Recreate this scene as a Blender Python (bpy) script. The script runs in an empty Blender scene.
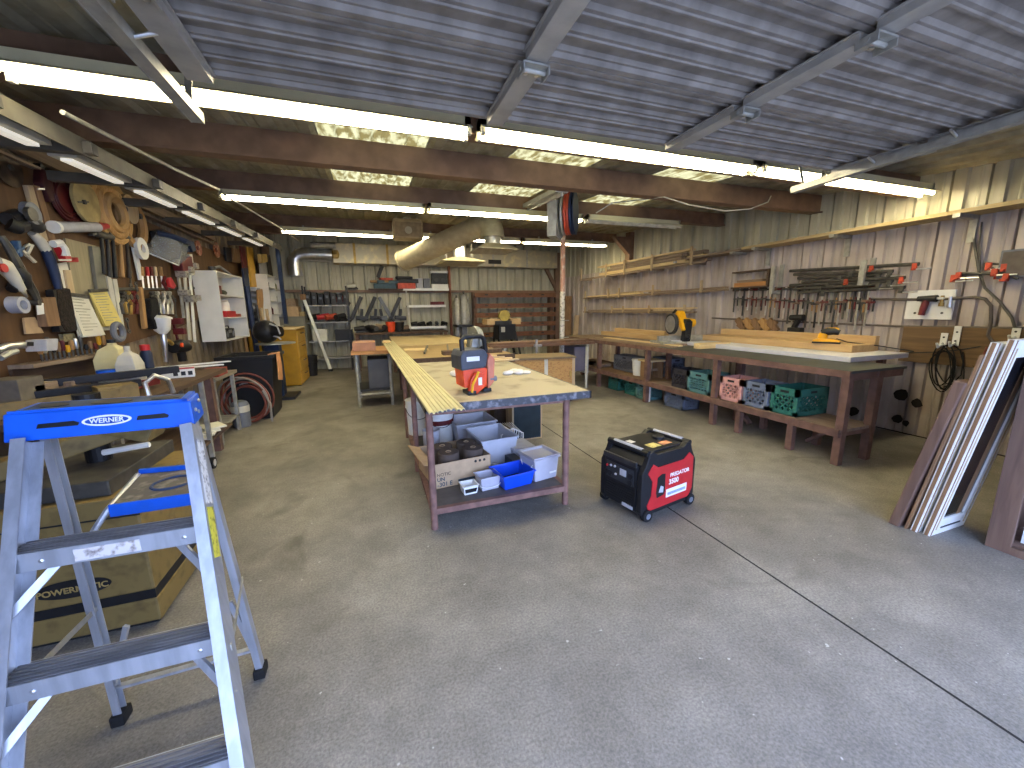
import bpy, bmesh, math, random
from mathutils import Vector as V, Matrix as MX, Euler
random.seed(7)
PI = math.pi
S = bpy.context.scene
C = S.collection
# ------------------------------------------------------------------ camera
YAW, PITCH, ROLL, FPX = 0.33774, 0.18773, -0.01358, 392.08
EYE = V((0, 0, 1.6))
_f = V((math.sin(YAW)*math.cos(PITCH), math.cos(YAW)*math.cos(PITCH), -math.sin(PITCH)))
_r0 = V((math.cos(YAW), -math.sin(YAW), 0))
_u0 = _r0.cross(_f)
_r = _r0*math.cos(ROLL) + _u0*math.sin(ROLL)
_u = _r.cross(_f)
cam = bpy.data.objects.new('camera', bpy.data.cameras.new('camera'))
C.objects.link(cam)
cam.matrix_world = MX(((_r.x, _u.x, -_f.x, EYE.x), (_r.y, _u.y, -_f.y, EYE.y), (_r.z, _u.z, -_f.z, EYE.z), (0, 0, 0, 1)))
cam.data.sensor_width = 36.0
cam.data.lens = FPX/1024*36.0
cam.data.clip_start = 0.05
S.camera = cam
# ------------------------------------------------------------------ sky, sun, exposure
W = bpy.data.worlds.new('sky'); S.world = W; W.use_nodes = True
bg = W.node_tree.nodes['Background']
bg.inputs[0].default_value = (0.46, 0.60, 1.0, 1)
bg.inputs[1].default_value = 8.3
sun = bpy.data.objects.new('sun', bpy.data.lights.new('sun', 'SUN')); C.objects.link(sun)
sun.data.energy = 4.0; sun.data.angle = 0.02; sun.data.color = (1, .95, .86)
sun.rotation_euler = (math.radians(-38), math.radians(14), 0)     # high, from behind the building
por = bpy.data.objects.new('doorway_portal', bpy.data.lights.new('doorway_portal', 'AREA')); C.objects.link(por)
por.data.shape = 'RECTANGLE'; por.data.size = 5.0; por.data.size_y = 2.55
por.location = (1.35, -0.5, 1.28); por.rotation_euler = (-PI/2, PI, 0)
por.data.cycles.is_portal = True
S.view_settings.view_transform = 'Standard'; S.view_settings.look = 'None'
S.view_settings.gamma = 1.0; S.view_settings.use_curve_mapping = False
S.view_settings.exposure = 0.25
TUBE_L = 36.0
TUBE_COL = (1.0, 0.88, 0.60)

# ------------------------------------------------------------------ survey helpers: sight line through a photo point met with a plane of the room
def ray(x, y): return _f + _r*((x-512)/FPX) - _u*((y-384)/FPX)
def atz(x, y, z): d = ray(x, y); return EYE + d*((z-EYE.z)/d.z)
def atx(x, y, v): d = ray(x, y); return EYE + d*(v/d.x)
def aty(x, y, v): d = ray(x, y); return EYE + d*(v/d.y)

# ------------------------------------------------------------------ materials
def lin(c):
    if isinstance(c, str):
        c = [int(c[i:i+2], 16)/255 for i in (0, 2, 4)]
        c = [v/12.92 if v < .04045 else ((v+.055)/1.055)**2.4 for v in c]
    return tuple(c)
_mats = {}
def mat(name, col, rough=.6, metal=0., var=.18, scale=9., bump=0., col2=None, spec=.4, stretch=None, detail=4., alpha=None, trans=0.):
    """procedural surface: noise mixes two tones of the colour, optional second colour for dirt, optional bump"""
    if name in _mats: return _mats[name]
    c = lin(col)
    m = bpy.data.materials.new(name); m.use_nodes = True
    nt = m.node_tree; N = nt.nodes; L = nt.links
    p = N['Principled BSDF']
    tc = N.new('ShaderNodeTexCoord'); mp = N.new('ShaderNodeMapping'); no = N.new('ShaderNodeTexNoise')
    if stretch: mp.inputs['Scale'].default_value = stretch
    L.new(tc.outputs['Object'], mp.inputs[0]); L.new(mp.outputs[0], no.inputs['Vector'])
    no.inputs['Scale'].default_value = scale; no.inputs['Detail'].default_value = detail
    cr = N.new('ShaderNodeValToRGB')
    a = tuple(max(0, v*(1-var)) for v in c); b = lin(col2) if col2 else tuple(min(1, v*(1+var)) for v in c)
    cr.color_ramp.elements[0].position = .38 if not col2 else .5; cr.color_ramp.elements[1].position = .64 if not col2 else .72
    cr.color_ramp.elements[0].color = (*(a if not col2 else c), 1); cr.color_ramp.elements[1].color = (*b, 1)
    L.new(no.outputs['Fac'], cr.inputs[0]); L.new(cr.outputs[0], p.inputs['Base Color'])
    p.inputs['Roughness'].default_value = rough; p.inputs['Metallic'].default_value = metal
    p.inputs['Specular IOR Level'].default_value = spec
    if trans: p.inputs['Transmission Weight'].default_value = trans
    if alpha is not None: p.inputs['Alpha'].default_value = alpha
    if bump:
        bp = N.new('ShaderNodeBump'); bp.inputs['Strength'].default_value = bump; bp.inputs['Distance'].default_value = .01
        L.new(no.outputs['Fac'], bp.inputs['Height']); L.new(bp.outputs[0], p.inputs['Normal'])
    _mats[name] = m
    return m
def wood(name, c1, c2, rough=.6, axis='X', scale=3.):
    """straight-grained timber"""
    if name in _mats: return _mats[name]
    m = bpy.data.materials.new(name); m.use_nodes = True
    nt = m.node_tree; N = nt.nodes; L = nt.links; p = N['Principled BSDF']
    tc = N.new('ShaderNodeTexCoord'); mp = N.new('ShaderNodeMapping'); no = N.new('ShaderNodeTexNoise')
    st = {'X': (.6, 9, 9), 'Y': (9, .6, 9), 'Z': (9, 9, .6)}[axis]
    mp.inputs['Scale'].default_value = st
    L.new(tc.outputs['Object'], mp.inputs[0]); L.new(mp.outputs[0], no.inputs['Vector'])
    no.inputs['Scale'].default_value = scale; no.inputs['Detail'].default_value = 6; no.inputs['Distortion'].default_value = .6
    cr = N.new('ShaderNodeValToRGB'); cr.color_ramp.elements[0].position = .3; cr.color_ramp.elements[1].position = .7
    cr.color_ramp.elements[0].color = (*lin(c1), 1); cr.color_ramp.elements[1].color = (*lin(c2), 1)
    L.new(no.outputs['Fac'], cr.inputs[0]); L.new(cr.outputs[0], p.inputs['Base Color'])
    p.inputs['Roughness'].default_value = rough; p.inputs['Specular IOR Level'].default_value = .3
    _mats[name] = m
    return m
def emit(name, col, s):
    if name in _mats: return _mats[name]
    m = bpy.data.materials.new(name); m.use_nodes = True; N = m.node_tree.nodes
    p = N['Principled BSDF']; p.inputs['Base Color'].default_value = (.9, .9, .85, 1)
    p.inputs['Emission Color'].default_value = (*lin(col), 1); p.inputs['Emission Strength'].default_value = s
    _mats[name] = m
    return m

# ------------------------------------------------------------------ mesh builder
class B:
    def __init__(s, T=None): s.bm = bmesh.new(); s.T = T or MX.Identity(4)
    def _add(s, vs, fs, T=None):
        M = s.T @ T if T is not None else s.T
        v = [s.bm.verts.new(M @ V(p)) for p in vs]
        for f in fs:
            try: s.bm.faces.new([v[i] for i in f])
            except ValueError: pass
        return s
    def box(s, x0, x1, y0, y1, z0, z1, T=None):
        vs = [(x0,y0,z0),(x1,y0,z0),(x1,y1,z0),(x0,y1,z0),(x0,y0,z1),(x1,y0,z1),(x1,y1,z1),(x0,y1,z1)]
        return s._add(vs, [(3,2,1,0),(4,5,6,7),(0,1,5,4),(1,2,6,5),(2,3,7,6),(3,0,4,7)], T)
    def cbox(s, c, d, rot=(0,0,0)):
        T = MX.Translation(V(c)) @ Euler(rot).to_matrix().to_4x4()
        return s.box(-d[0]/2, d[0]/2, -d[1]/2, d[1]/2, -d[2]/2, d[2]/2, T)
    def hexa(s, bot, top):
        return s._add(list(bot)+list(top), [(3,2,1,0),(4,5,6,7),(0,1,5,4),(1,2,6,5),(2,3,7,6),(3,0,4,7)])
    def bar(s, p0, p1, w, h, up=(0,0,1)):
        p0, p1, up = V(p0), V(p1), V(up); d = (p1-p0)
        if d.length < 1e-6: return s
        d.normalize(); sx = d.cross(up)
        if sx.length < 1e-4: sx = d.cross(V((1,0,0)))
        sx.normalize(); uu = sx.cross(d)
        a, b = sx*w/2, uu*h/2
        return s.hexa([p0-a-b, p0+a-b, p1+a-b, p1-a-b], [p0-a+b, p0+a+b, p1+a+b, p1-a+b])
    def loft(s, rings, cap=True, closed=True):
        n = len(rings[0]); vs = [p for r in rings for p in r]; fs = []
        for i in range(len(rings)-1):
            for j in range(n if closed else n-1):
                k = (j+1) % n
                fs.append((i*n+j, i*n+k, (i+1)*n+k, (i+1)*n+j))
        if cap:
            fs.append(tuple(range(n-1, -1, -1))); fs.append(tuple((len(rings)-1)*n+j for j in range(n)))
        return s._add(vs, fs)
    def _frame(s, d):
        d = V(d).normalized(); a = V((0,0,1)) if abs(d.z) < .9 else V((1,0,0))
        x = d.cross(a).normalized(); return x, d.cross(x)
    def cyl(s, p0, p1, r0, r1=None, seg=12, cap=True):
        r1 = r0 if r1 is None else r1; p0, p1 = V(p0), V(p1); x, y = s._frame(p1-p0)
        rg = lambda p, r: [p + x*(r*math.cos(2*PI*i/seg)) + y*(r*math.sin(2*PI*i/seg)) for i in range(seg)]
        return s.loft([rg(p0, r0), rg(p1, r1)], cap)
    def tube(s, pts, r, seg=7, closed=False):
        pts = [V(p) for p in pts]; n = len(pts); rings = []; px = None
        for i, p in enumerate(pts):
            d = (pts[(i+1) % n] - pts[i-1]) if closed else (pts[min(i+1, n-1)] - pts[max(i-1, 0)])
            d.normalize()
            if px is None: x, _ = s._frame(d)
            else:
                x = px - d*px.dot(d)
                if x.length < 1e-5: x, _ = s._frame(d)
                x.normalize()
            px = x; y = d.cross(x); rr = r[i] if isinstance(r, (list, tuple)) else r
            rings.append([p + x*(rr*math.cos(2*PI*k/seg)) + y*(rr*math.sin(2*PI*k/seg)) for k in range(seg)])
        if closed: rings.append(rings[0])
        return s.loft(rings, not closed)
    def lathe(s, prof, o=(0,0,0), axis=(0,0,1), seg=20, cap=True):
        o = V(o); ax = V(axis).normalized(); x, y = s._frame(ax)
        return s.loft([[o + ax*z + x*(max(r, 1e-4)*math.cos(2*PI*i/seg)) + y*(max(r, 1e-4)*math.sin(2*PI*i/seg)) for i in range(seg)] for r, z in prof], cap)
    def prism(s, pts, vec):
        v = V(vec); return s.loft([[V(p) for p in pts], [V(p)+v for p in pts]])
    def sph(s, c, r, sc=(1,1,1), seg=14, rings=8):
        c = V(c); R = []
        for i in range(rings+1):
            t = PI*i/rings; rr = max(math.sin(t), 1e-3)
            R.append([c + V((r*sc[0]*rr*math.cos(2*PI*k/seg), r*sc[1]*rr*math.sin(2*PI*k/seg), -r*sc[2]*math.cos(t))) for k in range(seg)])
        return s.loft(R)
    def ring(s, c, R, r, axis=(0,0,1), seg=24, ts=7, sq=1.):
        x, y = s._frame(axis); c = V(c)
        return s.tube([c + x*(R*math.cos(2*PI*i/seg)) + y*(R*sq*math.sin(2*PI*i/seg)) for i in range(seg)], r, ts, True)
    def tub(s, w0, d0, w1, d1, h, t=.004, rim=.012, o=(0,0,0), T=None):
        """open container: bottom w0 x d0, top w1 x d1"""
        ox, oy, oz = o
        q = lambda w, d, z: [V((ox-w/2,oy-d/2,oz+z)),V((ox+w/2,oy-d/2,oz+z)),V((ox+w/2,oy+d/2,oz+z)),V((ox-w/2,oy+d/2,oz+z))]
        return s.loft([q(w0,d0,0), q(w1,d1,h-rim), q(w1+2*rim,d1+2*rim,h-rim), q(w1+2*rim,d1+2*rim,h), q(w1-2*t,d1-2*t,h), q(w0-2*t,d0-2*t,t)])
    def build(s, name, m, parent=None, bevel=0, smooth=False, label=None, seg=2):
        bmesh.ops.recalc_face_normals(s.bm, faces=s.bm.faces)
        if bevel:
            es = [e for e in s.bm.edges if len(e.link_faces) == 2 and e.calc_face_angle(0) > .5]
            bmesh.ops.bevel(s.bm, geom=es, offset=bevel, segments=seg, profile=.6, affect='EDGES', clamp_overlap=True)
        if parent is not None:
            root = parent
            while root.parent: root = root.parent
            s.bm.transform(root.matrix_basis.inverted())
        me = bpy.data.meshes.new(name); s.bm.to_mesh(me)
        if smooth:
            for p in me.polygons: p.use_smooth = True
            try: me.set_sharp_from_angle(angle=.7)
            except Exception: pass
        s.bm.free()
        me.materials.append(m)
        o = bpy.data.objects.new(name, me); C.objects.link(o)
        if parent is not None: o.parent = parent
        if label: o['label'] = label
        return o
def tag(o, label, cat, group=None, kind=None):
    o['label'] = label; o['category'] = cat
    if group: o['group'] = group
    if kind: o['kind'] = kind
    return o
def thing(name, label, cat, loc=(0,0,0), rz=0., group=None):
    o = bpy.data.objects.new(name, None); C.objects.link(o); o.empty_display_size = .1
    o.location = loc; o.rotation_euler = (0, 0, rz)
    return tag(o, label, cat, group)
def solo(b, name, m, label, cat, group=None, bevel=0, smooth=False, kind=None):
    """a thing that is one mesh; its origin goes to the middle of its base"""
    o = b.build(name, m, None, bevel, smooth)
    vs = o.data.vertices
    if len(vs):
        lo = [min(v.co[i] for v in vs) for i in range(3)]; hi = [max(v.co[i] for v in vs) for i in range(3)]
        c = V(((lo[0]+hi[0])/2, (lo[1]+hi[1])/2, lo[2]))
        o.data.transform(MX.Translation(-c)); o.location = c
    return tag(o, label, cat, group, kind)
def struct(name, b, m, parent=None, bevel=0, smooth=False):
    o = b.build(name, m, parent, bevel, smooth)
    if parent is None: o['kind'] = 'structure'
    return o
def dup(root, loc, rz=0., label=None, group=None, rot=None):
    r = root.copy(); C.objects.link(r); r.location = loc; r.rotation_euler = rot if rot else (0, 0, rz)
    if label: r['label'] = label
    if group: r['group'] = group
    for ch in list(root.children):
        c = ch.copy(); C.objects.link(c); c.parent = r
        for g in list(ch.children):
            d = g.copy(); C.objects.link(d); d.parent = c
    return r
def text(body, name, m, parent, o, xd, yd, size, ext=.0008, align='CENTER', bold=0., sx=1.):
    """raised lettering lying in the plane (xd, yd) at o"""
    cu = bpy.data.curves.new('lettering', 'FONT'); cu.body = body; cu.size = size; cu.extrude = ext; cu.align_x = align; cu.align_y = 'CENTER'
    cu.offset = bold
    t = bpy.data.objects.new('lettering', cu); C.objects.link(t)
    dg = bpy.context.evaluated_depsgraph_get()
    me = bpy.data.meshes.new_from_object(t.evaluated_get(dg)); bpy.data.objects.remove(t); bpy.data.curves.remove(cu)
    xd, yd = V(xd).normalized(), V(yd).normalized(); zd = xd.cross(yd)
    M = MX(((xd.x*sx, yd.x, zd.x, o[0]), (xd.y*sx, yd.y, zd.y, o[1]), (xd.z*sx, yd.z, zd.z, o[2]), (0,0,0,1)))
    root = parent
    while root.parent: root = root.parent
    me.transform(root.matrix_basis.inverted() @ M)
    me.name = name; me.materials.clear(); me.materials.append(m)
    ob = bpy.data.objects.new(name, me); C.objects.link(ob); ob.parent = parent
    return ob
# wall frames: local x runs to the right as seen from the room, y up, z out of the wall
XL, XR, YB = -2.55, 6.25, 12.3
def FL(p): p = V(p); return MX(((0,0,1,p.x),(1,0,0,p.y),(0,1,0,p.z),(0,0,0,1)))
def FR(p): p = V(p); return MX(((0,0,-1,p.x),(-1,0,0,p.y),(0,1,0,p.z),(0,0,0,1)))
def FB(p): p = V(p); return MX(((1,0,0,p.x),(0,0,-1,p.y),(0,1,0,p.z),(0,0,0,1)))
def wl(x, y, off=0.): return atx(x, y, XL+off)
def wr(x, y, off=0.): return atx(x, y, XR-off)
def wb(x, y, off=0.): return aty(x, y, YB-off)
def rotz(a): return MX.Rotation(a, 4, 'Z')
def roof(y): return 2.89 + .07*y
# ================================================================== palette
STEEL = mat('brushed_aluminium', (.42,.44,.48), .42, .6, .12, 30, stretch=(1,1,.15))
GALV = mat('galvanised_steel', 'a4a39c', .5, .5, .15, 14)
DKSTEEL = mat('dark_steel', '3a3a3c', .5, .5, .2, 12)
BLACK = mat('black_plastic', '17181b', .5, 0, .2, 15)
BLACKM = mat('black_painted_metal', '1c1c1e', .45, .2, .25, 10)
GREY = mat('grey_plastic', '6b6f78', .55, 0, .1, 10)
LGREY = mat('pale_grey_plastic', 'a9abb3', .5, 0, .08, 12)
WHITE = mat('white_melamine', 'd6d5d0', .45, 0, .05, 5)
OFFW = mat('aged_white', 'c2bfb2', .6, 0, .1, 8)
PRIMER = mat('red_oxide_primer', '7a5a50', .7, 0, .2, 16, .05)
BROWN = mat('brown_painted_steel', '7c6250', .6, .1, .16, 6)
RED = mat('red_plastic', 'b3262a', .4, 0, .08, 9)
DKRED = mat('dark_red_paint', '5e1a1c', .5, 0, .2, 12)
ORANGE = mat('orange_plastic', 'd8481f', .4, 0, .12, 9)
CLAMPR = mat('orange_clamp_enamel', 'b5472f', .5, .1, .2, 14)
BLUE = mat('ladder_blue', '0b57c8', .45, 0, .08, 14)
BINBLUE = mat('bin_blue', '1148cf', .35, 0, .06, 9)
NAVY = mat('navy_painted_steel', '1e2c4a', .5, .2, .15, 9)
YELLOW = mat('tool_yellow', 'e7a916', .4, 0, .08, 9)
GOLD = mat('machine_gold', '7f6b3e', .55, .1, .16, 18, .03, col2='6a5833')
OCHRE = mat('ochre_cabinet_paint', 'a97f14', .5, 0, .1, 5)
TAN = mat('tan_duct_paint', 'aaa28c', .55, .2, .1, 9)
PAPER = mat('paper_white', 'dddac9', .8, 0, .04, 12)
YPAPER = mat('yellow_legal_paper', 'd9c878', .8, 0, .04, 12)
CARD = mat('cardboard', 'b59a78', .85, 0, .08, 14)
KRAFT = mat('kraft_paper_roll', '54483f', .9, 0, .12, 10)
RUBBER = mat('black_rubber', '121212', .8, 0, .2, 10)
IRON = mat('cast_iron', '55534e', .5, .5, .2, 14)
PEG = wood('pegboard_brown', '523a26', '634930', .7, 'Z', 1.5)
PINE = wood('pine', 'c9ad7c', 'dcc598', .6, 'Y')
PINEX = wood('pine_across', 'c9ad7c', 'dcc598', .6, 'X')
PINEZ = wood('pine_upright', 'a89272', 'c2ad8b', .6, 'Z')
OLDW = wood('weathered_wood', '7a6855', '968370', .75, 'Y')
OLDWZ = wood('weathered_wood_upright', '74583f', '937455', .75, 'Z')
DARKW = wood('dark_bench_wood', '4a3a30', '65513f', .7, 'Y')
BENCHP = mat('bench_brown_paint', '6e5247', .7, 0, .22, 9, .04)
MDF = wood('glulam_beam', 'b8966a', 'cbae80', .6, 'Y', 2.)
OSB = mat('osb_board', 'b28a55', .8, 0, .2, 30, col2='8c6740', stretch=(1,1,2))
HANDLE = wood('tool_handle_wood', '9a7447', 'b48d5b', .55, 'Z')
CREAM = mat('cream_enamel', 'd8cf9e', .6, 0, .05, 7)
BONE = mat('white_enamel', 'e2e2dd', .4, 0, .04, 9)
BRASS = mat('brass', 'a88a4a', .4, .6, .15, 12)
SILVER = mat('bright_steel', (.7,.71,.72), .3, .9, .1, 12)
TEAL = mat('teal_crate', '2f6d61', .5, 0, .1, 9)
TEALG = mat('grey_teal_crate', '547f80', .5, 0, .1, 9)
PINK = mat('pink_crate', 'd39d94', .5, 0, .08, 9)
SLATE = mat('slate_crate', '707a8c', .5, 0, .1, 9)
CHAR = mat('charcoal_crate', '34333a', .5, 0, .1, 9)
FOIL = mat('foil_insulation', 'b3ac97', .38, .35, .3, 5, .6, col2='d9cd9e')
CLEAR = mat('clear_plastic', 'c8ccd0', .15, 0, .02, 5, alpha=.45)
CLOTH = mat('white_rag', 'd8d8d8', .9, 0, .1, 20)

# ================================================================== setting
def concrete():
    m = bpy.data.materials.new('concrete_floor'); m.use_nodes = True
    nt = m.node_tree; N = nt.nodes; L = nt.links; p = N['Principled BSDF']
    tc = N.new('ShaderNodeTexCoord')
    def noise(sc, det, rough=.6, dist=0.):
        n = N.new('ShaderNodeTexNoise'); n.inputs['Scale'].default_value = sc; n.inputs['Detail'].default_value = det
        n.inputs['Roughness'].default_value = rough; n.inputs['Distortion'].default_value = dist
        L.new(tc.outputs['Object'], n.inputs['Vector']); return n
    def ramp(src, p0, p1, c0, c1):
        r = N.new('ShaderNodeValToRGB'); e = r.color_ramp.elements
        e[0].position, e[1].position = p0, p1; e[0].color = (*lin(c0), 1); e[1].color = (*lin(c1), 1)
        L.new(src, r.inputs[0]); return r
    def mix(f, a, b, mode='MIX'):
        x = N.new('ShaderNodeMix'); x.data_type = 'RGBA'; x.blend_type = mode
        if isinstance(f, float): x.inputs[0].default_value = f
        else: L.new(f, x.inputs[0])
        for s, v in ((6, a), (7, b)):
            if hasattr(v, 'links'): L.new(v, x.inputs[s])
            else: x.inputs[s].default_value = (*lin(v), 1)
        return x.outputs[2]
    big = ramp(noise(.55, 5, .55, .6).outputs['Fac'], .36, .66, '7b7770', '9c978d')
    mid = ramp(noise(3.2, 8, .7).outputs['Fac'], .35, .7, (.72,.72,.72), (1.1,1.1,1.1))
    c = mix(1.0, big.outputs[0], mid.outputs[0], 'MULTIPLY')
    fine = ramp(noise(85, 5, .7).outputs['Fac'], .36, .66, (.64,.64,.64), (1.16,1.16,1.16))
    c = mix(1.0, c, fine.outputs[0], 'MULTIPLY')
    stain = ramp(noise(1.1, 7, .65, 1.2).outputs['Fac'], .56, .74, (0,0,0), (.8,.8,.8))
    c = mix(stain.outputs[0], c, '57524a')
    chips = ramp(noise(26, 2, .5).outputs['Fac'], .735, .76, (0,0,0), (.7,.7,.7))
    c = mix(chips.outputs[0], c, 'c4c1bb')
    L.new(c, p.inputs['Base Color'])
    p.inputs['Roughness'].default_value = .62; p.inputs['Specular IOR Level'].default_value = .35
    bp = N.new('ShaderNodeBump'); bp.inputs['Strength'].default_value = .15; bp.inputs['Distance'].default_value = .01
    L.new(noise(18, 6).outputs['Fac'], bp.inputs['Height']); L.new(bp.outputs[0], p.inputs['Normal'])
    return m
CONC = concrete()
# floor in two slabs either side of the saw-cut control joint
JX = 2.16
struct('floor', B().box(XL-.1, JX-.006, -.6, YB+.1, -.12, 0).box(JX+.006, XR+.1, -.6, YB+.1, -.12, 0), CONC)
struct('trim_1', B().box(JX-.0065, JX+.0065, -.6, YB, -.12, .0006), mat('joint_filler', '1d1a17', .9))
APRON = mat('outdoor_concrete', 'a7a49c', .9, 0, .1, 3)
struct('ground', B().box(-30, 30, -30, -.6, -.15, -.02), APRON)

def sheet(b, o, u, v, n, U, Vl, pitch=.3, dep=.03, wide=.10, slope=.03, off=.0, minor=True, groove=False):
    """ribbed metal cladding: ribs run along v, profile steps along u, rising along n"""
    o, u, v, n = V(o), V(u), V(v), V(n); prof = [(0., 0.)]; x = off
    while x < U:
        if groove:  # narrow grooves added beside each rib so that shade darkens its edge
            for dx, h in ((-.028, 0), (-.024, -.036), (-.004, -.036), (-.001, 0)):
                if 0 < x+dx < U: prof.append((x+dx, h))
        for dx, h in ((0, 0), (slope, dep), (slope+wide, dep), (2*slope+wide, 0)):
            if 0 < x+dx < U: prof.append((x+dx, h))
        if minor:
            f0 = 2*slope+wide; g = (pitch-f0)/2
            for dx, h in ((f0+g-.015, 0), (f0+g-.006, .006), (f0+g+.006, .006), (f0+g+.015, 0)):
                if 0 < x+dx < U: prof.append((x+dx, h))
        x += pitch
    prof.append((U, 0.))
    r0 = [o + u*a + n*h for a, h in prof]; r1 = [p + v*Vl for p in r0]
    return b.loft([r0, r1], cap=False, closed=False)
def cladding(name, c1, c2, dirt, dirt_amt=.6):
    m = bpy.data.materials.new(name); m.use_nodes = True
    nt = m.node_tree; N = nt.nodes; L = nt.links; p = N['Principled BSDF']
    tc = N.new('ShaderNodeTexCoord'); mp = N.new('ShaderNodeMapping'); mp.inputs['Scale'].default_value = (5, 5, .5)
    L.new(tc.outputs['Object'], mp.inputs[0])
    n1 = N.new('ShaderNodeTexNoise'); n1.inputs['Scale'].default_value = 1.6; n1.inputs['Detail'].default_value = 6; L.new(mp.outputs[0], n1.inputs['Vector'])
    n2 = N.new('ShaderNodeTexNoise'); n2.inputs['Scale'].default_value = 1.3; n2.inputs['Detail'].default_value = 8; L.new(tc.outputs['Object'], n2.inputs['Vector'])
    r1 = N.new('ShaderNodeValToRGB'); r1.color_ramp.elements[0].position = .35; r1.color_ramp.elements[1].position = .65
    r1.color_ramp.elements[0].color = (*lin(c1), 1); r1.color_ramp.elements[1].color = (*lin(c2), 1); L.new(n1.outputs['Fac'], r1.inputs[0])
    r2 = N.new('ShaderNodeValToRGB'); r2.color_ramp.elements[0].position = .5; r2.color_ramp.elements[1].position = .78
    r2.color_ramp.elements[0].color = (0,0,0,1); r2.color_ramp.elements[1].color = (dirt_amt,)*3+(1,); L.new(n2.outputs['Fac'], r2.inputs[0])
    x = N.new('ShaderNodeMix'); x.data_type = 'RGBA'; L.new(r2.outputs[0], x.inputs[0]); L.new(r1.outputs[0], x.inputs[6]); x.inputs[7].default_value = (*lin(dirt), 1)
    L.new(x.outputs[2], p.inputs['Base Color']); p.inputs['Roughness'].default_value = .6; p.inputs['Specular IOR Level'].default_value = .3
    return m
CL_R = cladding('right_wall_cladding', 'a79d96', 'c2b7af', '7d6a58')
CL_B = cladding('back_wall_cladding', 'a8a592', 'c0bda9', '7d7560')
CL_ROOF = cladding('roof_sheeting', '8d8772', 'a59f89', '61584a')
BLOCK = cladding('left_wall_lining', '6f6353', '8c7e6a', '4b4136')
HW = 3.8
struct('wall_right', sheet(B(), (XR, YB, 0), (0,-1,0), (0,0,1), (-1,0,0), YB+.6, 2.62, .305, .036, .10, .012, groove=True), CL_R)
struct('wall_right', sheet(B(), (XR, YB, 2.62), (0,-1,0), (0,0,1), (-1,0,0), YB+.6, HW-2.62, .305, .036, .10, .012, off=.05, groove=True), CL_B)
struct('wall_back', sheet(B(), (XL, YB, 0), (1,0,0), (0,0,1), (0,-1,0), XR-XL, HW, .305, .03, .05, .025, groove=True), CL_B)
struct('wall_right', B().box(XR+.04, XR+.1, -.62, YB+.1, 0, HW), BLOCK)  # unseen backing slab added to stop sky light leaking through the cladding seam
struct('wall_back', B().box(XL-.1, XR+.1, YB+.04, YB+.1, 0, HW+.2), BLOCK)  # hidden slab added behind the back cladding, blocks light leaks
struct('wall_left', B().box(XL-.12, XL-.06, -.62, YB+.1, 0, HW), BLOCK)  # added light-blocking backing, out of view behind the left cladding
struct('wall_left', sheet(B(), (XL-.035, -.6, 0), (0,1,0), (0,0,1), (1,0,0), YB+.6, HW, .305, .03, .09, .03), BLOCK)
DX0, DX1, DH = -1.1, 3.85, 2.55
struct('wall_front', B().box(XL-.1, DX0, -.62, -.5, 0, 2.85).box(DX1, XR+.1, -.62, -.5, 0, 2.85).box(DX0, DX1, -.62, -.5, DH, 2.85), BLOCK)
# roof sheeting with three translucent strips
def roofpart(x0, x1, y0, y1):
    d = V((0, 1, .07)); L = (y1-y0)
    return sheet(B(), (x0, y0, roof(y0)), (1,0,0), (d/1.0), (0,0,-1), x1-x0, L, .305, .032, .08, .035, off=.02)
xs = [XL-.1, -.33, .63, 1.5, 2.46, 3.36, 4.32, XR+.1]
Y0, Y1, SY0, SY1 = -.62, YB+.1, 3.25, 7.4
rb = B()
for i in range(len(xs)-1):
    x0, x1 = xs[i], xs[i+1]
    for (a, c) in ([(Y0, Y1)] if i % 2 == 0 else [(Y0, SY0), (SY1, Y1)]):
        sheet(rb, (x0, a, roof(a)), (1,0,0), V((0,1,.07)), (0,0,-1), x1-x0, c-a, .305, .032, .08, .035, off=.02)
struct('ceiling', rb, CL_ROOF)
def fibreglass():
    m = bpy.data.materials.new('fibreglass_sheet'); m.use_nodes = True
    nt = m.node_tree; N = nt.nodes; L = nt.links; N.remove(N['Principled BSDF']); out = N['Material Output']
    tc = N.new('ShaderNodeTexCoord'); mp = N.new('ShaderNodeMapping'); mp.inputs['Scale'].default_value = (3, 1, 3)
    no = N.new('ShaderNodeTexNoise'); no.inputs['Scale'].default_value = 5; no.inputs['Detail'].default_value = 3
    L.new(tc.outputs['Object'], mp.inputs[0]); L.new(mp.outputs[0], no.inputs['Vector'])
    cr = N.new('ShaderNodeValToRGB'); cr.color_ramp.elements[0].position = .42; cr.color_ramp.elements[1].position = .6
    cr.color_ramp.elements[0].color = (.11,.075,.02,1); cr.color_ramp.elements[1].color = (.30,.245,.10,1); L.new(no.outputs['Fac'], cr.inputs[0])
    t = N.new('ShaderNodeBsdfTranslucent'); d = N.new('ShaderNodeBsdfDiffuse'); mx = N.new('ShaderNodeMixShader'); mx.inputs[0].default_value = .35
    L.new(cr.outputs[0], t.inputs[0]); L.new(cr.outputs[0], d.inputs[0]); L.new(t.outputs[0], mx.inputs[1]); L.new(d.outputs[0], mx.inputs[2]); L.new(mx.outputs[0], out.inputs[0])
    return m
FIB = fibreglass()
for k, (i) in enumerate((1, 3, 5)):
    struct('window_%d' % (k+1), roofpart(xs[i], xs[i+1], SY0, SY1), FIB)
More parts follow.
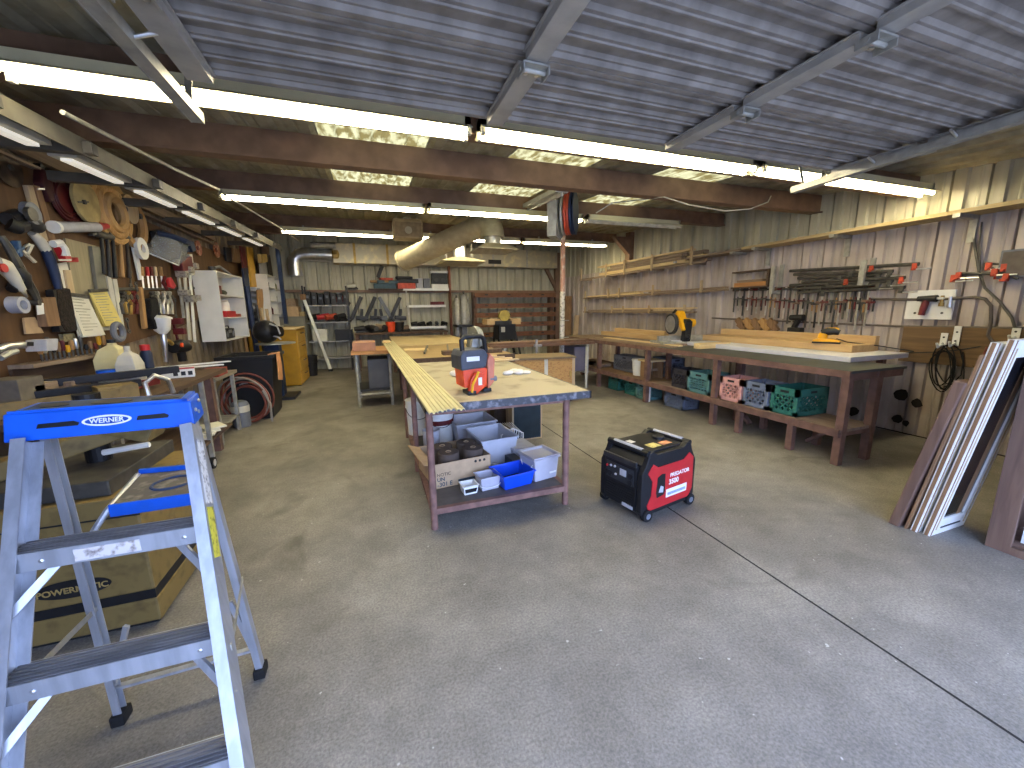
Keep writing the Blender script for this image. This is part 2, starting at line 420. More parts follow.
# purlins across the building, wall girts, corner posts
for (y, d, w) in ((1.0, .10, .09), (3.14, .21, .09), (4.24, .24, .08), (5.94, .21, .08), (9.36, .2, .08), (11.0, .2, .08)):
    z1 = roof(y) - .035
    b = B().box(XL, XR, y-w/2, y+w/2, z1-d+.02, z1)            # C-purlin: web and two lips
    b.box(XL, XR, y-w/2-.03, y+w/2+.03, z1-d, z1-d+.02)
    struct('ceiling_beam', b, BROWN)
for y in (8.6,):                                           # haunches of the portal frame at the right wall
    struct('wall_column', B().box(XR-.16, XR-.02, y-.09, y+.09, 2.75, 3.42).prism([(XR-.16, y-.07, 2.9), (XR-.16, y-.07, 3.3), (XR-.6, y-.07, 3.3)], (0,.14,0)), BROWN)
struct('wall_column', B().box(XL+.02, XL+.16, YB-.22, YB-.05, 0, 3.4), BROWN)
struct('wall_column', B().box(XR-.42, XR-.28, YB-.2, YB-.05, 0, 3.4).bar((XR-.9, YB-.12, 3.2), (XR-.4, YB-.12, 2.3), .1, .1), BROWN)
struct('trim_2', B().box(XL+.1, XR-.1, YB-.13, YB-.03, 2.13, 2.2), BROWN)     # girt on the back wall
struct('trim_3', B().box(XR-.045, XR-.03, -.5, YB, 0, .012), mat('dark_gap', '2a2520', .9))
struct('trim_4', B().box(XL+.005, XL+.06, 2.2, 8.6, 2.86, 2.98).box(XL+.005, XL+.08, 2.2, 8.6, 2.78, 2.80), OLDW)
# ================================================================== overhead door, open under the roof
dr = bpy.data.objects.new('door_1', None); C.objects.link(dr); dr['kind'] = 'structure'; dr.location = (1.5, 1.0, 2.72)
DOORM = cladding('door_sheeting', '77716c', '948e88', '635e59', .4)
DSTILE = mat('door_stile_steel', 'a3a09a', .5, .2, .14, 8)
LX0, LX1 = -.70, 3.60
edges = [2.34, 1.76, 1.18, .60, .02, -.52]
def dz(y): return 2.68 + .012*(2.34-y)
for a, c in zip(edges[:-1], edges[1:]):                          # each section: ribs run across the opening
    b = B(); prof = [(a, 0), (a, .05), (a-.03, .05), (a-.042, .034)]
    for k in range(4):                                           # four pressed ribs per section
        y0 = a-.055-.118*k; h = .010 if k % 2 else .018
        prof += [(y0, .034), (y0-.010, h), (y0-.064, h), (y0-.074, .034), (y0-.084, .034), (y0-.087, .041), (y0-.097, .041), (y0-.100, .034)]
    prof += [(a-.535, .034), (a-.545, .05), (a-.57, .05), (a-.575, 0)]
    low = [(y, dz(y)+h-.05+.02) for y, h in [(p[0], .05-p[1]) for p in prof]]
    pts = [V((LX0, y, z)) for y, z in low]
    b.loft([pts, [p+V((LX1-LX0, 0, 0)) for p in pts]], cap=False, closed=False)
    b.box(LX0, LX1, c+.01, a, dz(a)+.03, dz(a)+.04)
    b.build('door_section', DOORM, dr)
for sx, w in ((LX0+.06, .10), (.735, .09), (1.95, .09), (LX1-.06, .06)):
    for a, c in zip(edges[:-1], edges[1:]):
        z = dz(a)-.028
        B().box(sx-w/2, sx+w/2, c+.035, a-.02, z-.035, z).box(sx-w/2-.012, sx+w/2+.012, c+.035, a-.02, z-.004, z+.004).build('stile', DSTILE, dr, .003)
        h = B().box(sx-w/2-.01, sx+w/2+.01, c-.04, c+.05, z-.042, z-.034).cyl((sx-w/2-.02, c, z-.05), (sx+w/2+.02, c, z-.05), .011)
        h.box(sx-w/2-.015, sx-w/2-.008, c-.04, c+.04, z-.07, z-.035).box(sx+w/2+.008, sx+w/2+.015, c-.04, c+.04, z-.07, z-.035)
        hh = h.build('hinge', GALV, dr)
        hb = B()
        for q in (-1, 1): hb.cyl((sx+q*w*.28, c+.03, z-.05), (sx+q*w*.28, c+.03, z-.04), .010, seg=8)
        hb.build('bolt', SILVER, hh)
for a in edges[1:-1]:
    B().box(LX0, LX1, a-.022, a+.022, dz(a)-.022, dz(a)-.006).build('joint_rail', SILVER, dr)
def track(name, x0, x1, lab, hx):
    t = thing(name, lab, 'door track', (x0, 1, 2.55))
    b = B(); ya, yb = -.45, 2.62; za, zb = 2.62, 2.56
    P = lambda s, q: V((x0+(x1-x0)*s, ya+(yb-ya)*s, za+(zb-za)*s)) + V(q)
    b.bar(P(0,(0,0,0)), P(1,(0,0,0)), .055, .006).bar(P(0,(-.027,0,.02)), P(1,(-.027,0,.02)), .006, .05).bar(P(0,(.027,0,.02)), P(1,(.027,0,.02)), .006, .05)
    b.build('channel', GALV, t)
    ang = B()
    ang.bar(P(.93,(.03*hx,0,.02)), V((x1+.28*hx, 2.5, roof(2.5)-.04)), .035, .005).build('hanger_strap', GALV, t)
    for k in range(9):
        hb = B(); s = (k+.5)/9; p0 = P(.93,(.03*hx,0,.02)); p1 = V((x1+.28*hx, 2.5, roof(2.5)-.04)); p = p0 + (p1-p0)*s
        hb.cyl(p+V((0,-.004,0)), p+V((0,.004,0)), .008, seg=8)
        hb.build('slot', DKSTEEL, t)
    B().bar(P(.97,(0,0,.02)), V((x1, 2.66, roof(2.66)-.04)), .03, .005).build('hanger_strap', GALV, t)
    for s in (.28, .47, .66, .80):
        c = P(s, (0, 0, .022))
        r = B().cyl(c+V((-.02*hx,0,0)), c+V((-.10*hx,0,.03)), .008).cyl(c+V((.012*hx,0,0)), c+V((-.012*hx,0,0)), .02)
        r.build('roller', SILVER, t)
    return t
track('door_track', -.80, -.76, 'galvanised door track hanging beside the left end of the open overhead door', -1)
track('door_track', 3.42, 3.52, 'galvanised door track along the right end of the open overhead door, near the right wall', 1)

# ================================================================== fluorescent lights
TUBE = emit('lit_fluorescent_tube', TUBE_COL, TUBE_L)
OFFT = mat('unlit_tube', 'cfd0c4', .3)
HOUS = mat('cream_light_housing', 'd5cfae', .5, 0, .06, 5)
def fixture(x0, x1, y, z, label, lit=True, group='ceiling fluorescent fixtures', yd=0.):
    t = thing('fluorescent_light', label, 'ceiling light', ((x0+x1)/2, y, z), 0, group)
    b = B(); q = [(-.05, .075), (-.05, .02), (-.115, -.015), (-.115, -.02), (-.04, .012), (.04, .012), (.115, -.02), (.115, -.015), (.05, .02), (.05, .075)]
    b.prism([(x0, y+a, z+h) for a, h in q], (x1-x0, yd, 0)).build('housing', HOUS, t)
    for s in (-1, 1):
        B().cyl((x0+.03, y+s*.055, z-.02), (x1-.03, y+s*.055+yd, z-.02), .019, seg=8).build('tube', TUBE if lit else OFFT, t)
        for x in (x0+.015, x1-.015):
            B().box(x-.015, x+.015, y+s*.055-.016, y+s*.055+.016, z-.045, z+.015).build('lamp_socket', OFFW, t)
    for x in (x0+.02, x1-.02):
        B().box(x-.02, x+.02, y-.05, y+.05, z+.012, z+.08).build('end_plate', GALV, t)
    for x in (x0+.4, x1-.4):
        B().box(x-.015, x+.015, y-.02, y+.02, z+.07, min(roof(y)-.25, z+.4)+.02).build('mounting_strap', GALV, t)
    return t
for k, (a, c) in enumerate(((-1.70, .755), (.82, 3.42), (3.47, 6.1))):
    fixture(a, c, 3.0-.03*k, 2.85, ('long lit fluorescent fixture above the stepladder side of the room, front row',
            'lit fluorescent fixture in the front row, middle one, beneath the open door edge',
            'lit fluorescent fixture in the front row reaching the right wall, beside the door track')[k])
for k, (a, c) in enumerate(((-1.60, .82), (.86, 3.30))):
    fixture(a, c, 5.93-.02*k, 3.0, ('lit fluorescent fixture in the second row, over the white wall cabinet side',
            'lit fluorescent fixture in the second row, running up to the hose reel')[k])
fixture(3.36, 5.2, 5.88, 3.0, 'unlit white fluorescent fixture right of the hose reel', False)
for k, (a, c) in enumerate(((-1.55, .92), (.96, 3.45), (3.5, 5.75))):
    fixture(a, c, 9.2-.08*k, 3.19-.01*k, ('lit fluorescent fixture in the rear row, leftmost over the round silver pipe',
            'lit fluorescent fixture in the rear row, behind the round tan duct',
            'lit fluorescent fixture in the rear row, rightmost, above the steel pole')[k])
# low ceiling-side rail with arms and shop-light strips along the left wall
RAILG = mat('dull_rail_steel', '5e5b54', .6, .2, .12, 12)
lr = thing('overhead_rail', 'long grey steel rail with wall arms above the tool pegboard', 'rail', (-1.8, 6, 2.8))
za = lambda y: 2.62+.041*y
B().bar((-1.8, 1.2, za(1.2)), (-1.8, 10.2, za(10.2)), .10, .012).bar((-1.755, 1.2, za(1.2)-.05), (-1.755, 10.2, za(10.2)-.05), .012, .11).bar((-1.845, 1.2, za(1.2)-.03), (-1.845, 10.2, za(10.2)-.03), .012, .06).build('channel', RAILG, lr)
arms = [2.95, 3.72, 4.65, 5.65, 6.8, 8.0, 9.4]
for y in arms:
    z = za(y)-.06
    B().box(XL+.02, -1.70, y-.035, y+.035, z-.035, z+.04).build('support_arm', RAILG, lr, .004)
    B().box(-1.705, -1.698, y-.03, y+.03, z-.035, z+.035).build('end_cap', DKSTEEL, lr)
DIM = emit('dim_light_strip', (1, .93, .78), .45)
for k in range(len(arms)-1):
    y0, y1 = arms[k]+.12, arms[k+1]-.12; z = za(y0)-.10
    t = thing('strip_light', ['first', 'second', 'third', 'fourth', 'fifth', 'sixth'][k]+' slim strip light from the doorway, between arms of the left wall rail', 'strip light', (-1.93, (y0+y1)/2, z), 0, 'strip lights under the left rail')
    B().prism([(-2.02, y0, z+.05), (-2.02, y0, z+.01), (-1.86, y0, z+.01), (-1.86, y0, z+.05)], (0, y1-y0, .041*(y1-y0))).build('housing', OFFW, t)
    B().prism([(-1.97, y0+.03, z+.008), (-1.97, y0+.03, z-.012), (-1.905, y0+.03, z-.012), (-1.905, y0+.03, z+.008)], (0, y1-y0-.06, .041*(y1-y0))).build('diffuser', DIM, t)
solo(B().tube([(-1.6, 3.25, 2.76), (-1.55, 4.5, 2.86), (-1.52, 5.6, 2.98)], .014), 'conduit_pipe', GALV, 'thin grey conduit running along the ceiling left of the lit fixtures', 'pipe')
solo(B().tube([(-1.5, 5.7, 2.95), (-1.45, 8.5, 3.12), (-1.43, 10.5, 3.2)], .014), 'conduit_pipe', GALV, 'thin conduit further back beside the second row of lights', 'pipe')

# ================================================================== ducts and hangings
d = thing('exhaust_duct', 'tan round spiral duct with downturned elbow and flared hood, hung from ceiling', 'duct', (2.2, 8.2, 2.6))
pa, pb = aty(403, 261, 9.6), aty(480, 226, 7.95); ax = (pb-pa).normalized()
x_, y_ = B()._frame(ax); rings = []
n = 46
for i in range(n+1):
    c = pa + (pb-pa)*(i/n); r = .215 + (.006 if i % 3 == 0 else 0)
    rings.append([c + x_*(r*math.cos(2*PI*k/24)) + y_*(r*math.sin(2*PI*k/24)) for k in range(24)])
B().loft(rings).build('duct_run', TAN, d, smooth=True)
B().ring(pa, .222, .02, ax).build('end_collar', TAN, d, smooth=True)
hd = V((.58, -.42, 0)).normalized(); el = []
for k in range(9):
    t = k/8*math.radians(86); el.append(pb + ax*(.30*math.sin(t)) + V((0,0,-1))*(.24*(1-math.cos(t))))
ell = el + [el[-1] + V((0,0,-.09))]
B().tube(ell, .225, 20).build('elbow', TAN, d, smooth=True)
bt = ell[-1]
B().cyl(bt, bt+V((0,0,-.16)), .16, seg=20).build('neck', SILVER, d, smooth=True)
hz = bt.z-.13
def hood(c, z, s, par, m=TAN):
    q = lambda w, zz: [V((c.x-w, c.y-w, zz)), V((c.x+w, c.y-w, zz)), V((c.x+w, c.y+w, zz)), V((c.x-w, c.y+w, zz))]
    B().loft([q(.17, z), q(s, z-.12), q(s, z-.135), q(s-.01, z-.135), q(.16, z-.012)], cap=True).build('hood', m, par)
hood(bt, hz, .40, d)
B().bar((1.9, 8.65, 2.9), (2.05, 8.6, roof(8.6)-.05), .05, .006, (1,0,0)).build('hanger_strap', GALV, d)
e2 = thing('extractor_hood', 'low flat tan extractor hood with shiny neck behind the tan duct elbow', 'duct', (2.35, 9.9, 2.9))
c2 = aty(459, 240, 9.8); c2 = V((c2.x, 9.8, 0))
zt = aty(459, 263, 9.8).z
B().cyl((c2.x, c2.y, zt+.10), (c2.x, c2.y, zt+.5), .16, seg=18).build('neck', SILVER, e2, smooth=True)
hood(c2, zt+.12, .52, e2)
B().bar((c2.x-.3, 9.8, zt+.05), (c2.x-.45, 9.8, 3.4), .03, .005, (0,1,0)).build('hanger_strap', GALV, e2)
B().bar((c2.x+.3, 9.8, zt+.05), (c2.x+.3, 9.8, 3.4), .03, .005, (0,1,0)).build('hanger_strap', GALV, e2)
fd = thing('insulated_duct', 'long rectangular foil-wrapped duct along the top of the back wall', 'duct', (2.3, 12, 2.87))
zb = aty(430, 265.3, 11.85).z
B().box(-.85, 5.75, 11.82, 12.24, zb, zb+.52).build('duct_run', FOIL, fd, .02)
for x in (-.3, .55, 1.4, 2.5, 3.6, 4.7): B().box(x-.03, x+.03, 11.812, 12.25, zb-.006, zb+.526).build('seam_band', BRASS if x < 1 else GALV, fd)
B().box(3.45, 3.85, 11.80, 11.83, zb+.08, zb+.2).build('vent_grille', BLACKM, fd)
rd = thing('round_pipe_duct', 'silver round pipe with a bend at the left end of the foil duct', 'duct', (-1.3, 12, 2.9))
zc = zb+.22
B().cyl((-1.55, 12.03, zc), (-.83, 12.03, zc), .17, seg=18).build('pipe', SILVER, rd, smooth=True)
B().tube([(-1.5, 12.03, zc), (-1.68, 12.03, zc-.03), (-1.78, 12.03, zc-.12), (-1.8, 12.03, zc-.28), (-1.8, 12.03, zc-.55)], .165, 16).build('bend', SILVER, rd, smooth=True)
B().cyl((-1.35, 11.85, zc+.22), (-.75, 11.85, zc+.22), .08, seg=14).build('small_pipe', GALV, rd, smooth=True)
B().lathe([(.21, -.86), (.24, -.83), (.24, -.72), (.2, -.66)], (0, 12.03, zc), (1,0,0), 18).build('brass_flange', BRASS, rd)
p = aty(408, 228, 8.4)
ac = thing('air_cleaner', 'boxy tan air cleaner with carrying handle hanging from the rear light row', 'air cleaner', (p.x, 8.4, p.z-.2))
B().box(p.x-.29, p.x+.29, 8.35, 8.75, p.z-.2, p.z+.17).build('casing', mat('tan_plastic', '9c8a68', .6), ac, .04)
B().box(p.x-.25, p.x+.25, 8.335, 8.352, p.z-.17, p.z+.1).build('front_panel', mat('tan_grille', '85745a', .7), ac, .006)
B().tube([(p.x-.07, 8.5, p.z+.16), (p.x-.07, 8.5, p.z+.21), (p.x+.07, 8.5, p.z+.21), (p.x+.07, 8.5, p.z+.16)], .012).build('handle', OFFW, ac)
B().cyl((p.x, 8.335, p.z-.05), (p.x, 8.325, p.z-.05), .07, seg=16).build('dial', TAN, ac)
for s in (-.2, .2): B().box(p.x+s-.01, p.x+s+.01, 8.54, 8.56, p.z+.16, roof(8.5)-.03).build('hanger_strap', GALV, ac)
# hose reel, bracket and pole
hr = thing('hose_reel', 'hanging hose reel with red and blue air hose in a dusty metal housing', 'hose reel', aty(568, 215, 5.0))
c = aty(568, 214, 5.0); axr = V((.80, -.60, 0)).normalized(); hx, hy = V((.60,.80,0)), V((0,0,1))
def disc(b, off, r, th, seg=24):
    return b.cyl(c+axr*(off-th/2), c+axr*(off+th/2), r, seg=seg)
disc(B(), -.10, .30, .012).build('side_plate', GALV, hr)
disc(B(), .10, .27, .012).build('side_plate', NAVY, hr)
disc(B(), 0, .12, .2).build('drum', DKSTEEL, hr)
for o_, m_ in ((-.055, GALV), (-.01, CLAMPR), (.025, CLAMPR), (.06, NAVY)):
    b = B()
    for R in (.17, .21, .25): b.ring(c+axr*o_, R, .02, axr, 26)
    b.build('hose_coil', m_, hr, smooth=True, label={GALV: 'grey hose wraps', NAVY: 'blue hose wraps'}.get(m_, 'red hose wraps'))
B().box(-.06, .06, -.3, .05, -.32, .34, MX.Translation(c+axr*(-.16)) @ MX.Rotation(math.atan2(axr.y, axr.x), 4, 'Z')).build('housing_arm', GALV, hr, .01)
B().box(-.2, .2, -.06, .06, .3, .35, MX.Translation(c) @ MX.Rotation(math.atan2(axr.y, axr.x), 4, 'Z')).build('mount_plate', DKSTEEL, hr)
B().cyl(c+V((0,0,.33)), (c.x, c.y, roof(c.y)-.02), .02).build('hanger_rod', DKSTEEL, hr)
s0, s1 = aty(528, 206, 5.75), aty(562, 190, 4.35)
solo(B().bar(s0, s1, .16, .05).bar(s0+V((0,0,-.04)), s1+V((0,0,-.04)), .03, .05), 'channel_bracket', GALV, 'short pale steel channel between the brown beams left of the hose reel', 'bracket')
pl = thing('steel_post', 'tall post with chipped white paint below and red tape above, beneath the hose reel', 'post', (3.77, 7.5, 0))
pm = mat('chipped_white_paint', 'd8d3c8', .6, 0, .1, 18, col2='5a4a3e', stretch=(1,1,1.4))
B().cyl((3.77, 7.5, .02), (3.77, 7.5, 1.95), .05, seg=14).build('lower_length', pm, pl, smooth=True)
B().cyl((3.77, 7.5, 1.95), (3.77, 7.5, 3.36), .05, seg=14).build('upper_length', mat('faded_red_tape', 'b98d7d', .6, 0, .1, 12, col2='d5cbc0'), pl, smooth=True)
B().box(3.65, 3.89, 7.38, 7.62, 0, .02).build('foot_plate', DKSTEEL, pl)
for z in (1.35, 1.0, .78): B().box(3.70, 3.90, 7.44, 7.45, z, z+.02).build('peg', GALV, pl)
# loose cable swagging along the beam
solo(B().tube([aty(596,213,5.0), aty(612,203,4.9), aty(664,197,4.12), aty(690,205,4.12), aty(725,211,4.12), aty(750,209,4.12), aty(768,202,4.14), aty(771,196,4.14)], .008), 'cable', OFFW, 'white electric cable drooping under the brown beam right of the hose reel', 'cable')
# ================================================================== stepladder in the foreground
ld = thing('stepladder', 'aluminium stepladder with blue top cap, standing nearest the camera', 'ladder', (-.85, 1.4, 0))
RX = lambda z: -.41-.165*z
LXf = lambda z: -1.015-.045*z
RY = lambda z: 1.015+.475*z
n_ = V((0, .9, -.43)).normalized()
def rail(f, side, z0, z1):
    p0, p1 = V((f(z0), RY(z0), z0)), V((f(z1), RY(z1), z1)); b = B()
    b.bar(p0+n_*.038, p1+n_*.038, .004, .078, n_)                                    # web
    for q in (0, .076): b.bar(p0+V((side*.016,0,0))+n_*q, p1+V((side*.016,0,0))+n_*q, .034, .004, n_)   # flanges turned inwards
    b.bar(p0+n_*.038+V((side*.003,0,0)), p1+n_*.038+V((side*.003,0,0)), .006, .012, n_)
    b.build('front_rail', STEEL, ld)
rail(RX, -1, .02, 1.23); rail(LXf, 1, .02, 1.23)
for f, s in ((RX, 1), (LXf, -1)):
    B().cbox((f(0)-s*.014, RY(0)+.035, .02), (.045, .1, .04)).build('rubber_foot', RUBBER, ld, .006)
TREAD = mat('dark_ribbed_tread', '77777a', .55, .4, .25, 24, stretch=(.4,6,6))
for k, z in enumerate((.915, .605, .305)):
    xa, xb = LXf(z)+.006, RX(z)-.006; y = RY(z)+.006
    b = B().box(xa, xb, y, y+.085, z-.008, z)
    st = b.build('step', TREAD, ld)
    g = B()
    for j in range(6): g.box(xa, xb, y+.006+j*.0135, y+.012+j*.0135, z, z+.003)
    g.build('tread_ribs', TREAD, st)
    B().box(xa, xb, y-.004, y, z-.055, z+.002).box(xa, xb, y+.085, y+.088, z-.03, z).build('step_lip', STEEL, st)
    for x in (xa+.075, xb-.06): B().lathe([(.006, 0), (.006, .002), (.003, .004)], (x, y-.004, z-.028), (0,-1,0), 10).build('rivet', SILVER, st)
    for f, s in ((RX, 1), (LXf, -1)):
        zz = z-.03
        B().bar((f(zz)-s*.10, RY(z)+.03, z-.055), (f(z-.16)-s*.006, RY(z-.16)+.02, z-.165), .022, .012, (0,1,0)).build('brace', STEEL, ld)
lb = B().box(-.90, -.74, RY(.915)-.0005, RY(.915)+.002, .868, .906).build('torn_sticker', mat('torn_sticker', 'c9c2bd', .7, 0, .1, 40, col2='5b4a44'), ld)
# rear legs
def rear(p0, p1, s):
    b = B(); p0, p1 = V(p0), V(p1)
    b.bar(p0, p1, .004, .036, (0,1,0)).bar(p0+V((-s*.012,-.017,0)), p1+V((-s*.012,-.017,0)), .026, .004, (0,1,0)).bar(p0+V((-s*.012,.017,0)), p1+V((-s*.012,.017,0)), .026, .004, (0,1,0))
    b.build('rear_leg', STEEL, ld)
    B().cbox(p0+V((-s*.012,0,-.01)), (.045, .065, .045)).build('rubber_foot', RUBBER, ld, .006)
rear((-.575, 1.79, .035), (-.675, 1.80, 1.22), 1)
rear((-1.075, 1.75, .035), (-1.12, 1.80, 1.22), -1)
for z, in ((.14,),):
    B().bar((-1.075, 1.77, z), (-.585, 1.79, z), .025, .012).build('rear_bar', STEEL, ld)
B().bar((-1.07, 1.76, .16), (-.98, 1.74, .42), .012, .018).build('rear_strut', STEEL, ld)
B().bar((-.60, 1.78, .14), (-.655, 1.78, .40), .012, .018).build('rear_strut', STEEL, ld)
for s, x, z in ((1, -.57, .55), (-1, -1.05, .55)):
    B().bar((RX(z) if s > 0 else LXf(z), RY(z)+.04, z), (-.60 if s > 0 else -1.08, 1.79, z-.06), .004, .02).build('spreader', GALV, ld)
# warning stickers on the right rail
for za_, zb_, m_ in ((1.18, .98, mat('white_warning_sticker', 'c9ccd2', .6, 0, .1, 60, col2='50545c')), (.97, .82, mat('yellow_warning_sticker', 'c3bd46', .6, 0, .1, 60, col2='5e5c2c'))):
    p0, p1 = V((RX(za_)+.0035, RY(za_), za_))+n_*.038, V((RX(zb_)+.0035, RY(zb_), zb_))+n_*.038
    B().bar(p0, p1, .001, .05, n_).build('warning_sticker', m_, ld)
# cap
zt, zb = 1.30, 1.212
FLc, FRc, RRc, RLc = (-1.10, 1.635), (-.622, 1.645), (-.655, 1.81), (-1.135, 1.83)
b = B().hexa([(FLc[0]-.006, FLc[1]-.012, zb), (FRc[0]+.006, FRc[1]-.012, zb), (RRc[0]+.006, RRc[1]+.01, zb), (RLc[0]-.006, RLc[1]+.01, zb)],
             [(x, y, zt) for x, y in (FLc, FRc, RRc, RLc)])
cap = b.build('top_cap', BLUE, ld, .006)
def on_cap(u, v, dz=0.):   # u along the front edge, v towards the rear
    f = V((FLc[0]+(FRc[0]-FLc[0])*u, FLc[1]+(FRc[1]-FLc[1])*u, zt)); r = V((RLc[0]+(RRc[0]-RLc[0])*u, RLc[1]+(RRc[1]-RLc[1])*u, zt))
    return f + (r-f)*v + V((0,0,dz))
DUSTY = mat('worn_blue_top', '2a3f63', .7, 0, .25, 20, col2='4a4a4e')
B().hexa([on_cap(u, v, -.002) for u, v in ((.05,.12),(.95,.12),(.95,.88),(.05,.88))], [on_cap(u, v, .002) for u, v in ((.05,.12),(.95,.12),(.95,.88),(.05,.88))]).build('tool_tray', DUSTY, cap)
for u, ru, rv in ((.18, .08, .16), (.5, .12, .22), (.82, .09, .16)):
    B().prism([on_cap(u+ru*math.cos(t), .5+rv*math.sin(t), .0021) for t in [2*PI*i/16 for i in range(16)]], (0,0,.002)).build('tool_hole', BLACK, cap)
B().hexa([on_cap(.02,.02,0), on_cap(.98,.02,0), on_cap(.98,.06,0), on_cap(.02,.06,0)], [on_cap(.02,.02,.008), on_cap(.98,.02,.008), on_cap(.98,.06,.008), on_cap(.02,.06,.008)]).build('tray_rim', BLUE, cap)
B().hexa([on_cap(.94,.02,0), on_cap(.98,.02,0), on_cap(.98,.98,0), on_cap(.94,.98,0)], [on_cap(.94,.02,.008), on_cap(.98,.02,.008), on_cap(.98,.98,.008), on_cap(.94,.98,.008)]).build('tray_rim', BLUE, cap)
fd_ = V((FRc[0]-FLc[0], FRc[1]-FLc[1], 0)).normalized(); fn = V((fd_.y, -fd_.x, 0))
fup = V((0, .012, zt-zb)).normalized()
def on_front(u, w, off=.001):  # u 0..1 along, w 0..1 up
    p = V((FLc[0], FLc[1]-.012, zb)) + V((FRc[0]-FLc[0], FRc[1]-FLc[1], 0))*u + V((0,.012,zt-zb))*w
    return p + fn*off
def ell(u, w, ru, rw, off, th):
    return B().prism([on_front(u+ru*math.cos(t), w+rw*math.sin(t), off) for t in [2*PI*i/28 for i in range(28)]], fn*th)
ell(.52, .52, .135, .20, .001, .001).build('logo_oval', BONE, cap, label='white oval logo plate')
ell(.52, .52, .118, .135, .002, .001).build('logo_field', mat('logo_blue', '0a3f98', .5), cap)
text('WERNER', 'lettering', BONE, cap, on_front(.52, .52, .0034), fd_, fup, .022, sx=1.0, bold=.0004)
for u, ru in ((.26, .105), (.77, .09)):
    B().prism([on_front(u-ru, .42), on_front(u+ru, .42), on_front(u+ru*1.08, .52), on_front(u+ru*.8, .60), on_front(u-ru*.9, .58)], fn*.001).build('front_slot', BLACKM, cap)
for v, w in ((.2, .55), (.5, .35), (.72, .75)):
    p = on_cap(1, v); p = V((p.x+.004, p.y, zb+(zt-zb)*w))
    B().cyl(p, p+V((.004,0,0)), .007, seg=8).build('rivet', SILVER, cap)
# pail shelf folded out at the back
pz = .90
q = [(-.965, 1.765), (-.69, 1.77), (-.80, 2.10), (-1.03, 2.12)]
ps = B().hexa([(x, y, pz-.02) for x, y in q], [(x, y, pz) for x, y in q]).build('pail_shelf', mat('dusty_shelf', '5a5652', .85, 0, .3, 22, col2='8a837a'), ld, .004)
B().hexa([(-.965,1.755,pz-.035), (-.69,1.76,pz-.035), (-.69,1.768,pz-.035), (-.965,1.763,pz-.035)], [(-.965,1.755,pz+.012), (-.69,1.76,pz+.012), (-.69,1.768,pz+.012), (-.965,1.763,pz+.012)]).build('front_lip', BLUE, ps)
B().hexa([(-1.03,2.11,pz-.02), (-.80,2.09,pz-.02), (-.80,2.105,pz-.02), (-1.03,2.125,pz-.02)], [(-1.03,2.11,pz+.02), (-.80,2.09,pz+.02), (-.80,2.105,pz+.02), (-1.03,2.125,pz+.02)]).build('rear_lip', BLUE, ps)
B().ring((-.84, 1.94, pz+.002), .07, .006, (0,0,1), 24).build('cup_ring', DUSTY, ps)
B().tube([(-1.03, 2.1, pz), (-.975, 1.77, pz-.01), (-1.0, 1.73, pz-.06), (-1.05, 1.70, pz-.16)], .011).build('shelf_arm', STEEL, ld)

# ================================================================== generator
gn = thing('generator', 'red and black portable inverter generator on small wheels on the concrete floor', 'generator', (0,0,0))
L_, D_, H_ = .59, .41, .53
def shell(y0, y1, ins=0., top=H_):
    pr = [(.02,.05),(.0,.09),(.0,.36),(.03,.43),(.075,top-.01),(.12,top),(L_-.12,top),(L_-.075,top-.01),(L_-.03,.43),(L_,.36),(L_,.09),(L_-.02,.05)]
    return [(min(max(x, ins), L_-ins), y0, max(z, .05)) for x, z in pr], y1-y0
pr, dy = shell(.03, D_-.03, .012, .49)
B().prism(pr, (0, dy, 0)).build('body', BLACK, gn, .012)
for y0, y1 in ((0, .045), (D_-.045, D_)):
    pr = [(.02,.04),(.0,.08),(.0,.37),(.05,.46),(.07,H_-.01),(.11,H_),(.15,H_-.03),(L_-.15,H_-.03),(L_-.11,H_),(L_-.07,H_-.01),(L_-.05,.46),(L_,.37),(L_,.08),(L_-.02,.04)]
    B().prism([(x, y0, z) for x, z in pr], (0, y1-y0, 0)).build('side_frame', BLACK, gn, .008)
RP = [(.075,.075),(.06,.12),(.10,.19),(.105,.30),(.055,.37),(.105,.435),(.16,.40),(L_-.15,.40),(L_-.085,.445),(L_-.035,.40),(L_-.03,.14),(L_-.07,.075)]
for y, s in ((-.006, 1), (D_-.002, 1)):
    sp = B().prism([(x, y, z) for x, z in RP], (0, .008, 0)).build('side_panel', RED, gn, .002)
    if y < 0:
        B().prism([(x, -.0085, z) for x, z in ((.155,.16),(.145,.20),(.155,.32),(.20,.34),(.235,.335),(.24,.20),(.225,.17))], (0,.003,0)).build('window', BLACK, sp)
        B().prism([(x, -.0095, z) for x, z in ((.17,.20),(.22,.19),(.22,.235),(.19,.25))], (0,.002,0)).build('fuel_valve', LGREY, sp)
        text('PREDATOR', 'lettering', BONE, sp, (.40, -.0068, .305), (1,0,0), (0,0,1), .043, bold=.0008)
        text('3500', 'lettering', BONE, sp, (.335, -.0068, .252), (1,0,0), (0,0,1), .055, bold=.0015)
        B().box(.255, .49, -.0075, -.006, .135, .20).build('sticker', BONE, sp)
        B().box(.27, .475, -.0082, -.0074, .15, .172).build('sticker_print', mat('sticker_print', '8f9db5', .7, 0, .2, 80), sp)
for y in (.0, D_-.0):
    pass
B().box(.10, L_-.10, .05, D_-.05, .485, .512).build('top_cover', BLACK, gn, .008)
B().lathe([(.045,0),(.045,.02),(.03,.026)], (.42, .22, .512), seg=18).build('fuel_cap', BLACK, gn)
B().box(.2, .3, .09, .17, .5125, .5135).build('caution_sticker', mat('caution_sticker', 'cdbf72', .7, 0, .1, 60, col2='6b5a3a'), gn)
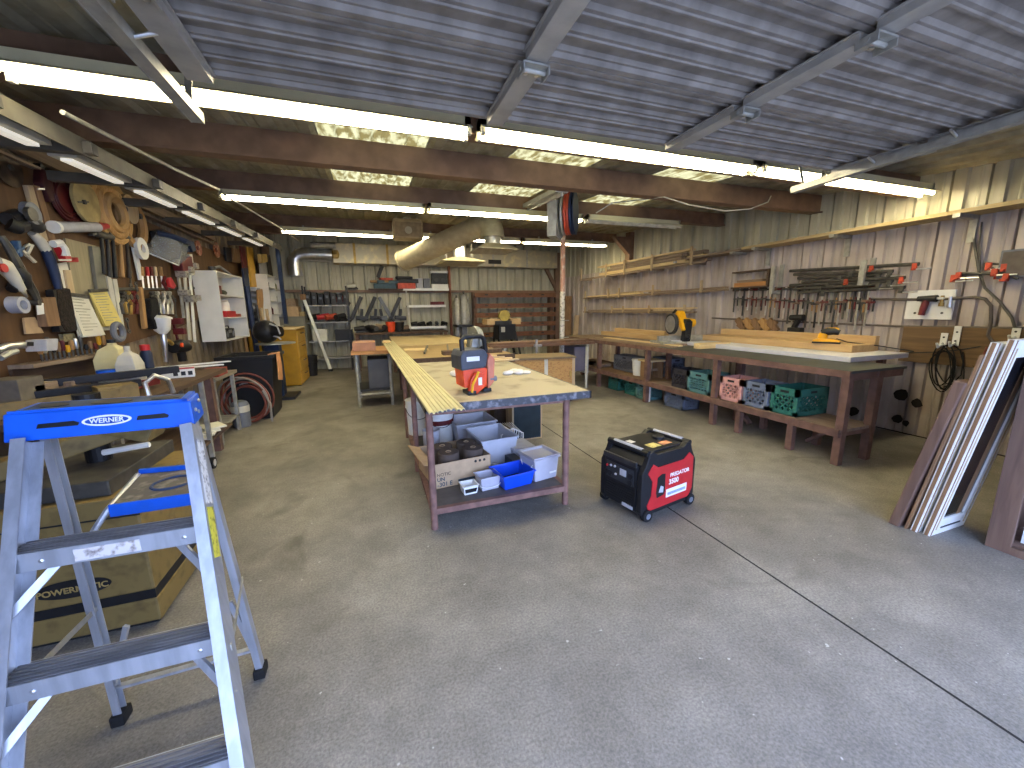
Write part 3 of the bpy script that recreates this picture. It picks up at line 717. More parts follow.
B().box(.32, .42, .09, .15, .5125, .5135).build('caution_sticker', mat('orange_caution', 'c98a62', .7, 0, .1, 60), gn)
B().box(.15, .2, .25, .31, .5125, .5135).build('caution_sticker', BONE, gn)
for x in (.075, L_-.075):
    hb = B().cyl((x, .01, .515), (x, D_-.01, .515), .024, seg=12).build('carry_handle', BLACK, gn, smooth=True)
    B().cyl((x-.004, .07, .532 if x > .3 else .530), (x-.004, D_-.07, .530), .014, seg=10).build('handle_tube', LGREY, hb, label='pale grip tube')
cp = B().box(-.004, .02, .05, D_-.05, .10, .42).build('control_panel', BLACKM, gn, .004)
B().box(-.02, .0, .045, D_-.045, .415, .455).build('panel_hood', DKSTEEL, gn, .005)
B().box(-.008, -.004, .07, D_-.07, .255, .385).build('outlet_plate', mat('panel_dark_grey', '2a2c30', .5), cp)
for y, z in ((.10,.33), (.10,.28), (.30,.29), (.34,.29)): B().cyl((-.006,y,z), (-.014,y,z), .022, seg=14).build('outlet', BLACK, cp)
B().box(-.012, -.008, .14, .20, .31, .36).build('display', LGREY, cp)
for y, z in ((.25,.36),(.29,.355),(.33,.345),(.24,.30)): B().cyl((-.006,y,z), (-.016,y,z), .009, seg=10).build('button', RED if y > .3 else LGREY, cp)
for k in range(6): B().box(-.009, -.003, .075, D_-.075, .115+.02*k, .122+.02*k).build('louvre', BLACK, cp)
B().box(-.01, -.003, .07, .17, .075, .10).build('front_badge', LGREY, gn)
for x, y in ((.06, .0), (L_-.05, .0), (.06, D_), (L_-.05, D_)):
    w = B().cyl((x, y-.02, .045), (x, y+.02, .045), .045, seg=20).build('wheel', RUBBER, gn, .004)
    B().cyl((x, y-.023, .045), (x, y+.023, .045), .022, seg=14).build('hub', GREY, w)
gn.scale = (1.07, 1.05, 1.03); gn.location = (1.795, 2.24, 0); gn.rotation_euler = (0, 0, math.radians(11.5))
# black cord on the floor from the generator would follow the joint; the joint itself is in the floor

# ================================================================== shutters, slab and open cabinet at the right edge
BROWNW = wood('brown_stained_wood', '5f4a40', '7a6152', .6, 'Z')
def leaning(name, x0, x1, y, h, th, m, label, cat, dy=.20, z0=0.):
    t = thing(name, label, cat, ((x0+x1)/2, y, 0))
    a = math.atan2(dy, h)
    T = MX.Translation((x0, y, 0)) @ MX.Rotation(a, 4, 'X')       # tilts the top towards the camera side (-y)
    return t, T, x1-x0, h, th
t, T, w, h, th = leaning('wood_slab', 3.52, 3.93, 1.60, 1.13, .06, BROWNW, 'thick dark brown board leaning at the far side of the white shutters', 'board')
B(T).box(0, w, -th, 0, 0, h).build('board', BROWNW, t, .008)
t, T, w, h, th = leaning('thin_board', 3.54, 3.94, 1.515, 1.30, .016, OLDWZ, 'thin tan edged board leaning between the brown slab and the white shutters', 'board')
B(T).box(0, w, -th, 0, 0, h).build('board', OLDWZ, t, .002)
def shutter(x0, x1, y, h, label, win):
    t, T, w, h, th = leaning('window_shutter', x0, x1, y, h, .038, BONE, label, 'shutter')
    s = .085
    for a, c in ((0, s), (w-s, w)): B(T).box(a, c, -th, 0, 0, h).build('stile', BONE, t, .004)
    for z0, z1 in ((0, .13), (h-.11, h)): B(T).box(s, w-s, -th, 0, z0, z1).build('cross_rail', BONE, t, .004)
    B(T).box(-.003, .0, -th*.75, -th*.25, .0, h).build('raw_edge', OLDWZ, t, label='raw brown wood edge')
    B(T).box(.004, .016, -th-.002, -th+.001, .0, h).build('brown_strip', OLDWZ, t)
    for a, c in ((s*.45, s*.6), (w-s*.6, w-s*.45)): B(T).box(a, c, -th-.003, -th+.001, .05, h-.05).build('bead', PINEZ, t)
    B(T).box(s, w-s, -th*.7, -th*.3, .13, h-.11).build('glass' if win else 'panel', mat('dark_window_glass', '15161a', .12) if win else BONE, t)
    if win:
        B(T).box(w*.62, w*.62+.05, -th*.75, -th*.2, .13, h-.11).build('inner_bar', OLDWZ, t)
        B(T).box(s*1.1, w-s*1.1, -th-.004, -th, .055, .065).build('bottom_groove', DKSTEEL, t)
    return t
shutter(3.55, 3.965, 1.485, 1.38, 'white painted shutter panel in the leaning stack, between thin board and front shutter', False)
shutter(3.57, 3.995, 1.425, 1.40, 'white shutter with a dark glass slot, front of the leaning stack', True)
oc = thing('open_cabinet', 'brown wooden cabinet frame with dark open interior at the right edge of the room', 'cabinet', (4.1, .8, 0))
CX0, CX1, CY0, CY1, CH = 3.80, 4.45, .2, 1.20, 1.75
B().box(CX0, CX1, CY1-.03, CY1, .0, CH).build('side_panel', BROWNW, oc)
B().box(CX0, CX1, CY0, CY0+.03, 0, CH).build('side_panel', BROWNW, oc)
B().box(CX1-.02, CX1, CY0+.03, CY1-.03, 0, CH).build('back_panel', mat('dark_cabinet_inside', '2a201c', .8), oc)
for y in (CY1-.11, CY0): B().box(CX0-.025, CX0, y, y+.11, 0, CH).build('stile', BROWNW, oc, .003)
B().box(CX0-.025, CX0, CY0+.11, CY1-.11, 0, .05).build('bottom_rail', BROWNW, oc)
for z in (.05, .7, 1.3, CH-.02): B().box(CX0+.01, CX1-.02, CY0+.03, CY1-.03, z, z+.02).build('shelf', BROWNW, oc)
solo(B().box(3.86, 3.88, .5, 1.08, .07, .22), 'white_board', BONE, 'white board standing on the bottom shelf inside the brown open cabinet', 'board')

# ================================================================== work table in the middle
TOPM = mat('worn_table_top', 'a89f8a', .65, 0, .2, 5, 0, col2='827a68')
t1 = thing('work_table', 'long work table with worn tan top, red oxide pipe legs and lower shelf', 'table', (.95, 3.9, 0))
TX0, TX1, TY0, TY1 = .30, 1.62, 2.69, 5.05
B().box(TX0+.01, TX1-.01, TY0+.01, TY1-.01, .915, .95).build('table_top', TOPM, t1)
b = B().box(TX0, TX1, TY0, TY0+.012, .895, .952).box(TX0, TX1, TY1-.012, TY1, .895, .952).box(TX0, TX0+.012, TY0, TY1, .895, .952).box(TX1-.012, TX1, TY0, TY1, .895, .952)
b.build('steel_edge', mat('worn_edge_steel', '46474b', .5, .3, .25, 20, col2='85858a'), t1)
for x, y in ((.33, 2.72), (1.41, 2.72), (.33, 3.86), (.33, 5.0), (1.41, 5.0)):
    B().cyl((x, y, 0), (x, y, .915), .026, seg=12).build('leg', PRIMER, t1, smooth=True)
b = B().box(.33, 1.41, 2.70, 2.74, .12, .165).box(.33, 1.41, 4.98, 5.02, .12, .165).box(.31, .35, 2.72, 5.0, .12, .165).box(1.39, 1.43, 2.72, 5.0, .12, .165)
b.build('shelf_frame', PRIMER, t1)
B().box(.35, 1.39, 2.74, 4.98, .15, .166).build('shelf_board', mat('dark_shelf_board', '54504f', .7, 0, .2, 8), t1)
for y in (2.72, 4.97): B().box(.33, 1.41, y, y+.03, .87, .9).build('apron_bar', PRIMER, t1)
# yellow ribbed siding strips lying along the left edge, over both tables
SID = mat('yellow_siding', 'c9c29a', .5, 0, .07, 4)
for k in range(4):
    x = .295+.058*k; y0 = 2.40+.02*(k % 3)
    b = B(); dx = -.0135
    prof = [(0,.0),(.004,.010),(.02,.012),(.024,.002),(.034,.002),(.038,.012),(.052,.012),(.056,.0)]
    r0 = [V((x+u, y0, .966+h+.0015*k)) for u, h in prof]; r1 = [V((x-.12+u*.9, 8.75, .966+h+.0015*k)) for u, h in prof]
    b.loft([r0 + [p-V((0,0,.004)) for p in reversed(r0)], r1 + [p-V((0,0,.004)) for p in reversed(r1)]])
    solo(b, 'siding_strip', SID, ('outermost', 'second', 'third', 'innermost')[k] + ' yellow ribbed siding strip from the outer edge of the long table', 'siding', 'yellow siding strips')
solo(B().box(.19, .33, 8.1, 8.75, .985, .995), 'pale_board', PINE, 'short pale board lying on the far end of the yellow siding strips', 'board')

# cut-off saw on the table
cs = thing('cutoff_saw', 'orange and grey petrol cut-off saw standing on the work table', 'power saw', (0,0,0))
SAWG = mat('saw_grey', '3f434b', .5, 0, .15, 14)
B().prism([(-.10,-.02,.05),(.09,-.02,.04),(.10,-.02,.19),(.0,-.02,.22),(-.11,-.02,.2)], (0,.20,0)).build('engine_housing', ORANGE, cs, .012)
B().prism([(-.13,-.045,.19),(.075,-.045,.20),(.10,-.045,.30),(.06,-.045,.35),(-.11,-.045,.345),(-.13,-.045,.3)], (0,.24,0)).build('air_filter_cover', SAWG, cs, .014)
B().box(-.085, .02, -.05, -.044, .26, .295).build('badge', BONE, cs, label='white name badge')
text('K970', 'lettering', mat('badge_blue', '35507e', .5), cs, (-.025, -.0505, .278), (1,0,0), (0,0,1), .028) if False else None
B().tube([(-.10, .0, .34), (-.105, .0, .42), (-.08, .0, .445), (.06, .02, .445), (.10, .04, .42), (.12, .06, .33), (.125, .06, .2)], .019, 10).build('front_handle', BLACK, cs, smooth=True)
B().tube([(.10, .10, .33), (.16, .18, .36), (.17, .28, .30), (.13, .32, .18)], .022, 9).build('rear_handle', BLACK, cs, smooth=True)
B().prism([(.10,-.02,.02),(.155,-.02,.08),(.165,-.02,.26),(.125,-.02,.31),(.10,-.02,.25)], (0,.16,0)).build('side_cover', mat('faded_orange', 'c4775a', .5, 0, .1, 14), cs, .008)
B().prism([(-.08,-.06,-.0),(-.01,-.06,.0),(.06,-.06,.05),(.05,-.06,.16),(-.02,-.06,.17),(-.06,-.06,.12)], (0,.05,0)).build('starter_cover', ORANGE, cs, .01)
B().box(.0, .03, -.064, -.06, .07, .13).build('tag', BONE, cs)
B().tube([(-.06,-.07,.02),(-.05,-.07,.08),(-.02,-.075,.14),(.0,-.075,.18)], .010).build('pull_cord_guide', YELLOW, cs)
B().box(-.09, -.02, -.07, .06, .0, .03).box(.06, .13, -.02, .12, .0, .03).build('foot', BLACK, cs, .006)
ar = B().prism([(.02,.15,.28),(.10,.15,.26),(.115,.15,.42),(.06,.15,.46)], (0,.05,0)).build('blade_arm', GALV, cs, .008)
B().lathe([(.15,0),(.155,.02),(.15,.045),(.05,.05)], (.10, .27, .36), (1,0,0), 28).build('blade_guard', mat('guard_grey', '80827e', .5, .3, .1, 12), cs)
B().cyl((.115,.27,.36), (.121,.27,.36), .135, seg=30).build('cutting_disc', IRON, cs)
B().cyl((.12,.0,.1), (.18,.0,.1), .022, seg=12).build('knob', GREY, cs)
cs.location = (.74, 2.98, .953); cs.rotation_euler = (0, 0, math.radians(8))
# rag and small things on the table
b = B(); rg = atz(516, 373, .955)
for k in range(9):
    a = k*.7; b.sph(rg+V((.055*math.cos(a)*(k % 3), .05*math.sin(a)*(k % 3), .012)), .05, (1.1, .9, .38+.1*(k % 2)), 10, 6)
solo(b, 'rag', CLOTH, 'crumpled white rag on the work table behind the cut-off saw', 'rag', smooth=True)
p = atz(455, 376, .955); solo(B().sph(p+V((0,0,.028)), .055, (1,.8,.55)), 'cloth_ball', CLOTH, 'small white balled cloth on the work table left of the cut-off saw', 'cloth', smooth=True)
for k in range(4):
    p = atz(497+4*k, 360, .955); solo(B().cbox((1.55-.09*k, 4.72+.06*k, .963+.018*k), (.45, .05, .018), (0,0,.25-.2*k)), 'wood_offcut', PINEX if k % 2 else PINEZ, ('lowest', 'second', 'third', 'topmost')[k]+' pale wood offcut in the heap at the far table edge', 'offcut', 'offcuts on the work table')

# ---------------- things on the lower shelf
SZ = .167
# cardboard carton with its long side flap open
cx = thing('cardboard_box', 'open printed cardboard carton of brown paper rolls under the work table', 'box', (.65, 3.3, SZ))
T = MX.Translation((.385, 3.02, SZ)) @ rotz(.14)
bw, bd, bh = .50, .50, .21
B(T).box(0, bw, 0, .006, 0, bh).box(0, bw, bd-.006, bd, 0, bh).box(0, .006, 0, bd, 0, bh).box(bw-.006, bw, 0, bd, 0, bh).box(0, bw, 0, bd, 0, .006).build('carton', CARD, cx)
B(T).hexa([(-.005,0,bh-.002),(0,0,bh-.002),(0,bd,bh-.002),(-.005,bd,bh-.002)], [(-.09,-.02,bh+.02),(-.085,-.02,bh+.025),(-.085,bd+.02,bh+.025),(-.09,bd+.02,bh+.02)]).build('flap', CARD, cx)
fx, fy = (T.to_3x3() @ V((1,0,0))), V((0,0,1)); P_ = lambda x, z: T @ V((x, -.0012, z))
INK = mat('print_ink', '3d4a52', .8, 0, .1, 10); INKB = mat('print_ink_black', '2b2a28', .8)
text('NOTIC', 'lettering', INKB, cx, P_(.02, .115), fx, fy, .038, .0004, 'LEFT')
text('UN', 'lettering', INK, cx, P_(.02, .075), fx, fy, .045, .0004, 'LEFT', .001)
text('-301 E', 'lettering', INK, cx, P_(.02, .03), fx, fy, .05, .0004, 'LEFT', .001)
B(T).box(.20, .46, -.0015, 0, .018, .045).build('print_band', INK, cx)
for k in range(3): B(T).cyl((.36+.04*k, -.0015, .175), (.36+.04*k, 0, .175), .012, seg=10).build('print_mark', INKB, cx)
for k in range(4):
    p = T @ V((.17 + .25*(k % 2)*.9, .14+.17*(k//2), .012)); 
    r = thing('paper_roll', ('brown paper roll in the carton, nearest the front left corner', 'brown paper roll in the carton, nearest the front right corner', 'brown paper roll in the carton, behind the left roll', 'brown paper roll in the carton, behind the right roll')[k], 'paper roll', p, 0, 'paper rolls in the carton')
    B().lathe([(.088, 0), (.09, .004), (.09, .236), (.086, .24), (.022, .24), (.022, .2)], p, seg=22).build('roll', KRAFT, r, smooth=True)
    B().ring(p+V((0,0,.24)), .022, .003, (0,0,1), 14, 5).build('core', CARD, r)
def pail(p, r, h, label, band):
    t = thing('pail', label, 'bucket', p, 0, 'white pails under the work table')
    B().lathe([(r*.88, 0), (r*.97, h*.8), (r*1.04, h*.8), (r*1.04, h*.86), (r, h*.86), (r*1.0, h), (r*.95, h), (r*.93, h*.9), (.0, h*.88)], p, seg=24).build('tub', BONE, t, smooth=True)
    B().lathe([(r*1.03, h), (r*1.05, h+.012), (.0, h+.014)], p, seg=24).build('lid', BONE, t, smooth=True)
    if band: B().lathe([(r*.955, h*.56), (r*.972, h*.56), (r*.98, h*.68), (r*.962, h*.68)], p, seg=24).build('band', DKRED, t, label='dark red printed band')
    B().tube([p+V((r*math.cos(a), r*math.sin(a)-.0, h*.8-.12*math.sin((a-PI)))) for a in [PI+PI*i/10 for i in range(11)]], .004, 5).build('bail_handle', DKSTEEL, t)
pail(V((.62, 4.15, SZ)), .15, .42, 'white pail with a dark red band behind the cardboard carton', True)
pail(V((.44, 4.62, SZ)), .14, .40, 'plain white pail furthest back beside the table leg', False)
solo(B().lathe([(.075, 0), (.085, .28), (.09, .29), (.08, .29), (.07, .02), (0, .02)], V((.47, 3.75, SZ)), seg=20), 'bucket', LGREY, 'small pale grey bucket squeezed between the carton and the left table leg', 'bucket', smooth=True)
def tote(x, y, w, dd, h, m, label, rz=0., name='tote', taper=.86, g=None, rim=.014):
    t = thing(name, label, 'tub', (x, y, SZ), rz, g)
    bb = B(MX.Translation((x, y, SZ)) @ rotz(rz)).tub(w*taper, dd*taper, w, dd, h, .005, rim)
    bb.build('tub', m, t, .006)
    return t
TOTE = mat('lavender_grey_tub', 'b9bcc6', .45, 0, .05, 8)
tote(1.02, 3.55, .36, .46, .26, TOTE, 'large pale grey tub in front, under the work table beside the carton', .10, g='grey tubs under the work table')
tote(.96, 4.12, .44, .42, .26, TOTE, 'large pale grey tub behind another grey tub under the work table', .06, g='grey tubs under the work table')
t = tote(.635, 2.885, .125, .115, .075, BONE, 'small white takeaway tub with a black label, front of the table shelf', .1, 'food_tub', .82, rim=.006)
B(MX.Translation((.635, 2.885, SZ)) @ rotz(.1)).hexa([(-.045,-.051,.016),(.045,-.051,.016),(.045,-.049,.016),(-.045,-.049,.016)], [(-.05,-.057,.05),(.05,-.057,.05),(.05,-.055,.05),(-.05,-.055,.05)]).build('label_patch', BLACK, t)
FROST = mat('frosted_plastic', 'b4b3bd', .35, 0, .05, 9)
t = tote(.80, 2.92, .17, .15, .115, FROST, 'small frosted plastic tub between the takeaway tub and the blue bin', .12, 'food_tub', .84, rim=.008)
B().tube([V((.80,2.92,SZ)) + V((.085*math.cos(a), -.085, .06+.03*math.sin(a))) for a in [PI+PI*i/8 for i in range(9)]], .003, 5).build('bail_handle', BONE, t)
t = tote(1.02, 2.93, .29, .25, .125, BINBLUE, 'bright blue plastic bin at the front of the table shelf', .17, 'plastic_bin', .86, rim=.012)
B(MX.Translation((1.02, 2.93, SZ)) @ rotz(.17)).cbox((0,0,.02), (.22,.18,.012)).build('bin_contents', mat('dark_oily_contents', '23262c', .4, 0, .4, 30), t)
sb = tote(1.285, 2.98, .25, .24, .20, FROST, 'square frosted bucket with lid and wire handle at the right end of the table shelf', .2, 'square_bucket', .88, rim=.014)
T = MX.Translation((1.285, 2.98, SZ)) @ rotz(.2)
B(T).tub(.235,.225,.262,.252,.03,.012,.008,(0,0,.188)).cbox((0,0,.197),(.235,.225,.008)).build('lid', FROST, sb, .004)
B(T).tube([V((-.128,-.09+.18*i/8,.15-.09*math.sin(PI*i/8))) for i in range(9)], .004, 5).build('bail_handle', BONE, sb)
B(T).box(.03,.10,-.117,-.113,.05,.065).build('sticker', BONE, sb)
g1 = tote(1.26, 3.42, .22, .26, .14, LGREY, 'small grey tub with lid behind the square frosted bucket', .1, 'plastic_bin', .9, rim=.01)
B(MX.Translation((1.26,3.42,SZ)) @ rotz(.1)).cbox((0,0,.145),(.23,.27,.012)).build('lid', LGREY, g1, .004)
wr_ = thing('wire_rack', 'white wire dish rack standing behind the grey tubs under the table', 'rack', (1.27, 3.85, SZ))
b = B()
for k in range(9): b.tube([(1.18+.025*k, 3.68, SZ+.02), (1.18+.025*k, 3.66, SZ+.23-.012*abs(k-4)), (1.18+.025*k, 3.98, SZ+.20)], .004, 5)
b.build('wires', BONE, wr_); B().tube([(1.16,3.66,SZ+.01),(1.16,3.66,SZ+.17),(1.28,3.65,SZ+.235),(1.40,3.66,SZ+.17),(1.40,3.66,SZ+.01)], .007, 6).tube([(1.17,3.68,SZ+.01),(1.39,3.68,SZ+.01),(1.39,3.98,SZ+.01),(1.17,3.98,SZ+.01)], .006, 6, True).build('frame', BONE, wr_)
b = B()
for k in range(7): b.sph((.90+.045*(k % 4), 3.02+.05*(k//4)+.13, SZ+.03+.01*(k % 3)), .045, (1.1,1,.7), 8, 5)
solo(b, 'plastic_bag', mat('hazy_plastic_bag', 'a9a8a4', .25, 0, .2, 40), 'crumpled clear plastic bag behind the blue bin', 'bag', smooth=True)
solo(B().cbox((1.13, 3.2, SZ+.055), (.10,.18,.11), (0,0,.1)), 'battery', BLACK, 'small dark block behind the square frosted bucket', 'block', bevel=.006)
solo(B().cbox((.86, 4.7, SZ+.13), (.5,.3,.26), (0,0,.05)), 'tan_case', mat('tan_case', '93805c', .7, 0, .1, 9), 'tan case at the far end of the shelf behind the grey tubs', 'case', bevel=.02)
# two cupboard doors / panels standing on the floor behind the table
for k, (x0, x1, y, h, m_, lab) in enumerate(((1.42, 1.60, 4.75, .56, mat('dark_brown_panel', '33261c', .6), 'dark brown panel standing on the floor behind the table leg'),
                                            (1.53, 1.92, 4.36, .54, mat('dark_teal_panel', '17272f', .5), 'dark teal cabinet standing on the floor beside the work table'))):
    t = thing('floor_cabinet', lab, 'cabinet', ((x0+x1)/2, y, 0))
    B().box(x0, x1, y, y+.25, 0, h).build('body', PINEZ if k else m_, t)
    B().box(x0+.02, x1-.02, y-.012, y, .02, h-.03).build('front_panel', m_, t)
    B().box(x0, x1, y-.01, y+.26, h, h+.02).build('top_board', PINEX, t)
# ================================================================== long bench on the right
rbn = thing('long_workbench', 'long dark-topped wooden workbench with lower shelf along the right wall', 'workbench', (4.75, 5.4, 0))
BX0, BX1, BY0, BY1 = 4.31, 5.2, 2.43, 8.5
DTOP = mat('dark_green_bench_top', '3b3e3c', .5, 0, .2, 4, 0, col2='4a4c47')
B().box(BX0+.01, BX1, BY0, 5.2, .945, .97).build('bench_top', DTOP, rbn)
B().box(BX0+.01, BX1, 5.2, BY1, .945, .97).build('bench_top', wood('bench_top_wood', '5c4a3a', '7d6850', .7, 'Y'), rbn)
B().box(BX0-.005, BX0+.025, BY0, BY1, .90, .968).build('front_rail', BENCHP, rbn)
B().box(BX0+.02, BX1-.01, BY0+.02, BY0+.05, .87, .945).build('end_rail', BENCHP, rbn)
for y in (2.47, 4.03, 5.46, 6.97, 8.42):
    for x in (4.36, 4.80):
        B().box(x-.036, x+.036, y-.036, y+.036, 0, .945).build('leg', BENCHP, rbn, .004)
for y in (2.95, 3.62):
    for x in (4.36, 4.80): B().box(x-.034, x+.034, y-.034, y+.034, 0, .345).build('short_leg', BENCHP, rbn, .004)
B().box(4.31, 4.87, BY0+.02, 5.3, .345, .375).build('lower_shelf', wood('shelf_ply', '7c6a5d', '958275', .75, 'Y'), rbn)
B().box(4.31, 5.2, 5.3, BY1-.02, .345, .375).build('lower_shelf', wood('shelf_ply_dark', '6a543f', '856b52', .75, 'Y'), rbn)
B().box(4.295, 4.315, BY0+.02, BY1-.02, .30, .378).build('shelf_edge', BENCHP, rbn)
for y0, y1 in ((2.62, 2.92), (3.95, 3.66)):
    B().bar((4.60, y0, .34), (4.60, y1, .08), .03, .07, (1,0,0)).build('brace', BENCHP, rbn)
B().box(4.32, 4.86, 2.46, 2.49, .30, .345).build('end_rail', BENCHP, rbn)
ws = thing('white_slab', 'long white panel lying on the back half of the long workbench', 'panel', (5.45, 4.1, 0))
B().box(4.97, 6.02, 2.82, 5.25, .972, 1.03).build('panel', mat('white_panel', 'cfcfd6', .4, 0, .05, 5), ws, .006)
for y in (3.0, 5.0): B().box(5.9, 5.97, y, y+.07, 0, .972).build('support_leg', BENCHP, ws)
solo(B().box(5.42, 5.86, 3.08, 5.42, 1.032, 1.12), 'timber_beam', MDF, 'wide flat timber beam on the white panel, in front of the upright one', 'beam', bevel=.004)
solo(B().box(5.88, 5.96, 3.1, 5.42, 1.032, 1.215), 'timber_beam', MDF, 'timber beam standing on edge behind the wide flat one on the white panel', 'beam', bevel=.004)
solo(B().cbox((4.97, 4.72, 1.012), (.62, .13, .08), (0,0,.03)), 'pine_block', PINEX, 'short squared pine block across the bench, left of the timber beams', 'timber block', bevel=.003)
for k in range(3):
    solo(B().box(4.42+.17*k, 4.56+.17*k, 5.0+.08*k, 7.3-.1*k, .972, .99+.006*k), 'bench_plank', (OLDW, PINE, OLDW)[k], ('weathered plank along the front edge of the long bench, left of the pine block', 'pale plank second from the front edge of the long bench', 'weathered plank third from the front edge, before the mitre saw')[k], 'plank')
solo(B().box(5.22, 5.36, 6.25, 8.3, .972, 1.06), 'timber_beam', MDF, 'front timber beam of the pair on the far end of the long bench', 'beam', bevel=.004)
solo(B().box(5.40, 5.50, 6.3, 8.0, .972, 1.14), 'timber_beam', MDF, 'taller rear timber beam of the pair on the far end of the long bench', 'beam', bevel=.004)
# mitre saw
ms = thing('mitre_saw', 'yellow mitre saw with raised head and dark blade guard on the long bench', 'mitre saw', (0,0,0))
B().cyl((0,0,.0), (0,0,.06), .17, seg=28).build('turntable', SILVER, ms, .004)
B().box(-.2, .2, -.36, .36, .01, .05).box(.0, .06, -.36, .36, .05, .13).build('base', GALV, ms, .006)
B().box(-.36, -.15, -.03, .03, .02, .045).build('mitre_arm', DKSTEEL, ms, .004)
B().prism([(.12,-.05,.05),(.22,-.05,.05),(.25,-.05,.34),(.17,-.05,.38)], (0,.10,0)).build('pivot_post', BLACK, ms, .01)
B().cyl((-.01,-.145,.30), (-.01,-.10,.30), .155, seg=28).build('blade_guard', mat('guard_dark', '35353a', .35, .2, .1, 12), ms, .004)
B().cyl((-.01,-.152,.30), (-.01,-.146,.30), .125, seg=30).build('saw_blade', SILVER, ms)
B().prism([(-.02,.02,.42),(.05,.02,.50),(.10,.02,.46),(.20,.02,.30),(.24,.02,.22),(.19,.02,.20),(.06,.02,.36)], (0,-.11,0)).build('saw_head', YELLOW, ms, .012)
B().cyl((.05,.04,.33), (.05,.20,.31), .06, seg=18).build('motor', YELLOW, ms, .006)
B().tube([(-.03,0,.44),(-.13,0,.50),(-.19,0,.46),(-.17,0,.40),(-.06,0,.40)], .02, 9).build('handle', BLACK, ms, smooth=True)
B().sph((.22,.0,.12), .045, (1,1,.9)).build('dust_port', BLACK, ms, smooth=True)
ms.location = (5.02, 5.50, .972); ms.rotation_euler = (0,0,math.radians(-100))
ms.scale = (1.15,)*3
# sander and cord
sp = atz(826, 343, 1.125)
sd = thing('sander', 'small yellow and black electric sander on the timber beam, its black cord trailing away', 'sander', (0,0,0))
B().box(-.13,.13,-.05,.05,.0,.018).build('sanding_pad', BLACK, sd, .004)
B().prism([(-.13,-.048,.018),(.13,-.048,.018),(.12,-.048,.04),(.05,-.048,.055),(-.06,-.048,.055),(-.12,-.048,.04)], (0,.096,0)).build('base_shroud', YELLOW, sd, .006)
B().cyl((-.045,0,.05), (-.03,0,.115), .045, .045, seg=16).build('motor_housing', YELLOW, sd, .005)
B().tube([(-.05,0,.115),(.0,0,.135),(.06,0,.14),(.11,0,.125)], [.04,.045,.04,.03], 12).build('grip', BLACK, sd, smooth=True)
B().tube([(-.02,.0,.158),(.07,0,.165),(.10,0,.155)], .02, 8).build('grip_stripe', YELLOW, sd, smooth=True)
sd.location = (sp.x, sp.y, 1.122); sd.rotation_euler = (0,0,math.radians(-62)); sd.scale = (1.1,)*3
solo(B().tube([sp+V((.03,-.10,.06)), (5.7,3.3,1.135), (5.86,3.04,1.10), (6.02,2.78,1.05), wr(905,353,.06), wr(940,352,.06), wr(965,349,.07), wr(990,345,.05)], .006), 'electric_cable', BLACK, 'black power cord running from the yellow sander to the wall', 'cord')

# crates
def crate(label, m, loc, w, d, h, rz=0., g='milk crates on the long bench shelf', dia=True, name='milk_crate'):
    t = thing(name, label, 'crate', (0,0,0), 0, g)
    t_ = .012; b = B()
    for z0, z1 in ((0, .05), (h-.085, h)):
        b.box(0,w,0,t_,z0,z1).box(0,w,d-t_,d,z0,z1).box(0,t_,0,d,z0,z1).box(w-t_,w,0,d,z0,z1)
    for x in (0, w-.04):
        for y in (0, d-.04): b.box(x, x+.04, y, y+.04, 0, h)
    b.box(0,w,0,d,0,.008)
    b.build('shell', m, t)
    def lattice(p0, ux, L):
        b = B(); z0, z1 = .05, h-.085; H = z1-z0; st = .068
        P = lambda a, z: V(p0)+V(ux)*a+V((0,0,z))
        nrm = V((0,0,1)).cross(V(ux))
        if dia:
            k = -int(H/st)-1
            while k*st < L:
                for sgn in (1, -1):
                    a0 = k*st; pts = []
                    aa, ab = a0, a0+H
                    lo = max(0, -aa); hi = min(H, L-aa)
                    if hi > lo+.005:
                        q0, q1 = (P(aa+lo, z0+lo), P(aa+hi, z0+hi)) if sgn > 0 else (P(aa+lo, z1-lo), P(aa+hi, z1-hi))
                        b.bar(q0, q1, .016, .008, nrm)
                k += 1
        else:
            for j in range(1, 5): b.bar(P(0, z0+H*j/5), P(L, z0+H*j/5), .010, .016, (0,0,1))
            for j in range(1, int(L/.05)): b.bar(P(j*.05, z0), P(j*.05, z1), .012, .010, nrm)
        b.box(0,0,0,0,0,0) if False else None
        return b.build('lattice_side', m, t)
    lattice((.04, t_/2, 0), (1,0,0), w-.08); lattice((.04, d-t_/2, 0), (1,0,0), w-.08)
    lattice((t_/2, .04, 0), (0,1,0), d-.08); lattice((w-t_/2, .04, 0), (0,1,0), d-.08)
    HOLE = BLACK
    for o_ in (((w/2-.05, -.002, h-.055), (w/2+.05, .002, h-.028)), ((-.002, d/2-.05, h-.055), (.002, d/2+.05, h-.028))):
        (x0,y0,z0),(x1,y1,z1) = o_; B().box(x0,x1,y0,y1,z0,z1).build('grip_slot', HOLE, t)
    t.location = loc; t.rotation_euler = (0,0,rz)
    return t
SH = .376
crate('dark green milk crate nearest the front end of the bench shelf', TEAL, (4.37, 2.93, SH), .50, .31, .31, 0)
crate('slate grey milk crate between the green one and the pink one', SLATE, (4.36, 3.27, SH), .33, .33, .31)
crate('pink milk crate on the bench shelf', PINK, (4.36, 3.63, SH), .33, .33, .31)
crate('grey-green slatted crate just left of the bench leg beside the pink crate', TEALG, (4.36, 4.14, SH), .38, .40, .30, 0, dia=False)
crate('charcoal milk crate left of the grey-green slatted crate', CHAR, (4.40, 4.58, SH), .33, .33, .29)
crate('big grey crate at the far end of the bench shelf left of the white bucket', mat('mid_grey_crate', '696c74', .5, 0, .1, 9), (4.62, 6.14, SH), .3, .70, .30, 0, dia=True)
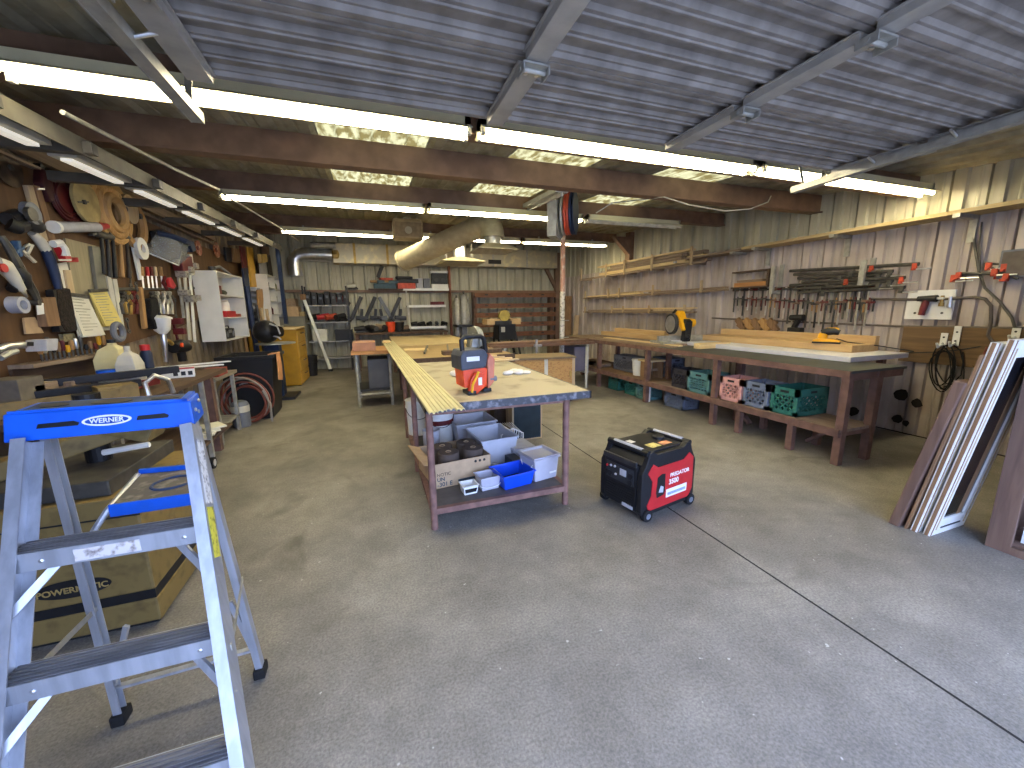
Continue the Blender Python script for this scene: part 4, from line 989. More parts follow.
crate('blue-grey crate behind the little wooden stool on the bench shelf', SLATE, (4.86, 5.5, SH), .33, .45, .34, 0)
crate('green crate on the floor under the far end of the bench, left one', TEAL, (4.45, 6.42, 0), .33, .33, .27, 0, 'crates on the floor under the bench')
crate('green crate on the floor under the bench, right of another green one', TEAL, (4.46, 5.85, 0), .33, .36, .27, 0, 'crates on the floor under the bench')
crate('pale grey-green slatted crate on the floor under the bench beside a white strip', TEALG, (4.42, 5.52, 0), .33, .30, .28, 0, 'crates on the floor under the bench', False)
crate('slate crate on the floor under the bench, nearest the camera of that row', SLATE, (4.5, 4.75, 0), .33, .42, .26, 0, 'crates on the floor under the bench', False)
solo(B().box(4.41, 4.44, 5.44, 5.475, 0, .31), 'white_strip', BONE, 'short white strip standing on end beside the slatted crate on the floor', 'strip')
bk = thing('bucket', 'white plastic bucket on the bench shelf between grey crate and wooden stool', 'bucket', (4.60, 5.98, SH))
B().lathe([(.11,0),(.135,.27),(.145,.27),(.145,.285),(.138,.30),(.125,.30),(.105,.02),(0,.02)], (4.60,5.98,SH), seg=22).build('tub', BONE, bk, smooth=True)
B().tube([V((4.60+.14*math.cos(a), 5.98-.02, SH+.27+.10*math.sin(a))) for a in [PI+PI*i/10 for i in range(11)]], .004, 5).build('bail_handle', BONE, bk)
st = thing('wooden_stool', 'small wooden step stool on the bench shelf right of the white bucket', 'stool', (4.62, 5.62, SH))
B().box(4.42, 4.80, 5.515, 5.80, SH+.30, SH+.325).build('seat', PINEX, st)
for x in (4.46, 4.72): B().box(x, x+.035, 5.53, 5.77, SH, SH+.30).build('leg', OLDWZ, st)
for y in range(1):
    B().box(4.50, 4.72, 5.62, 5.66, SH+.12, SH+.16).build('stretcher', OLDW, st)
for k, (y, l) in enumerate(((7.4,.5),(7.55,.4))): solo(B().cbox((4.62, y, SH+.03), (.3,l,.06)), 'wood_offcut', OLDW, ('dark wood offcut at the far end of the bench shelf', 'second dark wood offcut at the far end of the bench shelf')[k], 'offcut')

# ================================================================== things on the right wall
SHW = wood('shelf_lumber', '9c8862', 'b8a47c', .7, 'Y')
us = thing('plank_shelf', 'long yellowish wall shelf on steel arms high on the right wall near the door', 'shelf', (6.05, 3.2, 2.5))
B().box(5.88, 6.21, .6, 5.15, 2.525, 2.565).build('board', SHW, us)
for y in (1.2, 2.55, 3.75, 4.9): B().box(5.84, 6.22, y-.03, y+.03, 2.485, 2.525).box(6.18, 6.215, y-.03, y+.03, 2.25, 2.62).build('support_arm', GALV, us)
u2 = thing('plank_shelf', 'shorter weathered shelf further along the right wall, left of the long one', 'shelf', (6.05, 5.9, 2.5))
B().box(5.92, 6.21, 5.2, 6.9, 2.52, 2.55).build('board', OLDW, u2)
for y in (5.35, 6.7): B().box(5.88, 6.22, y-.03, y+.03, 2.48, 2.52).build('support_arm', GALV, u2)
def rack(name, label, x, z, y0, y1, posts, hpost):
    t = thing(name, label, 'lumber rack', (x, (y0+y1)/2, z))
    B().box(x-.02, x+.02, y0, y1, z-.05, z-.01).build('rail', OLDW, t)
    for y in posts:
        B().box(x-.03, XR-.02, y-.025, y+.025, z-.055, z-.012).build('arm', OLDW, t)
        B().box(x-.035, x-.005, y-.025, y+.025, z-.06, z+hpost).build('upright', PINEZ, t)
    return t
rack('lumber_rack', 'upper lumber rack on the right wall holding a stack of long boards', 5.9, 2.46, 5.9, 10.6, (6.25, 7.4, 8.4, 9.2, 10.5), .28)
k = 0
for (x, z, w, h, y0, y1, m_, lab) in ((5.99,2.47,.14,.05,6.9,10.1,PINE,'bottom front board'),(6.14,2.47,.13,.05,6.5,9.5,OLDW,'bottom rear board'),(5.98,2.525,.13,.045,7.0,9.8,OLDW,'second layer front board'),
        (6.13,2.525,.13,.05,6.6,9.2,PINE,'second layer rear board'),(6.0,2.58,.14,.05,7.0,9.6,OLDW,'third layer front board'),(6.14,2.585,.12,.05,6.6,9.3,OLDW,'third layer rear board'),(6.0,2.64,.15,.03,6.8,10.2,PINE,'pale top board')):
    y0, y1, z, h = y0-.45, y1-.5, 2.47+(z-2.47)*1.25, h*1.25
    solo(B().box(x-w/2, x+w/2, y0, y1, z, z+h), 'lumber_board', m_, lab+' of the lumber stack on the upper rack of the right wall', 'board', 'lumber on the upper rack')
rack('lumber_rack', 'middle lumber rack on the right wall with a few thin boards', 6.05, 1.93, 5.5, 10.6, (6.1, 7.5, 8.8, 9.3, 10.5), .17)
for (x, z, y0, y1, m_, lab) in ((6.12,1.93,8.0,10.45,PINE,'pale far-end strip'),(6.12,1.965,7.4,9.0,PINEZ,'light strip lying on another strip'),(6.12,1.93,5.6,7.7,OLDW,'brown plank at the near end')):
    solo(B().box(x-.05, x+.05, y0, y1, z, z+.03), 'lumber_board', m_, lab+' on the middle rack of the right wall', 'board', 'lumber on the middle rack')
rack('lumber_rack', 'lowest lumber rack on the right wall behind the mitre saw', 6.05, 1.53, 6.2, 10.6, (6.5, 7.6, 8.6, 9.1, 10.5), .12)
for (x, z, y0, y1, m_, lab) in ((6.12,1.53,7.6,10.4,OLDW,'weathered strip at the far end'),(6.12,1.565,6.3,9.2,PINE,'long pale strip on top'),(6.12,1.53,6.4,7.5,PINEZ,'short strip at the near end')):
    solo(B().box(x-.05, x+.05, y0, y1, z, z+.03), 'lumber_board', m_, lab+' on the lowest rack of the right wall', 'board', 'lumber on the lowest rack')
# shallow box shelf with brown boards, right end of the middle rack
bs = thing('box_shelf', 'low open box shelf with brown boards left of the bar clamps', 'shelf', wr(760, 285, .1))
p0, p1 = wr(735, 292, .1), wr(772, 288, .1); z0 = 1.93
B().box(6.04, 6.2, p1.y, p0.y, z0+.24, z0+.26).box(6.04, 6.2, p1.y, p1.y+.03, z0, z0+.24).box(6.04, 6.2, p1.y, p0.y, z0-.02, z0).build('shelf_box', DARKW, bs)
solo(B().box(6.06, 6.18, p1.y+.05, p0.y-.05, z0, z0+.07), 'lumber_board', wood('orange_board', '9c6c3e', 'b98350', .6, 'Y'), 'orange-brown board lying in the low box shelf', 'board')
solo(B().box(6.06, 6.18, p1.y+.10, p0.y-.1, z0+.075, z0+.11), 'lumber_board', OLDW, 'grey-brown board on top of the orange-brown one in the box shelf', 'board')
# horizontal bar clamps on two wall brackets
def bar_clamp(p0, p1, label, g, headm=CLAMPR, r=.012, heads=(.02, .35)):
    t = thing('bar_clamp', label, 'clamp', p0, 0, g)
    p0, p1 = V(p0), V(p1); d = p1-p0
    B().tube([p0, p1], r, 8).build('bar', IRON, t, smooth=True)
    for i, s in enumerate(heads):
        c = p0 + d*s
        b = B().cbox(c+V((-.015,0,-.03)), (.03,.045,.08)).cbox(c+V((-.03,0,-.055)), (.045,.03,.025))
        b.build('jaw', headm, t, .006)
    c = p0 + d*heads[0]
    B().cyl(c+V((-.02,-.02,-.06)), c+V((-.02,-.16,-.06)), .008, seg=8).build('screw', SILVER, t)
    return t
TIERS = ['topmost', 'second from top', 'third from top', 'fourth from top', 'fifth from top', 'sixth from top', 'lowest']
for k in range(7):
    pa = wr(905-12*(k % 3) - (0 if k else -14), 268+3.2*k - (4 if k == 0 else 0), .10+.02*(k % 2)); pb = wr(790+4*(k % 4), 271+3.6*k, .10+.02*(k % 2))
    bar_clamp(pa, pb, TIERS[k]+' horizontal bar clamp in the bundle on the right wall', 'horizontal bar clamps on the right wall', CLAMPR if k in (0, 3) else IRON, .022, (.02, .30+.07*k % .5))
for px, y0, y1, lab in ((874, 262, 285, 'near'), (783, 268, 294, 'far')):
    a, c = wr(px, y0, .03), wr(px, y1, .03)
    solo(B().box(XR-.22, XR-.03, a.y-.03, a.y+.03, c.z, c.z+.04).box(XR-.25, XR-.21, a.y-.03, a.y+.03, c.z, a.z+.02).box(XR-.06, XR-.03, a.y-.03, a.y+.03, c.z-.02, a.z+.05), 'clamp_bracket', GALV, 'wooden wall bracket carrying the '+lab+' end of the horizontal bar clamps', 'bracket')
# F-clamps hanging in a long row
hb_ = thing('clamp_rail', 'wooden rail the row of small clamps hangs from', 'rail', wr(805, 287, .05))
a, c = wr(872, 286, .05), wr(733, 290, .05)
B().bar(a, c, .02, .05).build('rail', DARKW, hb_)
def fclamp(p, L, label, m_, jm):
    t = thing('f_clamp', label, 'clamp', p, 0, 'small clamps hanging in a row')
    p = V(p); B().box(p.x-.006, p.x+.006, p.y-.011, p.y+.011, p.z-L, p.z+.03).build('bar', m_, t)
    B().cbox(p+V((-.005,-.04,.0)), (.022,.105,.028)).build('fixed_jaw', jm, t)
    q = p+V((0,0,-.10-.25*(L-.15)))
    B().cbox(q+V((-.005,-.04,.0)), (.022,.10,.026)).build('sliding_jaw', jm, t)
    B().cyl(q+V((-.005,-.075,-.12)), q+V((-.005,-.075,.04)), .011, seg=8).build('screw_handle', (BLACK, HANDLE, DKRED)[int(p.y*37) % 3], t)
    return t
NF = 30
ordw = ['first','second','third','fourth','fifth','sixth','seventh','eighth','ninth','tenth','eleventh','twelfth','thirteenth','fourteenth','fifteenth','sixteenth','seventeenth','eighteenth','nineteenth','twentieth','twenty-first','twenty-second','twenty-third','twenty-fourth','twenty-fifth','twenty-sixth','twenty-seventh','twenty-eighth','twenty-ninth','thirtieth']
for k in range(NF):
    s = (k+.5)/NF; px = 733+139*s; p = wr(px, 290-2.5*s, .075)
    L = (.42 if k < 8 else .55)*(.8+.4*random.random()) * (1 if k < 24 else .9)
    fclamp(p, L, ordw[k]+' small clamp, counted from the box shelf, in the row hanging on the right wall', (IRON, SILVER, DKSTEEL, GALV)[(k*7) % 4], (IRON, DKSTEEL, DKRED, IRON, BROWN)[(k*3) % 5])
# clamps on the right near the electrical box
for k, (x0, y0, x1, y1) in enumerate(((953, 276, 1016, 271), (958, 273, 1022, 275), (985, 263, 1020, 266), (992, 268, 1018, 279))):
    bar_clamp(wr(x0, y0, .08+.02*k), wr(x1, y1, .08+.02*k), ('longest horizontal clamp of the near cluster, its orange jaw at the far end', 'black-barred clamp under the orange jaws beside the electrical box', 'upper short orange clamp beside the grey electrical box', 'lower orange clamp beside the grey electrical box')[k], 'clamps beside the electrical box', CLAMPR, .012, (.03, .75) if k < 2 else (.15, .6))
eb = thing('electrical_box', 'grey electrical box on the right wall at the picture edge', 'electrical box', wr(1018, 272, .1))
p = wr(1021, 262, .0); B().box(XR-.14, XR-.035, p.y-.12, p.y+.10, p.z-.16, p.z+.12).build('enclosure', GREY, eb, .006)
B().box(XR-.148, XR-.138, p.y-.10, p.y+.08, p.z-.14, p.z+.10).build('cover', mat('brown_grey_cover', '5f564f', .6), eb)
# white board with a drill and fittings
wbd = thing('white_board', 'white backing board screwed to the right wall beneath the clamps', 'board', wr(931, 304, .04))
a, c, e, f_ = wr(909, 291, .05), wr(957, 290, .05), wr(950, 319, .05), wr(905, 319, .05)
B().box(XR-.06, XR-.038, min(c.y, e.y), max(a.y, f_.y), f_.z, a.z).build('panel', BONE, wbd, .003)
for q in ((915, 313), (942, 313)): 
    p = wr(*q, .06); B().cyl(p, p+V((-.008,0,0)), .012, seg=8).build('screw_head', IRON, wbd)
p = wr(926, 303, .10)
dv = thing('air_tool', 'dark red air drill hanging on the white backing board', 'drill', p)
B().cyl(p+V((0,-.09,.05)), p+V((0,.08,.05)), .04, .03, seg=14).build('motor_body', DKSTEEL, dv)
B().tube([p+V((0,.0,.03)), p+V((-.01,.01,-.06)), p+V((-.01,.02,-.14))], [.032,.034,.03], 10).build('handle', DKRED, dv, smooth=True)
B().cyl(p+V((0,-.09,.05)), p+V((0,-.15,.05)), .015, seg=10).build('chuck', SILVER, dv)
for q, lab in (((942, 300), 'brass air coupling on the white backing board, left one'), ((950, 301), 'silver air coupling on the white backing board, right one')):
    p = wr(*q, .08); solo(B().cyl(p+V((0,0,.05)), p+V((0,0,-.03)), .016, seg=10).cyl(p+V((0,0,-.03)), p+V((0,0,-.07)), .024, seg=10), 'air_coupling', BRASS if q[0] < 945 else SILVER, lab, 'fitting')
# pipes and cables on the wall
PIPE = mat('painted_conduit', '5f564e', .6, .1, .1, 12)
solo(B().tube([wr(870, 299, .06), wr(905, 299.5, .06), wr(940, 299.5, .06), wr(975, 297, .06), wr(985, 299, .06), wr(991, 306, .06), wr(991, 322, .06), wr(988, 335, .06), wr(994, 344, .06)], .016), 'conduit_pipe', PIPE, 'grey conduit crossing the white backing board and bending down at its near end', 'pipe')
solo(B().tube([wr(712, 318, .05), wr(800, 322, .05), wr(905, 326.5, .05), wr(1023, 328, .05)], .013), 'long_pipe', PIPE, 'thin horizontal pipe along the right wall above the bench', 'pipe')
solo(B().tube([wr(971, 222, .05), wr(974, 240, .06), wr(979, 272, .08), wr(985, 288, .08), wr(1000, 302, .07), wr(1012, 318, .07), wr(1018, 338, .06)], .012), 'cable', mat('grey_cable', '56524b', .6), 'grey cable hanging down past the near clamp cluster and curving to the right', 'cable')
solo(B().tube([wr(982, 222, .05), wr(979, 245, .06), wr(980, 270, .08)], .008), 'cable', mat('grey_cable', '56524b', .6), 'thin cable running up the right wall from the near clamp cluster', 'cable')
# brown plywood backing with cord, brackets
a, c = wr(905, 326, .04), wr(1023, 372, .04)
bp = solo(B().box(XR-.062, XR-.04, wr(1023, 340).y-.6, a.y, c.z, a.z), 'plywood_backing', wood('stained_ply', '5f4c37', '7b6245', .8, 'Y', 2), 'stained brown plywood backing on the right wall behind the hanging black cord', 'panel')
cc = thing('coiled_cable', 'black extension cord looped over hooks on the stained plywood', 'cord', wr(945, 372, .1))
def loop(pts, r=.0065): return B().tube([wr(x, y, o) for x, y, o in pts], r, 6)
for k, (dx, dy, w_) in enumerate(((0, 0, 1.), (2, 3, .8), (-1, 6, 1.15), (4, -3, .9), (1, 9, .7))):
    o = .08+.02*k; cxp = 942+dx
    loop([(cxp+(944-cxp)*(1-abs(math.sin(a/2)))*.8 + 11*w_*math.sin(a), 366+dy*.5-(19+dy*.2)*math.cos(a)+3*math.sin(2*a+k), o) for a in [2*PI*i/18 for i in range(19)]]).build('cord_loop', RUBBER, cc, smooth=True)
loop([(943,346,.09),(952,344,.09),(960,350,.08),(963,362,.08),(961,375,.08),(952,384,.08),(944,387,.08)]).build('cord_loop', RUBBER, cc, smooth=True)
loop([(963,352,.08),(964,372,.07),(963,390,.07)]).build('cord_tail', RUBBER, cc, smooth=True)
for q, h, lab in (((944, 340), .16, 'short white hook bracket the black cord hangs on'), ((957, 336), .22, 'longer white slotted bracket right of the short hook bracket'), ((1016, 334), .12, 'white bracket just above the leaning shutters')):
    p = wr(*q, .07); t = thing('hook_bracket', lab, 'bracket', p)
    B().box(p.x-.012, p.x+.0, p.y-.03, p.y+.03, p.z-h/2, p.z+h/2).build('plate', BONE, t, .003)
    B().tube([p+V((-.01,0,-h/2+.03)), p+V((-.10,0,-h/2)), p+V((-.13,0,-h/2+.05))], .012, 8).build('hook', BONE, t)
    for s in (-.25, .2): B().cyl(p+V((-.012,0,h*s)), p+V((-.016,0,h*s)), .010, seg=8).build('slot', BLACK, t)
solo(loop([(987,347,.06),(983,356,.07),(980,366,.07),(982,376,.07),(987,372,.06),(990,360,.06)], .01), 'red_hose', mat('rust_red_hose', '7c4034', .6), 'rust red hose loop just left of the leaning shutters top', 'hose')
# corbel-shaped wooden blocks and a dark tool behind the beams
cr_ = thing('shelf_ledge', 'narrow ledge on the right wall carrying carved wooden blocks', 'ledge', wr(765, 334, .1))
B().box(XR-.22, XR-.03, wr(800,334).y, wr(733,334).y, 1.165, 1.19).build('board', OLDW, cr_)
for k in range(5):
    p = wr(739+8*k, 333, .10); b = B().bar((p.x, p.y-.10, 1.20), (p.x, p.y+.06, 1.38), .09, .055, (1,0,0)).bar((p.x, p.y+.02, 1.24), (p.x, p.y-.06, 1.36), .085, .04, (1,0,0))
    solo(b, 'wooden_block', HANDLE if k % 2 else OLDWZ, ordw[k]+' slanted wooden block from the far end of the wall ledge', 'wood block', 'slanted wooden blocks on the ledge')
p = wr(796, 326, .12)
t = thing('black_tool', 'black cordless tool standing behind the timber beams', 'tool', (p.x, p.y, 1.19))
B().cbox((p.x, p.y, 1.23), (.10,.20,.08)).build('battery_foot', BLACK, t, .01)
B().bar((p.x, p.y+.03, 1.26), (p.x, p.y-.03, 1.40), .06, .07, (1,0,0)).build('handle', BLACK, t, .01)
B().cyl((p.x, p.y-.10, 1.42), (p.x, p.y+.10, 1.42), .05, .04, seg=12).build('body', BLACKM, t)
# rust holes low on the wall
for k, (x, y, s) in enumerate(((903, 394, .07), (919, 403, .05), (899, 419, .05), (907, 423, .035), (855, 411, .06), (925, 358, .04))):
    p = wr(x, y, 0)
    q = [V((XR-.036, p.y+s*(.8+.5*random.random())*math.cos(a), p.z+s*(.8+.6*random.random())*math.sin(a))) for a in [2*PI*i/9 for i in range(9)]]
    o = B().prism(q, (-.004,0,0)).build('trim_%d' % (6+k), mat('rust_hole', '1d1712', .9)); o['kind'] = 'structure'
# long timber leaning in the far right corner
solo(B().hexa([(5.68,11.2,0),(5.95,11.2,0),(5.95,11.26,0),(5.68,11.26,0)], [(5.95,11.6,2.0),(6.17,11.6,2.0),(6.17,11.66,2.0),(5.95,11.66,2.0)]), 'leaning_board', OLDWZ, 'tall brown board leaning in the far right corner', 'board')
solo(B().hexa([(5.75,10.9,0),(5.95,10.9,0),(5.95,10.94,0),(5.75,10.94,0)], [(6.05,11.1,1.4),(6.19,11.1,1.4),(6.19,11.14,1.4),(6.05,11.14,1.4)]), 'leaning_board', PINEZ, 'shorter light brown board leaning in front of the tall one in the far right corner', 'board')
fr_ = aty(586, 264, 12.0)
t = thing('corner_hatch', 'dark wooden frame hanging in the far right corner', 'frame', fr_)
b = B(); w, h = .38, .38
for x0,x1,z0,z1 in ((-w,w,-h,-h+.06),(-w,w,h-.06,h),(-w,-w+.06,-h,h),(w-.06,w,-h,h)): b.box(fr_.x+x0, fr_.x+x1, 12.0, 12.04, fr_.z+z0, fr_.z+z1)
b.build('frame', DARKW, t)
B().box(fr_.x-w+.04, fr_.x+w-.04, 12.045, 12.055, fr_.z-h+.04, fr_.z+h-.04).build('panel', DKSTEEL, t)
# ================================================================== left wall: pegboard and everything on it
def P2(pts, off): return [wl(x, y, off) for x, y in pts]
def plate(name, m, pts, off, th, label, cat, group=None, bevel=0, parent=None):
    b = B().prism(P2(pts, off), (th, 0, 0))
    if parent is not None: return b.build(name, m, parent, bevel)
    return solo(b, name, m, label, cat, group, bevel)
def wdisc(b, px, py, R, off, th, seg=28):
    p = wl(px, py, off); return b.cyl(p, p+V((th,0,0)), R, seg=seg)
def vr(px, y0, y1, off=0): return abs(wl(px, y0, off).z - wl(px, y1, off).z)/2
pb = plate('pegboard', PEG, [(-40,140),(4,152),(50,180),(90,197),(140,219),(185,240),(240,262),(250,268),(250,290),(200,318),(170,330),(120,345),(60,362),(-40,388)], .005, .02, 'large brown pegboard on the left wall covered with hand tools', 'pegboard')
b = B()
for i in range(46):
    for j in range(18):
        pass
solo(B().bar(wl(116, 289, .05), wl(194, 288, .05), .02, .03), 'tool_rail', IRON, 'thin dark rail across the pegboard that pliers hang on', 'rail')
# saw blades and discs, top row
t = thing('saw_blade', 'dark thin saw blade high on the pegboard at the picture edge', 'saw blade', wl(7, 167, .05))
R = vr(7, 149, 185); wdisc(B(), 7, 167, R, .04, .006).build('disc', mat('rusty_blade', '4a3c30', .5, .4, .3, 14), t)
wdisc(B(), 7, 167, .02, .03, .03, 10).build('hanger_peg', IRON, t)
t = thing('tool_pouch', 'dark red leather tool pouch hanging left of the big red disc', 'pouch', wl(39, 185, .05))
plate('pouch', mat('oxblood_leather', '3a1216', .6, 0, .25, 14), [(33,168),(38,170),(44,180),(46,200),(42,202),(36,190),(32,182)], .03, .06, '', '', bevel=.01, parent=t)
wdisc(B(), 35, 167, .03, .03, .05, 10).build('hanger_loop', BLACK, t); plate('buckle', SILVER, [(37,188),(44,188),(44,190),(37,190)], .092, .006, '', '', parent=t)
t = thing('sanding_disc', 'large dark red abrasive disc behind the round cream one', 'disc', wl(66, 199, .05))
R = vr(64, 176, 221)
wdisc(B(), 66, 199, R, .035, .012, 36).build('disc', DKRED, t)
for f_ in (.9, .75, .6): B().ring(wl(66, 199, .048), R*f_, .012, (1,0,0), 36, 5).build('raised_ring', mat('dark_red_ring', '481316', .5), t)
t = thing('buffing_disc', 'round cream lambswool disc overlapping the dark red disc', 'disc', wl(83, 202, .07))
R = vr(83, 182, 221)
B().lathe([(R*.2,0),(R,.01),(R*1.0,.035),(R*.8,.05),(.03,.055)], wl(83, 202, .07), (1,0,0), 32).build('disc', mat('lambswool', 'b3a06c', .9, 0, .18, 8), t, smooth=True)
wdisc(B(), 83, 202, .02, .12, .02, 12).build('centre_nut', IRON, t)
B().bar(wl(78, 202, .128), wl(100, 202, .115), .006, .012).build('seam', IRON, t)
for k, (x, y, R, m_) in enumerate(((110, 210, .36, 'b08a52'), (112, 212, .27, '9c7442'), (115, 213, .18, 'b48f5a'))):
    t = thing('wooden_ring', ('largest wooden ring of the nested set beside the cream disc', 'middle wooden ring of the nested set beside the cream disc', 'smallest wooden ring of the nested set beside the cream disc')[k], 'ring', wl(x, y, .05), 0, 'nested wooden rings')
    B().ring(wl(x, y, .06+.03*k), R*.85, .045, (1,0,0), 30, 8).build('ring', wood('ring_wood_%d' % k, m_, 'c29c66', .6, 'Z'), t, smooth=True)
t = thing('wooden_pulley', 'small pale wooden wheel above the nested rings', 'wheel', wl(125, 209, .08))
B().lathe([(.14,0),(.15,.01),(.15,.05),(.13,.06),(.03,.06)], wl(125.5, 209, .09), (1,0,0), 24).build('wheel', PINEZ, t, smooth=True); wdisc(B(), 125.5, 209, .025, .145, .012, 10).build('hub', IRON, t)
t = thing('wooden_hoop', 'curved brown wooden hoop right of the nested rings', 'hoop', wl(131, 222, .06))
B().ring(wl(131, 222, .07), .24, .05, (1,0,0), 26, 8).build('hoop', HANDLE, t, smooth=True); wdisc(B(), 133, 216, .03, .05, .08, 10).build('peg', IRON, t)
plate('wood_strip', PINEZ, [(22,185),(28,185),(44,241),(37,241)], .03, .03, 'left pale wooden strip slanting on the pegboard', 'wood strip', 'slanting wood strips', .003)
plate('wood_strip', OLDWZ, [(29,185),(35,186),(51,241),(45,241)], .03, .035, 'right pale wooden strip slanting on the pegboard beside another strip', 'wood strip', 'slanting wood strips', .003)
t = thing('caulking_tube', 'white tube with a red end lying across pegs under the discs', 'tube', wl(80, 227, .1))
p0, p1, p2 = wl(56, 227, .12), wl(97, 227, .12), wl(107, 226, .12)
B().cyl(p0, p1, .044, seg=18).build('tube_body', LGREY, t, smooth=True); B().cyl(p1, p2, .04, .025, seg=16).build('red_cap', RED, t, smooth=True); B().cyl(p0, p0+(p0-p1)*.06, .05, seg=18).build('end_ring', BONE, t)
t = thing('angle_grinder', 'grey angle grinder hung on the pegboard beside the wood strips', 'grinder', wl(28, 216, .1))
B().tube([wl(8,220,.12), wl(18,217,.12), wl(30,222,.13), wl(39,228,.13)], [.05,.06,.065,.045], 12).build('body', DKSTEEL, t, smooth=True)
wdisc(B(), 27, 213, .08, .15, .04, 22).build('guard', GREY, t); wdisc(B(), 28, 214, .05, .2, .03, 14).build('spindle', IRON, t)
B().tube([wl(9,224,.14), wl(16,227,.16), wl(22,225,.15)], .05, 9).build('side_handle', BLACK, t, smooth=True)
t = thing('hand_saw', 'blue-handled saw hanging with its pale handle up', 'saw', wl(46, 255, .08))
B().tube([wl(32,233,.08), wl(40,241,.08), wl(46,250,.08)], [.028,.036,.036], 9).build('pale_grip', OFFW, t, smooth=True)
B().tube([wl(46,250,.08), wl(50,260,.08), wl(55,275,.08), wl(58,289,.08)], [.036,.036,.032,.022], 9).build('blue_body', NAVY, t, smooth=True)
plate('toothed_blade', DKSTEEL, [(52,262),(57,266),(63,290),(58,292)], .06, .008, '', '', parent=t)
t = thing('pipe_cutter', 'red and white ratchet pipe cutter hanging beside the pale board', 'cutter', wl(60, 252, .12))
plate('jaw_body', RED, [(52,247),(57,246),(66,260),(71,257),(72,262),(60,262)], .10, .05, '', '', bevel=.008, parent=t)
B().tube([wl(53,244,.14), wl(60,243,.15), wl(64,249,.15), wl(66,256,.15)], .03, 8).build('handle', BONE, t, smooth=True)
plate('steel_blade', SILVER, [(58,259),(70,259),(70,261),(58,261)], .155, .01, '', '', parent=t)
t = thing('set_square', 'white metal set square on the pegboard left of the blue saw', 'square', wl(27, 256, .06))
for q in ([(18,249),(21,249),(35,262),(33,263)], [(18,249),(20,249),(27,243),(29,245)], [(29,244),(32,245),(26,257),(24,255)]): plate('limb', OFFW, q, .05, .015, '', '', parent=t)
t = thing('heat_gun', 'white and red heat gun hanging at the left edge of the pegboard', 'heat gun', wl(8, 270, .1))
B().tube([wl(-6,262,.12), wl(4,266,.12), wl(12,276,.12), wl(22,290,.12)], [.045,.05,.04,.025], 12).build('body', OFFW, t, smooth=True)
wdisc(B(), 2, 268, .03, .165, .015, 18).build('red_ring', RED, t); B().cyl(wl(22,290,.12), wl(27,297,.12), .02, .006, seg=8).build('nozzle', SILVER, t)
t = thing('masking_tape', 'thick white roll of tape on a peg at the left edge', 'tape roll', wl(11, 305, .1))
R = vr(11, 297, 314); B().lathe([(R*.55,0),(R*.95,0),(R*.95,.07),(R*.55,.07),(R*.55,0)], wl(11, 305, .10), (1,0,0), 28, False).build('roll', LGREY, t, smooth=True); wdisc(B(), 11, 303, .02, .03, .16, 10).build('peg', IRON, t)
t = thing('sanding_block', 'wooden float with a pale label hanging beside the dark broom head', 'block', wl(42, 310, .08))
plate('block', OLDWZ, [(33,298),(46,297),(52,326),(38,327)], .05, .06, '', '', bevel=.006, parent=t); plate('label', BONE, [(36,303),(43,303),(44,314),(37,315)], .112, .003, '', '', parent=t)
t = thing('push_broom', 'dark brown bristle broom head hanging beside the notes', 'broom', wl(58, 310, .1))
b = B(); pr = P2([(48,289),(62,288),(70,331),(58,333),(50,320)], .05); b.prism(pr, (.06,0,0)); b.build('bristles', mat('dark_bristle', '231a14', .95, 0, .5, 60, .6), t, .02)
plate('broom_back', BLACK, [(45,290),(50,289),(59,332),(52,332)], .05, .05, '', '', parent=t)
plate('plywood_sheet', wood('grey_ply', '8b8268', 'a1977b', .8, 'Z'), [(63,238),(99,247),(108,308),(76,314)], .027, .014, 'pale grey sheet of plywood fixed to the pegboard behind the notes', 'panel')
plate('grey_level', mat('grey_level', '77766a', .6, .2, .1, 10), [(88,246),(96,247),(104,288),(94,290)], .045, .03, 'grey spirit level hanging on the pale plywood sheet', 'level', bevel=.004)
plate('level', PINEZ, [(62,270),(68,270),(76,312),(70,314)], .045, .02, 'thin pale lath hanging over the plywood, left of the grey level', 'lath')
t = thing('note_board', 'white framed board holding the yellow notepad', 'board', wl(106, 305, .05))
for q in ([(110,279),(114,279),(122,329),(118,329)], [(95,326),(118,325),(122,329),(95,331)], [(104,276),(108,276),(117,327),(113,327)]): plate('frame_bar', OFFW, q, .05, .025, '', '', bevel=.003, parent=t)
def notes(label, pts, m_, off, n):
    t = thing('notepad', label, 'notepad', wl(*pts[0], off))
    for k in range(3):
        s = .004*k; b = B(); q = P2([(x-1.2*(2-k)*(i in (2,3))*.5, y+1.0*(2-k)*(i in (2,3))*.5) for i, (x, y) in enumerate(pts)], off+s)
        for i in (2, 3): q[i] = q[i] + V((.03+.012*k, 0, 0))
        b.prism(q, (.003, 0, 0)); b.build('sheet', m_, t)
    q = P2(pts, off+.014); q[2] += V((.054,0,0)); q[3] += V((.054,0,0))
    random.seed(n)
    for k in range(11):
        s = .10+.075*k; a = q[0]+(q[3]-q[0])*s; c = q[1]+(q[2]-q[1])*s; l0, l1 = .12+.08*random.random(), .5+.4*random.random()
        B().bar(a+(c-a)*l0+V((.003,0,0)), a+(c-a)*l1+V((.003,0,0)), .002, .006).build('pencil_line', mat('pencil_grey', 'a39e88', .8), t)
    B().bar(q[0]+V((.01,0,0)), q[1]+V((.01,0,0)), .02, .03).build('clip', IRON, t)
notes('white handwritten notepad pages hanging in front of the plywood sheet', [(66,294),(87,297),(98,335),(75,337)], PAPER, .07, 3)
notes('yellow handwritten notepad in the white frame', [(88,291),(106,290),(116,325),(98,326)], YPAPER, .055, 5)
